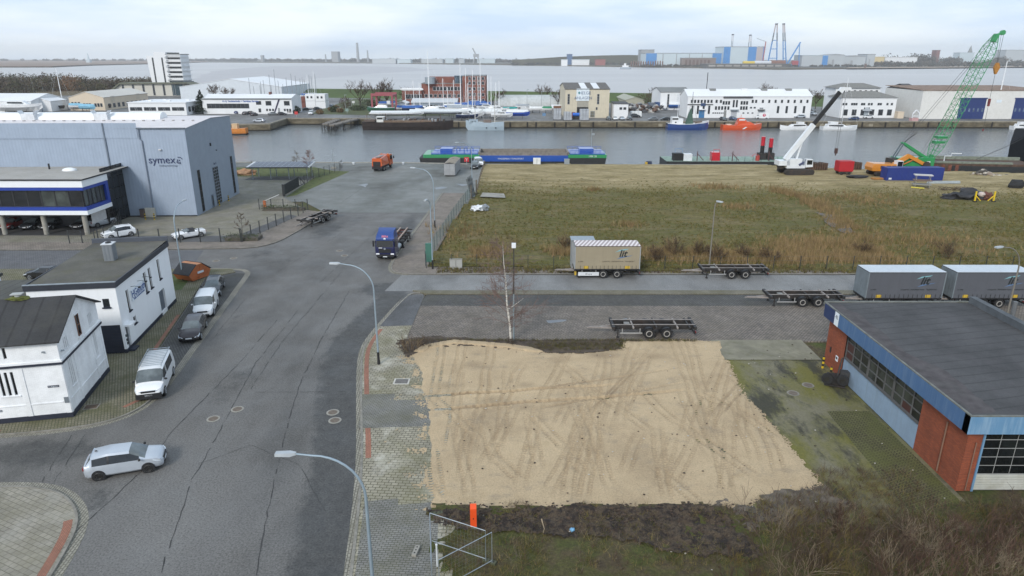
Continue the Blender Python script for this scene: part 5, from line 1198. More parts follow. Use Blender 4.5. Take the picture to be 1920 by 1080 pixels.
# ================================================================ STREET FURNITURE
LP=M('lamp_zinc',(0.30,0.37,0.42),0.5,0.35,var=0.1)
LPT=M('lamp_brown',(0.22,0.20,0.17),0.6,0.2)
def lamp(label,base,headpx,z=8.8,mat=LP,straight=False):
 b=Vector((base[0],base[1],base[2]if len(base)>2 else 0.05));hd=P(headpx[0],headpx[1],z);v=Vector((hd.x-b.x,hd.y-b.y,0));L_=v.length
 t=thing('street_lamp',label,'street lamp',b,math.atan2(v.y,v.x),'street lamps')
 zz=z-b.z
 m=MB();m.cyl((0,0,-.1),(0,0,1.1),.11,.1,10,1 if mat is LP else 0);m.cyl((0,0,1.1),(0,0,zz-min(2.2,L_*.8)),.085,.065,10);m.cyl((0,0,-.1),(0,0,.35),.125,n=10,m=1);m.build('pole',[mat,TRIM]if mat is LP else[mat,mat],t,smooth=50)
 k=min(2.2,L_*.8)
 pts=[(0,0,zz-k)]+[(k*(1-math.cos(a))*.95,0,zz-k+(k-.12)*math.sin(a))for a in[math.pi/2*i/9 for i in range(1,10)]]+[(L_-.5,0,zz-.03)]
 m=MB();m.tube(pts,.062,8,r1=.04);m.build('arm',mat,t,smooth=50)
 m=MB();m.loft([[(L_-.55,-.05,zz-.06),(L_-.55,.05,zz-.06),(L_-.55,.05,zz+.04),(L_-.55,-.05,zz+.04)],[(L_-.3,-.15,zz-.09),(L_-.3,.15,zz-.09),(L_-.3,.12,zz+.06),(L_-.3,-.12,zz+.06)],[(L_+.3,-.14,zz-.08),(L_+.3,.14,zz-.08),(L_+.3,.11,zz+.04),(L_+.3,-.11,zz+.04)]]);h_=m.build('lamp_head',M('lamp_head_grey',(.42,.45,.47),.5,.2),t,smooth=35)
 m=MB();m.cbox((L_,0,zz-.085),(.4,.22,.03));m.build('lens',LAMP,h_)
 return t
lamp('curved lamp post on the footway nearest the camera',(-6.2,24.6,.09),(530,850))
lamp('curved lamp post on the pale pavers at the sand corner',(-11.1,51.9,.09),(625,493))
lamp('bent lamp post beside the orange skip',(-37.7,74.5,.09),(346,375))
lamp('lamp post at the corner of the green fence',(-9.6,79.1,.07),(798,375))
lamp('lamp post on the brown footway half way along the green fence',(-11.6,100.3,.07),(773,314))
lamp('lamp post beside the far end of the field fence',(-8.1,138.0,.06),(856,267),8.5)
lamp('lamp post on the verge behind the empty chassis trailer',(23.7,78.6,.1),(1351,378),8.5,LPT)
lamp('brownish lamp post rising behind the workshop roof',(44.6,57.5,.05),(1872,463),8.9,LPT)
t=thing('floodlight_pole','thin dark pole with a white floodlight box beside the birch','floodlight',(.15,56.7,.1))
m=MB();m.cyl((0,0,0),(0,0,4.5),.085,.07,8,1);m.cyl((0,0,4.5),(0,0,8.75),.065,.05,8,0);m.build('pole',[M('pole_dark',(.05,.045,.04),.6),M('pole_bluegrey',(.2,.24,.26),.6)],t)
m=MB();m.cbox((0,-.12,8.95),(.36,.2,.42));m.build('lamp_head',M('flood_white',(.72,.75,.78),.5),t)
p=P(362,521,.09);t=thing('skip_container','orange skip with black ribbed lids standing by the lamp post','skip',p,R(68))
side_=[(-1.85,0.05),(1.5,.05),(1.95,.95),(1.75,1.25),(-1.75,1.25),(-2.1,.8)]
m=MB();m.loft([[(-1.15,-1.2,.08),(1.15,-1.2,.08),(1.15,1.2,.08),(-1.15,1.2,.08)],[(-1.6,-1.2,.8),(1.6,-1.2,.8),(1.6,1.2,.8),(-1.6,1.2,.8)],[(-.45,-1.2,1.75),(.45,-1.2,1.75),(.45,1.2,1.75),(-.45,1.2,1.75)]]);m.build('tub',M('skip_orange',(.42,.12,.035),.6,var=.2,dirt=(.16,.06,.03),dirt_amt=.6),t)
for s in(-1,1):
 m=MB();pp=[(s*1.68,1.25,.84),(s*1.68,-1.25,.84),(s*.4,-1.25,1.8),(s*.4,1.25,1.8)];m.extrude(pp,(0,0,.06))
 for k in range(11):y=-1.2+k*.24;m.bar((s*1.68,y,.91),(s*.4,y,1.87),.06,.05)
 m.build('lid',M('lid_black',(.03,.03,.033),.6),t)
m=MB();m.box(-.45,-1.22,1.75,.45,1.22,1.82);m.build('top_plate',M('skip_top',(.46,.2,.09),.6),t)
m=MB();m.bar((-1.1,-1.22,.3),(1.2,-1.22,.75),.1,.06);m.bar((-.2,-1.22,.2),(.1,-1.22,1.6),.1,.06);m.build('rib',D.materials['skip_orange'],t)
m=MB();m.box(-.4,-1.27,.75,.5,-1.25,1.0);m.build('label_plate',PLATE,t)
t=thing('solar_carport','open carport roofed with dark solar panels beside the quay lawn','carport',(-55.2,142.8,.05),R(1))
m=MB()
for x in(.8,4.6,8.4,12.2):
 for y in(.4,4.2):m.bar((x,y,0),(x,y,2.5+y*.06),.14)
m.build('posts',GALV,t)
m=MB();m.add([(-.2,-.4,2.45),(12.9,-.4,2.45),(12.9,5.0,2.85),(-.2,5.0,2.85),(-.2,-.4,2.65),(12.9,-.4,2.65),(12.9,5.0,3.05),(-.2,5.0,3.05)],[(0,3,2,1),(4,5,6,7),(0,1,5,4),(1,2,6,5),(2,3,7,6),(3,0,4,7)]);rf=m.build('roof',M('carport_white',(.55,.57,.58),.5),t)
m=MB()
for i in range(11):
 for j in range(4):
  x0=.35+i*1.12;y0=-.25+j*1.28;zz=lambda y:2.69+(y+.4)*.0741
  m.add([(x0,y0,zz(y0)),(x0+1.06,y0,zz(y0)),(x0+1.06,y0+1.2,zz(y0+1.2)),(x0,y0+1.2,zz(y0+1.2))],[(0,1,2,3)])
m.build('solar_panel',M('solar_navy',(.022,.03,.06),.15,.1),rf)
m=MB();m.bar((-.2,-.42,2.55),(12.9,-.42,2.55),.04,.22);m.build('front_edge',DARK,rf)
def fence(label,name,path,h,pm,wm,step=2.5,rails=4,vert=0.0,z0=.05,r=.035,wr=.008,group=None):
 t=thing(name,label,'fence',(path[0][0],path[0][1],z0));o=Vector((path[0][0],path[0][1]));W_=MB()
 for a,b in zip(path[:-1],path[1:]):
  a,b=Vector(a[:2])-o,Vector(b[:2])-o;n=max(1,round((b-a).length/step))
  for i in range(n+(1 if b==Vector(path[-1][:2])-o else 0)):
   p=a.lerp(b,i/n);m=MB();m.bar((p.x,p.y,-.05),(p.x,p.y,h),r*2);m.build('post',pm,t)
  for k in range(rails):
   z=.1+(h-.15)*k/max(1,rails-1);W_.bar((a.x,a.y,z),(b.x,b.y,z),wr*2)
  if vert:
   q=int((b-a).length/vert)
   for i in range(q):
    p=a.lerp(b,i/q);W_.add([(p.x-wr,p.y,.08),(p.x+wr,p.y,.08),(p.x+wr,p.y,h-.03),(p.x-wr,p.y,h-.03)],[(0,1,2,3)])
 W_.build('mesh_panel',wm,t);return t
FD=M('fence_dark',(.03,.034,.036),.5);FG=M('fence_green',(.12,.165,.16),.5);FW=M('fence_wire',(.09,.10,.095),.5)
fence('dark bar fence along the car park of the works yard','bar_fence',[(-56.9,91.1),(-37.6,91.8)],2.0,FD,FD,2.6,3,0,r=.06,wr=.006)
fence('dark bar fence running from the corner beside the brown footway','bar_fence',[(-37.4,91.8),(-34.5,108.2),(-34.2,112.6)],1.95,FD,FD,2.3,5,.32,r=.055,wr=.005)
fence('short dark fence across the yard entrance by the hedge','bar_fence',[(-34.3,113.0),(-42.6,113.4)],1.8,FD,FD,2.0,4,.3,r=.05,wr=.006)
fence('dark fence beyond the sliding gate along the grass strip','bar_fence',[(-41.8,137),(-41.9,144),(-39.0,155),(-39.4,159)],1.9,FD,FD,2.4,6,.25,r=.04,wr=.006)
fence('low wire fence across the quay lawn behind the carport','wire_fence',[(-70,160.6),(-47,160.0)],1.4,FD,FW,5.0,3,0,r=.05)
fence('short dark fence beside the office wing and its parked cars','bar_fence',[(-60.8,90.9),(-57.5,91.3),(-57.0,95.0),(-60.3,103)],1.9,FD,FD,1.8,5,.3,r=.05,wr=.006)
fence('green bar mat fence between brown footway and grass field','mat_fence',[(-10.6,80.3),(-10.2,90),(-9.2,106),(-8.2,119),(-7.6,126)],1.9,M('fence_post_dark',(.055,.08,.08),.5),FG,2.5,6,.2,r=.04,wr=.007)
fence('wire mesh fence along the verge below the grass field','wire_fence',[(-10.4,79.4),(5,78.55),(25,78.45),(60,78.45),(100,78.45)],1.75,FD,FW,3.3,4,0,z0=.12,r=.035,wr=.006)
fence('old wooden post fence from the gate towards the quay','post_fence',[(-6.6,131),(-6.7,146),(-6.5,163)],1.2,M('post_timber',(.14,.115,.085),.9),FW,3.2,3,0,r=.08)
t=thing('sliding_gate','black solid sliding gate at the works yard entrance','gate',(-42.1,125.1,.05),R(90))
m=MB();m.box(0,-.05,.15,9.2,.05,2.05)
for k in range(46):m.box(k*.2,-.07,.15,k*.2+.07,.07,2.05)
m.build('leaf',FD,t)
m=MB();m.bar((9.2,0,.2),(12.6,0,.2),.12);m.bar((9.4,0,2.0),(12.6,0,.3),.1);m.bar((10.6,0,.2),(10.6,0,1.4),.08);m.build('tail_frame',FD,t)
m=MB();m.box(-.35,-.2,0,-.05,.2,2.2);m.build('gate_post',FD,t)
p=P(497,388,.05);t=thing('barrier','orange barrier box with a raised white boom at the yard entrance','barrier',p)
m=MB();m.box(-.2,-.2,0,.2,.2,1.1);m.build('housing',M('barrier_orange',(.40,.12,.04),.6),t);m=MB();m.bar((0,0,1.05),(2.2,1.2,1.9),.1,.06);m.build('boom',M('boom_white',(.65,.65,.63),.6),t)
t=thing('pallet_stack','tilted grey steel lattice frame leaning at the field gate','frame',(-7.3,122.5,.2),R(80))
m=MB()
for k in range(7):m.bar((k*.45,0,.0),(k*.45+.8,.9,3.6),.06)
for k in range(7):m.bar((k*.45+.6,.1,.0),(k*.45-.4,.9,3.4),.06)
m.bar((0,.45,1.8),(3.4,.45,1.8),.07);m.build('lattice',M('lattice_grey',(.12,.13,.13),.5,.3),t)
m=MB();m.bar((-.4,0,0),(-.4,0,2.4),.14);m.bar((3.9,0,0),(3.9,0,2.6),.2);m.build('post',D.materials['post_timber'],t)
t=thing('tarpaulin_heap','crumpled white tarpaulin heap in the grass below the lattice frame','tarpaulin',P(895,394,.2))
m=MB();m.blob((0,0,.3),(1.1,.8,.5),3,.9,2.2,0,4);m.build('sheet',M('tarp_white',(.66,.68,.70),.6),t,smooth=25);m=MB();m.blob((1.3,.1,.4),(.55,.7,.5),3,.8,2.4,0,9);m.build('grey_sheet',M('tarp_grey',(.22,.24,.26),.6),t,smooth=25)
for i,(px,lb)in enumerate(((849,'grey concrete utility cabinet by the field fence, left of the two'),(861,'grey concrete utility cabinet by the field fence, right of the two'))):
 t=thing('utility_cabinet',lb,'cabinet',P(px,503.5,.1),0,'utility cabinets');m=MB();m.box(-.36,0,0,.36,.4,1.1);m.build('case',M('cabinet_stone',(.36,.36,.34),.8,dirt=(.2,.2,.16),dirt_amt=.5),t);m=MB();m.box(-.38,-.02,1.1,.38,.42,1.16);m.build('lid',CONC,t)
t=thing('green_sign_box','green cable box on the fence corner beside the lamp post','cable box',(-10.1,80.0,.1));m=MB();m.box(-.4,-.1,.6,.35,.25,2.9);m.build('case',M('box_green',(.05,.15,.115),.5),t);m=MB();m.bar((0,.05,0),(0,.05,.6),.1);m.build('foot',FD,t)
p=P(888,985,.25);t=thing('utility_post','bright orange steel utility post at the sand edge','post',p,R(3))
OS=M('signal_orange',(.78,.085,.015),.5,var=.06)
m=MB();m.add([(-.17,-.16,0),(.17,-.16,0),(.17,.16,0),(-.17,.16,0),(-.17,-.16,1.15),(.17,-.16,1.15),(.17,.16,1.28),(-.17,.16,1.28)],[(0,3,2,1),(4,5,6,7),(0,1,5,4),(1,2,6,5),(2,3,7,6),(3,0,4,7)]);m.build('case',OS,t)
m=MB();m.cyl((0,-.165,.55),(0,-.18,.55),.035,n=8);m.build('lock',BLACK,t);m=MB();m.box(-.2,-.19,-.12,.2,.19,.02);m.build('plinth',M('plinth_green',(.10,.11,.07),.8),t)
def site_panel(label,a,b,h=1.95):
 a,b=Vector(a),Vector(b);t=thing('site_fence_panel',label,'fence panel',a,math.atan2(b.y-a.y,b.x-a.x),'temporary fence panels');L_=(b-a).length
 m=MB();m.tube([(0,0,.1),(0,0,h),(L_,0,h),(L_,0,.1)],.022,6);m.tube([(0,0,.25),(L_,0,.25)],.018,6);m.build('frame',GALV,t)
 m=MB()
 for k in range(int(L_/.2)):m.add([(k*.2,0,.25),(k*.2+.004,0,.25),(k*.2+.004,0,h),(k*.2,0,h)],[(0,1,2,3)])
 for k in range(8):m.add([(0,0,.3+k*.22),(L_,0,.3+k*.22),(L_,0,.304+k*.22),(0,0,.304+k*.22)],[(0,1,2,3)])
 m.build('wire_mesh',GALV,t);return t
pa=P(806,962,2.1);pb=P(910,995,2.1);pc=P(922,998,2.1);pd=P(822,1050,2.1);pe=P(808,1052,2.1)
site_panel('temporary wire fence panel facing the sand beside the orange post',(pa.x,pa.y,.15),(pb.x,pb.y,.15));site_panel('temporary wire fence panel running from the orange post towards the camera',(pc.x,pc.y,.15),(pd.x,pd.y,.15));site_panel('temporary wire fence panel along the paver edge',(pa.x,pa.y-.05,.15),(pe.x,pe.y,.15))
for i,(px,py,r_,lb)in enumerate(((818,965,12,'mossy concrete fence foot with holes at the sand edge'),(780,1035,80,'pale concrete fence foot lying on the grey pavers'),(918,1055,-25,'dark fence foot in the grass under the panel corner'))):
 t=thing('concrete_block',lb,'fence foot',P(px,py,.12),R(r_),'concrete fence feet');m=MB();m.box(-.36,-.12,0,.36,.12,.14,0)
 for x in(-.22,0,.22):m.cyl((x,0,.12),(x,0,.145),.045,n=8,m=1)
 m.build('block',[CONC if i==1 else M('block_mossy',(.08,.085,.05),.9,var=.3),BLACK],t)
t=thing('fence_post_pair','white painted steel post at the bottom of the fence panels','post',(P(820,1062,.1).x,P(820,1062,.1).y,.1));m=MB();m.cyl((0,0,0),(0,0,1.3),.045,n=8);m.build('post',M('post_white',(.6,.62,.62),.5),t);m=MB();m.blob((0,0,1.32),(.07,.07,.06),1,.1);m.build('cap',PLATE,t)
t=thing('axle_frame','black trailer axle with two wheels tipped against the workshop wall','axle',(25.35,48.2,.05),R(-20))
for x in(-.75,.35):
 m=MB();m.cyl((x,-.55,.62),(x+.05,-.3,.62),.42,n=16);w_=m.build('wheel',TYRE,t,smooth=40);m=MB();m.cyl((x-.0,-.58,.62),(x,-.54,.62),.2,n=12);m.build('rim',RIMD,w_)
m=MB();m.bar((-.9,-.3,.62),(.5,-.3,.62),.14);m.box(-.7,-.2,.05,.6,.55,.75);m.bar((.0,.1,.7),(.2,.5,2.1),.09);m.bar((-.9,-.55,.15),(.6,-.6,.12),.1);m.build('frame',RUSTF,t)
m=MB();m.box(.2,.0,.1,.85,.6,1.1);m.build('box',M('axle_box',(.045,.045,.047),.7),t)
# ================================================================ FIELD MACHINES
CRW=paint('crane_white',(0.70,0.72,0.74),0,.4);GRN_P=paint('crane_green',(0.02,0.25,0.075),0,.45);ORX=paint('digger_orange',(0.60,0.23,0.025),0,.45);TRK=M('track_steel',(0.05,0.043,0.038),.7,.3,var=.4,scale=3,dirt=(.11,.06,.035),dirt_amt=.6)
CABLE=M('steel_cable',(0.03,0.03,0.032),.6)
def tracks(t,L_,w,y,h=.95):
 for s in(1,-1):
  m=MB();prof=[(-L_/2+h/2+h/2*math.cos(a),h/2+h/2*math.sin(a))for a in[R(90+18*k)for k in range(11)]]+[(L_/2-h/2+h/2*math.cos(a),h/2+h/2*math.sin(a))for a in[R(-90+18*k)for k in range(11)]]
  m.extrude([(x,s*y-w/2,z)for x,z in prof],(0,w,0));o=m.build('track',TRK,t,smooth=30)
  m=MB()
  for k in range(5):x=-L_/2+h/2+(L_-h)*k/4;m.cyl((x,s*y-w/2-.02,h/2),(x,s*y+w/2+.02,h/2),h*.36 if k in(0,4)else h*.2,n=12)
  m.build('rollers',RUSTF,o)
def lattice(mb,a,b,w,n,r=.06,m=0,taper=True,up=Vector((0,1,0))):
 a,b=Vector(a),Vector(b);d=(b-a).normalized();e1=d.cross(up).normalized();e2=d.cross(e1);P_=[]
 for k in range(n+1):
  f=k/n;ww=w/2*(1 if not taper else min(1,.25+f*6,.35+(1-f)*6));c=a.lerp(b,f)
  P_.append([c+e1*ww*i+e2*ww*j for i,j in((-1,-1),(1,-1),(1,1),(-1,1))])
 for k in range(n):
  for i in range(4):
   j=(i+1)%4;mb.bar(P_[k][i],P_[k+1][i],r*1.5,m=m);mb.bar(P_[k][i],P_[k+1][j]if k%2 else P_[k+1][j],r*.8,m=m);mb.bar(P_[k+1][i],P_[k+1][j],r*.8,m=m)
p0=Vector((62.2,150.2,.2));t=thing('crawler_crane','white crawler crane with black telescopic boom raised over the quay','crane',p0,R(2))
tracks(t,6.4,.9,1.9,1.1)
m=MB();m.box(-1.2,-1.4,.5,1.2,1.4,1.3);m.build('undercarriage',RUSTF,t)
m=MB();m.box(-2.6,-1.35,1.3,1.4,1.35,1.9);m.box(-2.0,-1.3,1.9,.6,-.3,3.3);m.box(-2.0,.3,1.9,.6,1.3,3.0);m.build('superstructure',CRW,t)
m=MB();m.box(-4.4,-1.3,1.9,-2.6,1.3,2.9);m.build('counterweight',CRW,t);m=MB();m.cyl((-3.5,-.7,1.6),(-3.5,.7,1.6),.55,n=14);m.build('winch',TRK,t)
m=MB();m.loft([[(1.5,-1.4,1.5),(3.1,-1.4,1.6),(3.1,-.35,1.6),(1.5,-.35,1.5)],[(1.5,-1.4,3.3),(2.9,-1.4,3.2),(2.9,-.35,3.2),(1.5,-.35,3.3)]]);cb=m.build('cab',CRW,t);m=MB();m.box(1.7,-1.43,2.1,2.85,-1.38,3.05);m.build('window',GLD,cb);m=MB();m.bar((.9,-1.3,1.9),(1.4,-1.3,3.3),.07);m.bar((.0,-1.3,2.0),(1.0,-1.3,2.6),.4);m.build('grab_rail',M('hose_blue',(.06,.07,.14),.6),t)
bf=Vector((-2.6,0,3.0));tip=PY(1583,166,150.2)-p0;tip.y=0.4;mid=bf.lerp(tip,.50)
m=MB();m.bar(bf,mid,.85,1.0);b_=m.build('boom',CRW,t);m=MB();m.bar(mid,bf.lerp(tip,.97),.62,.72);m.build('boom_extension',BLACK,b_)
m=MB();m.bar(bf.lerp(tip,.95),tip,.75,.95);m.bar(tip,tip+Vector((1.4,0,-.1)),.5,.6);m.cyl(tip+Vector((1.5,-.3,-.1)),tip+Vector((1.5,.3,-.1)),.35,n=12);m.build('boom_head',CRW,b_)
m=MB();m.cyl((-.2,0,2.6),bf.lerp(tip,.26)+Vector((.5,0,-.3)),.2,n=8);m.build('ram',CRW,t);m=MB();m.cyl(bf.lerp(tip,.26)+Vector((.5,0,-.3)),bf.lerp(tip,.36),.1,n=8);m.build('ram_rod',M('ram_slate',(.12,.13,.2),.4),t)
hk=PY(1568,281,150.2)-p0;hk.y=.4
m=MB();
for dx in(-.35,.35):m.cyl((tip.x+.6+dx,.4,tip.z-.3),(tip.x+.6+dx*.6,.4,hk.z),.035,n=4)
m.build('cable',CABLE,t)
m=MB();m.cbox((tip.x+.6,.4,hk.z-.3),(.6,.4,1.1));m.cyl((tip.x+.6,.4,hk.z-.9),(tip.x+.6,.4,hk.z-1.3),.14,n=8);m.build('hook_block',M('hook_brown',(.06,.03,.025),.6),t)
p0=Vector((88.0,150.6,.2));t=thing('lattice_crane','green crawler crane with tall lattice boom behind the blue container','crane',p0,0)
tracks(t,7.0,1.0,2.2,1.2)
m=MB();m.box(-4.2,-1.6,1.3,3.6,1.6,3.3);m.box(-4.3,-1.65,3.3,3.7,1.65,3.5);m.build('house',GRN_P,t)
m=MB();m.box(1.9,-1.64,2.0,2.7,-1.6,2.8);m.build('sign_panel',PLATE,t);m=MB();m.box(-5.4,-1.6,1.2,-4.2,1.6,3.2);m.build('counterweight',TRK,t)
bf=Vector((3.2,0,2.6));tip=PY(1868,66,150.6)-p0;tip.y=0
m=MB();lattice(m,bf,tip,2.1,22,.064);b_=m.build('boom',GRN_P,t)
d=(tip-bf).normalized();m=MB();m.bar(bf,bf+d*1.5,1.2,.4);m.bar(tip-d*1.4,tip+d*.2,1.0,.7);m.bar(tip,tip+Vector((1.5,0,.7)),.5,.35);m.cyl(tip+Vector((1.2,-.3,.5)),tip+Vector((1.2,.3,.5)),.5,n=12)
for f in(.16,.2):q=bf.lerp(tip,f);m.cbox(q,(2.0,1.6,.5))
m.build('boom_head',GRN_P,b_)
af=PY(1693,268,150.6)-p0;af.y=0
m=MB()
for y in(-.8,.8):m.bar((2.6,y,3.2),(af.x,y*.6,af.z),.3,.45)
m.bar((af.x,-.7,af.z),(af.x,.7,af.z),.3);m.build('gantry_frame',GRN_P,t)
m=MB()
for y in(-.45,.45):m.bar((af.x,y,af.z),(-4.6,y,3.3),.22)
m.build('back_stay',M('stay_slate',(.10,.13,.15),.5),t)
m=MB()
for y in(-.5,.5):m.cyl((af.x,y,af.z),tip+Vector((-.6,y,-.4)),.035,n=4);m.cyl((1.0,y,3.4),bf.lerp(tip,.55)+Vector((-.9,y,0)),.03,n=4)
m.cyl((af.x,0,af.z),(af.x+2.9,0,af.z+2.3),.06,n=5);m.cyl((af.x+.5,.3,af.z),(af.x+3.2,.3,af.z+2.9),.05,n=5)
hx=tip.x+1.5;zb=(PY(1843,245,150.6)-p0).z;zy=(PY(1864,127,150.6)-p0).z;zr=(PY(1853,190,150.6)-p0).z
m.cyl((hx,0,tip.z+.6),(hx,0,zb),.04,n=4);m.cyl((hx-.5,0,tip.z),(hx-.1,0,zy),.03,n=4);m.build('cable',CABLE,t)
m=MB();m.loft([[(hx-.15,-.2,zy-1.3),(hx+.15,-.2,zy-1.3),(hx+.15,.2,zy-1.3),(hx-.15,.2,zy-1.3)],[(hx-.6,-.25,zy),(hx+.6,-.25,zy),(hx+.6,.25,zy),(hx-.6,.25,zy)],[(hx-.25,-.2,zy+1.0),(hx+.25,-.2,zy+1.0),(hx+.25,.2,zy+1.0),(hx-.25,.2,zy+1.0)]]);m.build('hook_block',M('hook_ochre',(.38,.17,.03),.6),t)
m=MB();m.cbox((hx,0,zr),(.4,.35,1.1));m.cyl((hx,0,zr-.5),(hx,0,zr-1.0),.25,n=8);m.cyl((hx,0,zb-.1),(hx,0,zb+.35),.16,n=8);m.build('lower_hook',M('hook_red',(.16,.03,.03),.6),t)
t=thing('excavator','orange tracked excavator with folded arm behind the blue container','excavator',(80.2,148.0,.2),R(4));tracks(t,5.2,.8,1.5,1.0)
m=MB();m.loft([[(-3.2,-1.5,1.1),(2.0,-1.5,1.1),(2.0,1.5,1.1),(-3.2,1.5,1.1)],[(-3.4,-1.5,1.8),(2.0,-1.5,1.8),(2.0,1.5,1.8),(-3.4,1.5,1.8)],[(-3.1,-1.4,2.7),(2.0,-1.4,2.5),(2.0,1.4,2.5),(-3.1,1.4,2.7)]]);m.build('body',ORX,t)
m=MB()
for x in(-1.6,-.2,1.0):m.box(x,-1.52,1.6,x+.9,-1.49,2.2)
m.build('grille',M('grille_brown',(.09,.045,.02),.7),t)
m=MB();m.box(2.0,-1.5,1.1,3.3,-.3,3.2);cb=m.build('cab',CRW,t);m=MB();m.box(2.1,-1.53,2.0,3.2,-1.48,3.05);m.build('window',GLD,cb)
m=MB();m.bar((2.0,.3,1.9),(5.4,.3,4.0),.6,.9);m.bar((5.2,.3,4.1),(9.6,.3,2.0),.5,.7);m.build('boom',ORX,t);m=MB();m.cyl((4.6,.3,2.2),(7.6,.3,3.6),.14,n=8);m.build('ram',M('ram_orange',(.5,.16,.04),.5),t);m=MB();m.cyl((9.6,-.3,2.0),(9.6,.9,2.0),.8,n=10);m.build('bucket',TRK,t)
def container(label,loc,L_,mat,rz=0,H_=2.6,W_=2.44,cat='container',name='shipping_container'):
 t=thing(name,label,cat,loc,R(rz));m=MB();m.box(0.04,.04,.1,L_-.04,W_-.04,H_-.05);m.build('wall',mat,t)
 m=MB();m.box(0,0,H_-.1,L_,W_,H_);m.box(0,0,0,L_,W_,.14)
 for x in(0,L_-.14):
  for y in(0,W_-.14):m.box(x,y,.14,x+.14,y+.14,H_-.1)
 m.build('frame',mat,t)
 for y in(.1,1.24):m=MB();m.box(-.03,y,.18,.03,y+1.1,H_-.15);m.build('door',mat,t)
 return t
BC=corr('container_blue',(.012,.03,.19),.28,'X',.5,0,(.03,.05,.15),.3);RC=corr('container_red',(.42,.012,.02),.28,'X',.5,0,(.3,.03,.03),.3)
c=container('long blue shipping container standing in the grass below the green crane',(77.4,141.0,.15),11.9,BC,1.5);m=MB();m.box(.5,-.02,.25,1.1,.02,.6);m.build('number_plate',PLATE,c)
t=container('red box container on a low trailer between crane and excavator',(71.0,148.6,.85),3.1,RC,0,2.2,2.2)
t=thing('low_trailer','rusty low trailer under the red box container','trailer',(71.2,148.7,.1));m=MB();m.box(0,0,.5,2.7,2.0,.74);m.bar((1.2,-.1,.5),(1.0,-1.6,.3),.12);m.build('frame',TRK,t)
for x in(.5,2.1):
 for y in(-.05,2.05):m=MB();m.cyl((x,y-.12,.3),(x,y+.12,.3),.3,n=12);m.build('wheel',TYRE,t)
t=thing('steel_mat','flat black rubber mat heap lying in front of the red box','mat',(71.6,144.6,.2));m=MB();m.blob((1.6,0,.2),(2.3,.8,.35),2,.5,2,0,3);m.build('sheet',M('mat_black',(.02,.021,.026),.7),t)
t=thing('timber_plank','orange brown board lying in the grass left of the blue container','board',(75.2,141.9,.25));m=MB();m.box(0,0,0,3.3,1.1,.25);m.box(.1,-.02,.25,3.2,1.0,.3);m.build('board',M('board_ochre',(.36,.17,.045),.8,var=.3),t)
t=thing('storage_rack','two tier steel rack with plates in front of the blue container','rack',(78.9,133.0,.25),R(-20))
RK=M('rack_steel',(.32,.31,.28),.6,.3)
for x in(0,2.4):
 m=MB();m.bar((x,0,0),(x,0,2.4),.09);m.bar((x,1.2,0),(x,1.2,2.4),.09);m.bar((x,-.3,.1),(x,1.5,.1),.1);m.build('upright',RK,t)
for z,mm in((.5,RK),(1.3,M('rack_brown',(.17,.11,.09),.7)),(2.3,M('rack_pale',(.48,.46,.44),.6))):m=MB();m.box(-.4,-.2,z,2.8,1.4,z+.14);m.build('shelf',mm,t)
m=MB();m.bar((-.8,-.8,.1),(1.4,-1.3,.1),.2);m.build('offcut',M('offcut_yellow',(.6,.52,.08),.6),t)
t=thing('sheet_pile_stack','pale stacked sheet piles lying in front of the blue container','sheet piles',(84.0,137.3,.2),R(1))
for k in range(4):m=MB();m.box(k*.3-.2,k*.35,0,6.6+k*.2,k*.35+.3,.16+.05*k);m.build('pile',M('pile_pale',(.40,.43,.43),.6,.2),t)
t=thing('brush_heap','brown heap of cut brush in the grass right of the rack','heap',(82.6,130.8,.1));rnd=random.Random(4);m=MB()
for k in range(90):a=Vector((rnd.uniform(-.5,5),rnd.uniform(-.8,.8),rnd.uniform(0,.5)));m.bar(a,a+Vector((rnd.uniform(-1,1),rnd.uniform(-.5,.5),rnd.uniform(-.1,.3))),.05)
m.build('twigs',M('brush_brown',(.09,.065,.045),.9),t)
t=thing('scrap_heap','heap of black scrap under dark sheeting in the grass at right','heap',(82.5,121.6,.2));BS=M('scrap_black',(.028,.027,.03),.45,.2,var=.4)
m=MB();m.blob((0,0,.5),(2.6,1.3,1.2),3,.7,1.6,0,2);m.build('sheeting',BS,t,smooth=20);m=MB();m.blob((-3.0,.4,.3),(2.0,.7,.7),3,.8,2,0,5);m.build('dark_pile',BS,t);m=MB();m.blob((2.4,-.6,.4),(1.3,.8,.9),3,.7,2,0,7);m.build('rusty_pile',M('scrap_rust',(.12,.045,.03),.8,var=.4),t);m=MB();m.blob((1.2,-1.0,1.0),(.6,.5,.5),2,.4,2,0,1);m.build('pale_lump',M('lump_pale',(.5,.42,.38),.7),t)
for i,(x,lb)in enumerate(((81.6,'yellow trestle stand in front of the black scrap, left of the two'),(84.9,'yellow trestle stand in front of the black scrap, right of the two'))):
 t=thing('trestle',lb,'trestle',(x,119.0,.15),0,'yellow trestles');m=MB();s=1 if i==0 else-1;m.bar((0,0,0),(0,0,1.9),.2);m.bar((0,0,1.2),(s*1.0,0,.2),.12);m.build('frame',M('trestle_yellow',(.72,.50,.02),.5),t);m=MB();m.box(-.2,-.3,0,.3,.3,.2);m.build('foot',BLACK,t)
t=thing('rubble_heap','pale rubble heap near the rusty pontoon','rubble',(103.4,149.2,0));rnd=random.Random(6);m=MB()
for k in range(120):
 r_=rnd.gauss(0,1.7);q=rnd.gauss(0,.7);h_=max(0,1.7-abs(r_+.8)*.6-abs(q)*.7)*rnd.random();s=rnd.uniform(.12,.42);m.blob((r_,q,h_),(s*1.3,s,s*.7),1,.7,2,rnd.randrange(3),k)
m.build('stones',[M('stone_pale',(.42,.38,.33),.9),M('stone_tan',(.28,.22,.17),.9),M('stone_dark',(.12,.11,.10),.9)],t)
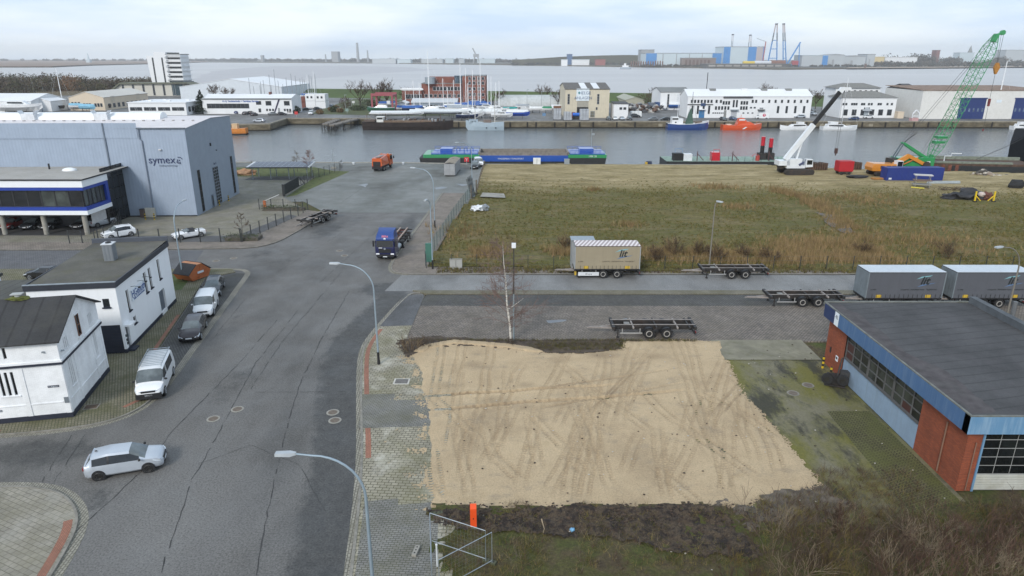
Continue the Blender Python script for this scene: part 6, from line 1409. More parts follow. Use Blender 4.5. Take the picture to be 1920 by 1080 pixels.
t=thing('digger_attachment','black machine part at the right picture edge in the sand','machine part',(97.6,133.2,.1));m=MB();m.blob((1.2,0,.6),(1.6,1,1.0),2,.4,1.5,0,8);m.bar((-.3,-.3,.2),(2.4,-.6,1.2),.4);m.build('casing',BLACK,t)
for(px,py,w_,h_,mt,lb)in((966,309,.0,0,0,0),)*0:pass
t=thing('white_cabinet','white double cabinet on the quay in front of the blue barge','cabinet',(P(1007,310).x-.9,164.0,.1));m=MB();m.box(0,0,0,1.75,.7,1.5);m.build('case',M('cabinet_white',(.68,.69,.68),.6),t);m=MB();m.box(.85,-.02,.1,.9,0,1.4);m.build('joint',DARK,t)
t=thing('grey_cabinet','grey cabinet on the quay near the barge bow','cabinet',(P(1064,312).x-.6,163.6,.1));m=MB();m.box(0,0,0,1.2,.7,1.25);m.build('case',GALV,t);m=MB();m.box(-.05,-.05,1.25,1.25,.75,1.32);m.build('lid',GALV,t)
t=thing('mooring_bollard','dark blue and yellow block on the quay edge between barge and pontoon','block',(P(1216,309).x-.6,163.8,.1));m=MB();m.box(0,0,0,1.3,.7,.75);m.build('block',M('block_navy',(.02,.03,.07),.6),t);m=MB();m.box(-.25,-.1,0,.25,.5,.6);m.build('yellow_end',YEL,t)
t=thing('rescue_sign','red square board with white mark on a post at the quay','sign',(P(878,303).x,163.2,.1));m=MB();m.bar((0,0,0),(0,0,1.3),.12);m.build('post',GALV,t);m=MB();m.box(-.55,-.06,.75,.55,0,1.85);sg=m.build('board',M('sign_red',(.50,.03,.04),.5),t)
m=MB();m.tube([(-.25,-.08,1.6),(.0,-.08,1.35),(.25,-.08,1.5)],.06,5);m.tube([(0,-.08,1.4),(.1,-.08,1.05),(-.1,-.08,1.0)],.06,5);m.build('mark',PLATE,sg)
for px,lb in((640,'small white bollard on the quay edge, leftmost of the row'),(663,'small white bollard on the quay edge left of the sweeper'),(700,'small white bollard on the quay edge behind the sweeper'),(756,'small white bollard on the quay edge right of the sweeper')):
 q=P(px,308);t=thing('quay_bollard',lb,'bollard',(q.x,q.y,0),0,'white quay bollards');m=MB();m.cyl((0,0,0),(0,0,.35),.25,.2,10);m.build('stem',PLATE,t);m=MB();m.cyl((0,0,.35),(0,0,.5),.35,.3,10);m.build('head',PLATE,t)
t=thing('tide_gauge','slim steel ladder mast on the quay at the end of the lawn','mast',(P(622,318).x,158.5,0));m=MB();m.bar((0,0,0),(0,0,4.2),.1);m.bar((-1.6,0,2.4),(.9,0,3.1),.06);m.build('mast',GALV,t);m=MB();m.box(-.5,-.3,0,.6,.3,.35);m.build('base',CONC,t)
# ================================================================ HARBOUR CRAFT
def hull(mb,L_,B,z0,z1,bow=1.0,sheer=.4,m=0,n=12,stern=.8,flare=.75,deck=None):
 """hull along +x, stern at 0"""
 rings=[]
 for k in range(n+1):
  f=k/n;x=L_*f
  w=B/2*(stern+(1-stern)*min(1,f*4))*(1-max(0,(f-(1-.38*bow))/(.38*bow))**2.0 if f>1-.38*bow else 1);w=max(w,.02)
  zt=z1+sheer*(max(0,f-.45)/.55)**2+sheer*.25*max(0,.25-f)*4
  kz=z0+(z1-z0)*.5*max(0,(f-.85)/.15)**2
  rings.append([(x,w,zt),(x+.0,w*.98,(zt*.6+kz*.4)),(x,w*flare,kz),(x,-w*flare,kz),(x,-w*.98,(zt*.6+kz*.4)),(x,-w,zt)])
 o=len(mb.v);mb.add([p for r in rings for p in r],[])
 for k in range(n):
  for i in range(5):mb.f.append((o+k*6+i,o+(k+1)*6+i,o+(k+1)*6+i+1,o+k*6+i+1));mb.m.append(m)
  mb.f.append((o+k*6+5,o+(k+1)*6+5,o+(k+1)*6,o+k*6));mb.m.append(m if deck is None else deck)
 mb.f.append(tuple(o+i for i in range(6)));mb.m.append(m);return mb
BB=paint('barge_blue',(.012,.075,.36),0,.4);BG=paint('barge_green',(.02,.25,.085),0,.5);BK=M('hull_black',(.018,.02,.022),.6,var=.3,dirt=(.06,.05,.04),dirt_amt=.4)
t=thing('hopper_barge','long blue and green hopper barge moored at the near quay','barge',(-22.8,169.2,WZ),R(-.3))
z=-WZ
def prow(mb,x0,x1,za,zb,m=0,ins=0.0):
 mb.loft([[(x0+ins,0,za),(x1-ins,0,za),(x1-ins,9,za),(x0+ins,9,za)],[(x0,0,zb),(x1,0,zb),(x1,9,zb),(x0,9,zb)]],m)
m=MB();prow(m,0,46,-.8,z+.95,0,1.0);m.build('hull',BK,t)
m=MB();m.box(1.0,-.04,z+.95,14.8,9.04,z+1.75);m.build('green_side',BG,t);m=MB();m.box(36.6,-.04,z+.95,46.0,9.04,z+1.75);m.build('green_side',BG,t)
m=MB();m.box(14.8,-.06,z+.1,36.6,.5,z+1.5);m.box(14.8,8.5,z+.1,36.6,9.0,z+1.5);m.box(13.4,-.03,z+.6,14.8,.5,z+1.4);m.build('blue_side',BB,t)
m=MB()
for y in(.5,8.3):m.box(14.8,y,z+1.0,36.6,y+.2,z+2.15)
m.box(14.6,.5,z+.9,14.9,8.5,z+2.3);m.box(36.4,.5,z+.9,36.8,8.5,z+2.3);m.build('coaming',M('coaming_tan',(.20,.18,.155),.8,var=.25),t)
m=MB();m.box(14.9,.7,z-.6,36.4,8.3,z-.5);m.build('hold_floor',D.materials['coaming_tan'],t)
for x0,x1 in((3.0,14.4),(37.0,45.6)):
 m=MB()
 m.box(x0,.3,z+1.75,x1,8.7,z+2.0)
 for y in(.15,8.85):
  m.bar((x0,y,z+2.7),(x1,y,z+2.7),.08);m.bar((x0,y,z+2.3),(x1,y,z+2.3),.06)
  for k in range(8):x=x0+(x1-x0)*k/7;m.bar((x,y,z+1.75),(x,y,z+2.7),.07)
 q=(5.0,8.0)if x0<5 else(39.5,43);m.box(q[0],2.0,z+1.95,q[1],6.0,z+2.9);m.build('deck_gear',BB,t)
for x in(9.2,11.0,12.5):
 m=MB();m.tube([(x,1.0,z+1.75),(x,1.0,z+3.0),(x+.35,1.0,z+3.4),(x+.75,1.0,z+3.1),(x+.75,1.0,z+2.4)],.1,6);m.build('vent_pipe',BB,t)
text('lettering','WASSERBAU TRANSPORT',PLATE,t,(22.5,-.07,z+.75),(S2,0,0),.55,.01);text('lettering','HBK 38',PLATE,t,(42.6,-.06,z+1.35),(S2,0,0),.6,.01)
m=MB();m.cyl((42.6,4,z+2.9),(42.6,4,z+7.5),.05,n=6);m.box(42.6,3.98,z+6.0,43.3,4.02,z+6.5);m.build('flag_mast',GALV,t)
t=thing('work_pontoon','low green decked work pontoon with railings moored left of the white crane','pontoon',(37.8,168.0,WZ),R(-1));DK=M('deck_green',(.22,.30,.25),.8,var=.3)
m=MB();m.box(0,0,-.6,32,9,z+.25);m.build('hull',BK,t);m=MB();m.box(.05,.05,z+.25,31.95,8.95,z+.28);m.build('deck',DK,t)
m=MB()
for k in range(11):m.bar((11+k*2.0,.2,z+.28),(11+k*2.0,.2,z+1.5),.06)
m.build('railing_posts',DARK,t)
m=MB();m.box(1.8,1,z+.28,4.2,3,z+2.0);m.build('generator',BLACK,t);m=MB();m.box(4.3,1,z+.28,6.4,3,z+1.9);m.build('tool_box',PLATE,t);m=MB();m.tube([(2.6,3.2,z+2),(2.6,3.2,z+2.9),(4.4,3.2,z+2.9),(4.4,3.2,z+2)],.06,5);m.build('blue_frame',M('frame_blue',(.08,.20,.36),.5),t)
m=MB();m.box(11.2,1.2,z+.28,13.2,3.0,z+2.3);m.tube([(11.5,1.2,z+2.3),(11.5,1.2,z+3.0),(13,1.2,z+3.0),(13,1.2,z+2.3)],.06,5);m.build('red_tank',paint('tank_red',(.5,.012,.03)),t)
for x in(7.6,16.2,25.0):m=MB();m.bar((x,1,z+.28),(x,1,z+2.6),.18);m.bar((x,1,z+2.0),(x+1.6,1,z+.4),.16);m.build('davit',M('davit_rust',(.09,.04,.04),.7),t)
m=MB();m.cyl((22.5,1.5,z+.3),(22.5,1.5,z+1.5),.5,n=12);m.tube([(22.0+.9*math.cos(a),1.5,z+1.2+.7*math.sin(a))for a in[math.pi*q/6 for q in range(7)]],.07,5);m.build('winch',M('winch_red',(.35,.05,.04),.6),t)
for px,top,lb in((1432,256,'black spud pile with red top on the pontoon, left and taller'),(1447,259,'black spud pile with red top on the pontoon, right of the pair')):
 q=PY(px,top,171.5);t=thing('spud_pile',lb,'pile',(q.x,q.y,WZ),0,'red tipped spud piles');hz_=q.z-WZ
 m=MB();m.cyl((0,0,-1),(0,0,hz_-2.2),.5,n=12);m.build('shaft',BLACK,t,smooth=40);m=MB();m.cyl((0,0,hz_-2.2),(0,0,hz_),.5,n=12);m.build('red_tip',paint('tip_red',(.46,.012,.03)),t,smooth=40);m=MB();m.box(-.9,-.9,z+.28,.9,.9,z+1.9);m.build('spud_well',RUSTF,t)
RUST=M('rust_hull',(.085,.055,.04),.9,.1,var=.5,scale=1.0,dirt=(.16,.08,.045),dirt_amt=.7,bump=.4)
for nm,x0,x1,y0,y1,zt,lb in(('sheet_pile_bundle',66.6,71.6,155.4,158.0,1.6,'brown rusty stack of sheet piles behind the red box, left stack'),('sheet_pile_bundle',74.4,79.4,155.6,158.0,1.7,'brown rusty stack of sheet piles behind the excavator, right stack')):
 t=thing(nm,lb,'sheet piles',(x0,y0,.1),R(-4),'rusty sheet pile stacks')
 for j in range(3):
  m=MB()
  for k in range(int((x1-x0)/.5)):m.box(k*.5,j*.85,0,k*.5+.34,j*.85+.7,zt-.1*((k+j)%3))
  m.build('pile_layer',RUST,t)
t=thing('rusty_pontoon','long black and rusty pontoon lying at the quay right of the green crane','pontoon',(93.8,157.2,WZ),R(-9));m=MB();m.box(0,0,-.6,24,8,z+1.5);m.build('hull',RUST,t);m=MB();m.box(6.5,-.06,z-.6,24.1,0,z+1.0);m.build('black_side',BK,t);m=MB();m.box(-.05,-.05,z+1.5,19.0,.7,z+1.9);m.box(-.05,7.4,z+1.5,24,8.0,z+2.2);m.build('coaming',M('coaming_sage',(.18,.20,.16),.8,var=.3),t)
m=MB();m.tube([(5.0,1,z+1.6),(5.0,1,z+3.0),(6.3,1,z+3.0),(6.3,1,z+3.6),(8.4,1,z+3.6)],.12,6);m.build('stair_rail',PLATE,t)
for k in range(5):m=MB();m.box(1.2+k*1.5,-.1,z-.2,1.9+k*1.5,0,z+1.2);m.build('fender',M('fender_rust',(.15,.055,.035),.9,var=.4),t)
t=thing('black_ship','black ship stern with white lettering at the right picture edge','ship',(121.6,165.5,WZ),R(8))
m=MB();rings=[]
for k in range(9):
 f=k/8;rings.append([(f*30,-5*min(1,.55+f*2),10.6),(f*30-.2+1.2*(1-f),-5.2*min(1,.6+f*2),7.2),(f*30+1.4*(1-f),-4.4*min(1,.5+f*2),3.8),(f*30+4.5*(1-f),-2.2,-.5),(f*30+4.5*(1-f),2.2,-.5),(f*30+1.4*(1-f),4.4,3.8),(f*30,5.2*min(1,.6+f*2),7.2),(f*30,5*min(1,.55+f*2),10.6)])
m.loft(rings);m.build('hull',M('ship_black',(.012,.013,.018),.5,var=.3),t)
m=MB();m.box(0,-2.6,10.6,30,2.6,10.9);m.build('bulwark',BK,t)
text('lettering','BREMEN',PLATE,t,(2.4,-4.5,8.3),(S2,0,R(-22)),1.3,.02);text('lettering','SW',PLATE,t,(1.9,-4.1,6.0),(S2,0,R(-25)),1.0,.02)
t=thing('mooring_line','mooring line from the black ship to the pontoon','rope',(118.9,162.0,4.0));m=MB();m.tube([(1.6,2.0,2.2),(-4,-.5,.4),(-12,-3.6,-1.9)],.06,5);m.build('rope',CABLE,t)
HW_=paint('hull_white',(.74,.75,.76));RHULL=M('wreck_brown',(.018,.011,.009),.8,var=.5,scale=.6,dirt=(.05,.028,.02),dirt_amt=.5)
def place(name,label,cat,x0,Y,group=None,rz=0.0):return thing(name,label,cat,(x0,Y,WZ),rz,group)
def XA(px,py,Y):return PY(px,py,Y).x
t=place('coaster','long rusty brown coaster with small white wheelhouse at the far quay','ship',XA(681,238,275),275.5);Ls=XA(850,238,275)-XA(681,238,275)
m=MB();hull(m,Ls,6,-.8,3.0,.7,.7,0,14,.7);m.build('hull',RHULL,t);m=MB();m.box(8.5,-2.2,3.0,27,2.2,3.7);m.build('hatch_coaming',M('coaster_hatch',(.16,.11,.075),.8,var=.3),t);m=MB();m.box(1,-2.3,3.3,5,2.3,4.0);m.build('poop',M('poop_brown',(.11,.08,.065),.8),t)
m=MB();m.box(5.6,-1.5,3.0,8.2,1.5,4.9);m.box(5.4,-1.7,4.9,8.6,1.7,5.1);wh_=m.build('wheelhouse',M('wheelhouse_white',(.66,.66,.63),.6),t);m=MB();m.box(5.8,-1.54,4.1,8.0,-1.5,4.7);m.build('window',GLD,wh_)
for x in(1.6,9.0,30.5):m=MB();m.cyl((x,0,3),(x,0,6.2),.1,n=6);m.build('mast',M('mast_brown',(.12,.07,.05),.7),t)
rnd=random.Random(9);m=MB()
for k in range(26):x=rnd.uniform(9,33);s=rnd.uniform(.3,.9);m.box(x,rnd.uniform(-2,.5),3.0,x+s,rnd.uniform(.6,2),3.4+rnd.uniform(.2,1.1),rnd.randrange(3))
m.build('deck_clutter',[TRK,M('clutter_grey',(.3,.31,.32),.7),RUST],t)
t=place('grey_ship','pale blue-grey two masted ship lying at the far quay','ship',XA(945,238,275),274.8,None,math.pi);SG=paint('ship_grey',(.36,.44,.50),0,.5)
m=MB();hull(m,15.0,4.6,-.8,2.9,.8,.9,0,12,.75);m.build('hull',SG,t);m=MB();m.box(10.2,-1.9,2.9,13.6,1.9,4.0);m.build('forecastle',SG,t)
m=MB()
for x in(3.2,6.8):m.cbox((x,2.28,1.0),(.5,.1,.35))
for x in(11,11.6,12.2,12.8):m.cbox((x,1.95,3.4),(.2,.12,.7))
m.build('porthole',GLD,t)
m=MB();m.box(5.0,-1.2,2.9,8,1.2,3.9);m.build('deckhouse',M('deckhouse_brown',(.16,.12,.10),.7),t)
for x,h_ in((11.3,13.5),(3.6,12.0)):m=MB();m.cyl((x,0,2.9),(x,0,h_),.16,.1,n=8);m.bar((x,0,4.2),(x-3.2,0,6.8),.12);m.cyl((x,0,h_-1),(x-4,1.8,3),.025,n=4);m.cyl((x,0,h_-1),(x+3,-1.8,3),.025,n=4);m.build('mast',M('mast_pale',(.5,.48,.44),.6),t)
t=place('trawler','blue hulled trawler with white wheelhouse and green nets','trawler',XA(1250,240,275),275.2);m=MB();hull(m,16.4,4.8,-.8,2.2,.9,1.4,0,12,.8);m.build('hull',paint('trawler_blue',(.02,.055,.20)),t)
m=MB();hull(m,16.45,4.84,2.0,2.35,.9,1.4,0,12,.8);m.build('bulwark_stripe',HW_,t)
m=MB();m.box(1.6,-1.6,2.0,4.2,1.6,5.0);m.box(4.2,-1.4,2.0,6.0,1.4,4.4);wh_=m.build('wheelhouse',HW_,t);m=MB();m.box(1.7,-1.64,4.0,4.0,-1.6,4.6);m.cyl((3.1,-1.6,3.0),(3.1,-1.66,3.0),.3,n=10);m.build('window',GLD,wh_)
m=MB();m.cyl((4.0,0,4.8),(4.0,0,10.4),.1,n=6);m.build('mast',HW_,t);m=MB();m.cyl((9.4,0,2),(9.4,0,14.4),.14,.08,n=6);m.bar((9.4,0,12.5),(7.4,-1.0,4),.08);m.bar((9.4,0,12.5),(11.6,-1.0,3),.08);m.build('derrick',M('derrick_grey',(.12,.13,.13),.6),t)
m=MB();m.loft([[(7.2,-.5,2.4),(10.2,-.5,2.4),(10.2,.5,2.4),(7.2,.5,2.4)],[(8.0,-.3,5.5),(9.8,-.3,5.5),(9.8,.3,5.5),(8.0,.3,5.5)],[(8.9,-.1,8.2),(9.3,-.1,8.2),(9.3,.1,8.2),(8.9,.1,8.2)]]);m.build('net',M('net_green',(.06,.11,.085),.9,var=.3),t);m=MB();m.blob((12.5,0,2.9),(1.6,1.2,.6),2,.5,2);m.build('gear',M('gear_brown',(.12,.09,.07),.8),t)
t=place('rescue_cruiser','bright orange rescue boat at the far quay','rescue boat',XA(1353,240,275),275.0);RO=paint('rescue_orange',(.62,.085,.02));m=MB();hull(m,15.6,4.4,-.7,1.9,.9,.7,0,12,.9);m.build('hull',RO,t)
m=MB();m.loft([[(5.4,-1.6,1.9),(13,-1.4,1.9),(13,1.4,1.9),(5.4,1.6,1.9)],[(6.0,-1.5,3.4),(10.6,-1.3,3.2),(10.6,1.3,3.2),(6.0,1.5,3.4)]]);m.loft([[(5.9,-1.2,3.3),(9.4,-1.1,3.3),(9.4,1.1,3.3),(5.9,1.2,3.3)],[(6.2,-1.0,4.6),(8.2,-.9,4.6),(8.2,.9,4.6),(6.2,1.0,4.6)]]);wh_=m.build('wheelhouse',RO,t);m=MB();m.box(6.3,-1.25,3.7,8.6,-1.1,4.2);m.build('window',HW_,wh_);m=MB();m.cbox((2.6,0,2.1),(1.8,2,.3));m.build('hatch',M('hatch_cream',(.6,.5,.42),.6),t)
m=MB();m.extrude([(7.4,-2.23,.5),(8.2,-2.23,.5),(9.4,-2.18,1.3),(8.6,-2.2,1.3)],(0,.03,0));m.build('stripe',HW_,t);m=MB();m.cyl((7.2,0,4.6),(7.2,0,5.8),.08,n=6);m.bar((13.2,-1,1.9),(13.2,-1,3.1),.08);m.bar((13.2,-1,3.1),(15,-.5,2.9),.06);m.build('mast',RO,t)
def motor_yacht(label,x0,Y,L_,flip=False,mast=0.0):
 t=place('motor_yacht',label,'yacht',x0,Y,None,math.pi if flip else 0);m=MB();hull(m,L_,L_*.28,-.5,1.3,1.0,.7,0,12,.9);m.build('hull',HW_,t)
 m=MB();m.loft([[(L_*.12,-L_*.11,1.3),(L_*.7,-L_*.08,1.4),(L_*.7,L_*.08,1.4),(L_*.12,L_*.11,1.3)],[(L_*.14,-L_*.1,2.3),(L_*.58,-L_*.07,2.2),(L_*.58,L_*.07,2.2),(L_*.14,L_*.1,2.3)]]);m.box(L_*.2,-L_*.08,2.3,L_*.42,L_*.08,3.1);cb=m.build('cabin',HW_,t)
 m=MB();m.box(L_*.16,-L_*.115,1.65,L_*.56,L_*.115,2.05);m.build('window',GLD,cb)
 m=MB()
 for k in range(8):x=L_*(.08+.11*k);m.bar((x,-L_*.12,1.4),(x,-L_*.12,2.1),.04)
 m.build('railing',GALV,t)
 if mast:m=MB();m.cyl((L_*.55,0,1.5),(L_*.55,0,mast),.13,.09,n=8);m.bar((L_*.55,0,3),(L_*.15,0,3.3),.14);m.cyl((L_*.55,0,mast-.5),(L_,0,2),.02,n=4);m.cyl((L_*.55,0,mast-.5),(0,0,2),.02,n=4);m.bar((L_*.55,-.8,mast*.7),(L_*.55,.8,mast*.7),.06);m.build('mast',HW_,t)
 return t
motor_yacht('low white motor yacht with black windows right of the rescue boat',XA(1516,240,275),275,11.3,True);motor_yacht('white motor sailer with tall mast under the crane boom',XA(1541,241,274),274.5,14.0,False,19.5);motor_yacht('white and blue motor boat at the far quay on the right picture edge',XA(1896,238,276),275.6,12)
for(a,b,lb)in(((622,240),(690,221),'long dark timber landing stage slanting from the far quay'),((610,238),(632,229),'short dark timber landing stage beside the longer one')):
 A_=P(*a,-1.2);B_=P(*b,-1.2);t=thing('landing_stage',lb,'jetty',(A_.x,A_.y,-1.2),0);d=B_-A_
 m=MB();m.bar((0,0,.9),(d.x,d.y,.9),3.2,.5);m.build('deck',M('jetty_deck',(.16,.14,.12),.9,var=.3),t)
 for k in range(6):
  q=d*(k/5);n_=Vector((-d.y,d.x,0)).normalized()*1.3
  for s in(1,-1):m=MB();m.cyl(q+n_*s+Vector((0,0,-2)),q+n_*s+Vector((0,0,1.3)),.2,n=6);m.build('pile',M('jetty_pile',(.03,.026,.024),.9),t)
t=place('pilot_boat','orange working boat half hidden behind the factory hall corner','boat',XA(470,234,262),257.5,None,math.pi);m=MB();hull(m,10,3.4,-.4,2.2,.8,.8,0,10);m.build('hull',M('pilot_orange',(.55,.19,.03),.5),t);m=MB();m.box(3,-1,2.2,5,1,4.0);m.build('wheelhouse',M('pilot_cream',(.55,.38,.22),.6),t);m=MB();hull(m,10.02,3.42,-.45,.5,.8,.2,0,10);m.build('waterline',BK,t)
# ================================================================ BUILDINGS AND BOATS ON THE FAR QUAY
FW_=M('far_white_wall',(.74,.75,.76),.8,var=.04,scale=.2,dirt=(.5,.5,.48),dirt_amt=.3);FCREAM=M('far_cream_wall',(.62,.52,.40),.8,var=.05,scale=.2);FROOFW=M('far_white_roof',(.72,.73,.74),.6,var=.05,scale=.1);FROOFG=M('far_grey_roof',(.20,.205,.20),.8,var=.15,scale=.1);FROOFD=M('far_dark_roof',(.07,.07,.072),.8,var=.2,scale=.1)
FGL=glass('far_glass',(.03,.034,.04),.15);FFRAME=M('far_window_frame',(.25,.26,.27),.6)
def YB(py):return P(960,py).y
def far_b(name,label,cat,x0,x1,yb,yt,depth,wm,rm,roof='flat',rise=1.5,rows=(),over=.25,rz=0.0,cols=None,wf=None):
 """building with its front foot at pixel row yb between pixel columns x0..x1 and its eaves at row yt"""
 Y=YB(yb);a,b=P(x0,yb),P(x1,yb);H=PY(960,yt,Y).z;L_=b.x-a.x
 t=thing(name,label,cat,(a.x,Y,0),R(rz));fr=Fr((0,0,0),X,-Y_)
 m=MB();m.box(0,0,-.1,L_,depth,H)
 if roof=='gable':m.add([(0,0,H),(0,depth,H),(0,depth/2,H+rise)],[(0,1,2)]);m.add([(L_,0,H),(L_,depth,H),(L_,depth/2,H+rise)],[(0,2,1)])
 if roof=='gabley':m.add([(0,0,H),(L_,0,H),(L_/2,0,H+rise)],[(0,1,2)]);m.add([(0,depth,H),(L_,depth,H),(L_/2,depth,H+rise)],[(0,2,1)])
 m.build('wall',wm,t)
 m=MB();o=over
 if roof=='flat':m.box(-o,-o,H,L_+o,depth+o,H+.3)
 elif roof=='gable':
  for s in(0,1):
   y0,y1=(-o,depth/2)if s==0 else(depth+o,depth/2+.01);m.extrude([(-o,y0,H-.05),(L_+o,y0,H-.05),(L_+o,y1,H+rise),(-o,y1,H+rise)]if s==0 else[(L_+o,y0,H-.05),(-o,y0,H-.05),(-o,y1,H+rise),(L_+o,y1,H+rise)],(0,0,.2))
 elif roof=='gabley':
  for s in(0,1):
   xa,xb=(-o,L_/2)if s==0 else(L_+o,L_/2+.01);m.extrude([(xa,-o,H-.05),(xb,-o,H+rise),(xb,depth+o,H+rise),(xa,depth+o,H-.05)],(0,0,.2))
 elif roof=='hip':
  r=min(depth,L_)/2*.98;m.add([(-o,-o,H),(L_+o,-o,H),(L_+o,depth+o,H),(-o,depth+o,H),(r,depth/2,H+rise),(L_-r,depth/2,H+rise)],[(0,1,5,4),(1,2,5),(2,3,4,5),(3,0,4),(0,3,2,1)])
 elif roof=='shed':m.extrude([(-o,-o,H),(L_+o,-o,H),(L_+o,depth+o,H+rise),(-o,depth+o,H+rise)],(0,0,.2))
 elif roof=='barrel':
  m.loft([[(x,depth/2-(depth/2+.1)*math.cos(q),H+rise*math.sin(q))for q in[math.pi*i/12 for i in range(13)]]for x in(-o,L_+o)],close=False);m.add([(-o,depth/2-(depth/2)*math.cos(q),H+rise*math.sin(q))for q in[math.pi*i/12 for i in range(13)]],[tuple(range(13))])
  m.add([(L_+o,depth/2-(depth/2)*math.cos(q),H+rise*math.sin(q))for q in[math.pi*i/12 for i in range(13)]],[tuple(range(12,-1,-1))])
 rf=m.build('roof',rm,t,smooth=30 if roof=='barrel' else None)
 k=0
 for n,f0,f1,z0,z1,ww in rows:
  for i in range(n):
   u=L_*(f0+(f1-f0)*(i+.5)/n)
   if k<95:fr.win(t,u-ww/2,z0*H,u+ww/2,z1*H,wf or FFRAME,FGL,1,1,.08,0.03)
   k+=1
 t['h']=H;del t['h']
 return t,fr,L_,H,rf
def dooron(t,fr,u0,z0,u1,z1,mat,name='door'):
 m=MB();fr.box(m,u0,z0,-.02,u1,z1,.05);return m.build(name,mat,t)
t,fr,L_,H,rf=far_b('yacht_shed','white roofed yacht shed with blue gable band at the left picture edge','shed',-60,62,211,190,26,FW_,FROOFW,'gable',2.8);
m=MB();m.box(L_+.02,7,H-.4,L_+.1,22,H+.4);m.build('gable_band',M('band_blue',(.10,.24,.50),.6),t);m=MB();m.box(L_+.02,8,0,L_+.12,21,H-.5);m.build('gate',M('gate_pale',(.45,.52,.60),.6),t);fr.win(t,L_*.55,1.2,L_*.6,3.8,FFRAME,FGL,2,1,.08,.03);fr.win(t,L_*.7,1.2,L_*.75,3.8,FFRAME,FGL,2,1,.08,.03)
t,fr,L_,H,rf=far_b('lean_to','small white annex with blue door beside the yacht shed','annex',66,98,209,190,12,FW_,FROOFW,'gabley',1.2);dooron(t,fr,L_*.3,0,L_*.45,2.4,M('door_navy',(.02,.05,.16),.5))
t,fr,L_,H,rf=far_b('cream_works','cream coloured works building with shallow grey roof left of the tower','building',133,198,207,183,42,FCREAM,M('far_pale_roof',(.56,.53,.48),.7,var=.06,scale=.1),'gabley',2.6,[(3,.38,.62,.28,.56,1.1),(3,.7,.95,.28,.56,1.1),(3,.04,.32,.55,.66,1.0)])
en=Fr((L_,0,0),Y_,X)
for k in range(9):en.win(t,3+k*4.2,.9,5.2+k*4.2,3.0,FFRAME,FGL,2,1,.1,.04)
for u in(6,30):m=MB();en.box(m,u,3.6,0,u+3.4,6.4,.06);m.build('gate',M('gate_cream',(.55,.47,.37),.7),t)
t,fr,L_,H,rf=far_b('flat_workshop','low white flat-roofed workshop with a strip of dark windows behind the factory hall','workshop',243,351,216,193,24,FW_,FROOFW,'flat',0,[(8,.01,.98,.36,.66,2.3),(4,.01,.98,.36,.66,.7)])
for k,(x,y)in enumerate(((5,8),(9,14),(14,7),(20,13))):m=MB();m.box(x,y,H+.3,x+1.6,y+1.2,H+.75);m.build('roof_light',FROOFW,rf)
en=Fr((L_,0,0),Y_,X)
for k in range(3):en.win(t,2+k*3.2,1.3,4.4+k*3.2,3.6,FFRAME,FGL,2,1,.08,.04)
t,fr,L_,H,rf=far_b('yacht_works','long white yacht works with lettering and a diagonal dark stripe','workshop',382,549,213.5,185,15,FW_,FROOFW,'gable',1.5,[(10,.05,.52,.36,.68,2.0),(1,.60,.66,.6,.85,2.4),(1,.70,.78,.55,.85,2.6),(1,.90,.99,.55,.85,2.6),(3,.70,.80,.18,.34,.9),(3,.90,.99,.18,.34,.9),(1,.61,.66,.1,.36,1.2)],0)
dooron(t,fr,L_*.84,0,L_*.86,2.6,FFRAME);m=MB();fr.box(m,0,H-.35,0,L_,H+.15,.3);m.build('verge',M('verge_grey',(.14,.15,.15),.7),t)
m=MB();fr.nr;m.extrude([fr.p(L_*.785,0.1,.06),fr.p(L_*.80,0.1,.06),fr.p(L_*.875,H-.1,.06),fr.p(L_*.855,H-.1,.06)],(0,-.04,0));m.build('diagonal_stripe',M('stripe_navy',(.025,.02,.06),.5),t)
text('lettering','H.+J. Yachttechnik + Yachtbau Service',M('text_blue',(.04,.10,.36),.5),t,fr.p(L_*.43,H*.83,.06),(S2,0,0),1.05,.02,bold=.03)
m=MB();m.box(L_*.70,6.5,H+1.2,L_*.72,8.5,H+2.6);m.build('chimney',M('chimney_brown',(.14,.06,.045),.8),rf)
t,fr,L_,H,rf=far_b('white_hall','large pale hall with shallow white roof behind the yacht works','hall',340,530,187,163,60,corr('far_hall_wall',(.58,.62,.66),2.5,'X',.6),FROOFW,'gabley',4.5)
Yh=YB(179);a=PY(287,172,Yh);b=PY(349,172,Yh);t=thing('tower_block','white eight storey tower with balconies on a long curved base by the river','tower block',(a.x,Yh,0));TW=b.x-a.x;zt=PY(300,98,Yh).z;zr=PY(330,102.5,Yh).z;zl=PY(290,105,Yh).z
TWM=M('tower_white',(.70,.71,.72),.8,var=.03)
m=MB();m.extrude([(1.0,0,0),(TW*.55,0,0),(TW*.55,0,zt),(TW*.2,0,zt),(TW*.18,0,zl),(-.8,0,zl)],(0,16,0));m.box(TW*.55,1.5,8,TW*.94,14,zr);m.build('wall',TWM,t);fr=Fr((0,0,0),X,-Y_)
m=MB();m.box(TW*.55,.8,0,TW*.98,15,9);m.build('glazed_base',glass('tower_glass',(.03,.055,.07),.1),t)
for k in range(6):
 z=10.2+(zr-11.5)*k/5;m=MB();m.box(TW*.5,-1.2,z-.3,TW,14,z);m.bar((TW*.5,-1.2,z+1.0),(TW,-1.2,z+1.0),.15,.5);m.build('balcony',TWM,t)
 m=MB();m.box(TW*.57,1.4,z+.9,TW*.93,1.5,z+2.6);m.build('window',FGL,t)
for f in(.12,.40):
 for k in range(6):z=7+(zl-11)*k/5;fr.win(t,TW*f,z,TW*f+1.1,z+3.0,FFRAME,FGL,1,1,.1,.05)
m=MB();m.box(TW*.53,0,zr,TW*.96,14.5,zr+.5);m.build('roof',FROOFG,t)
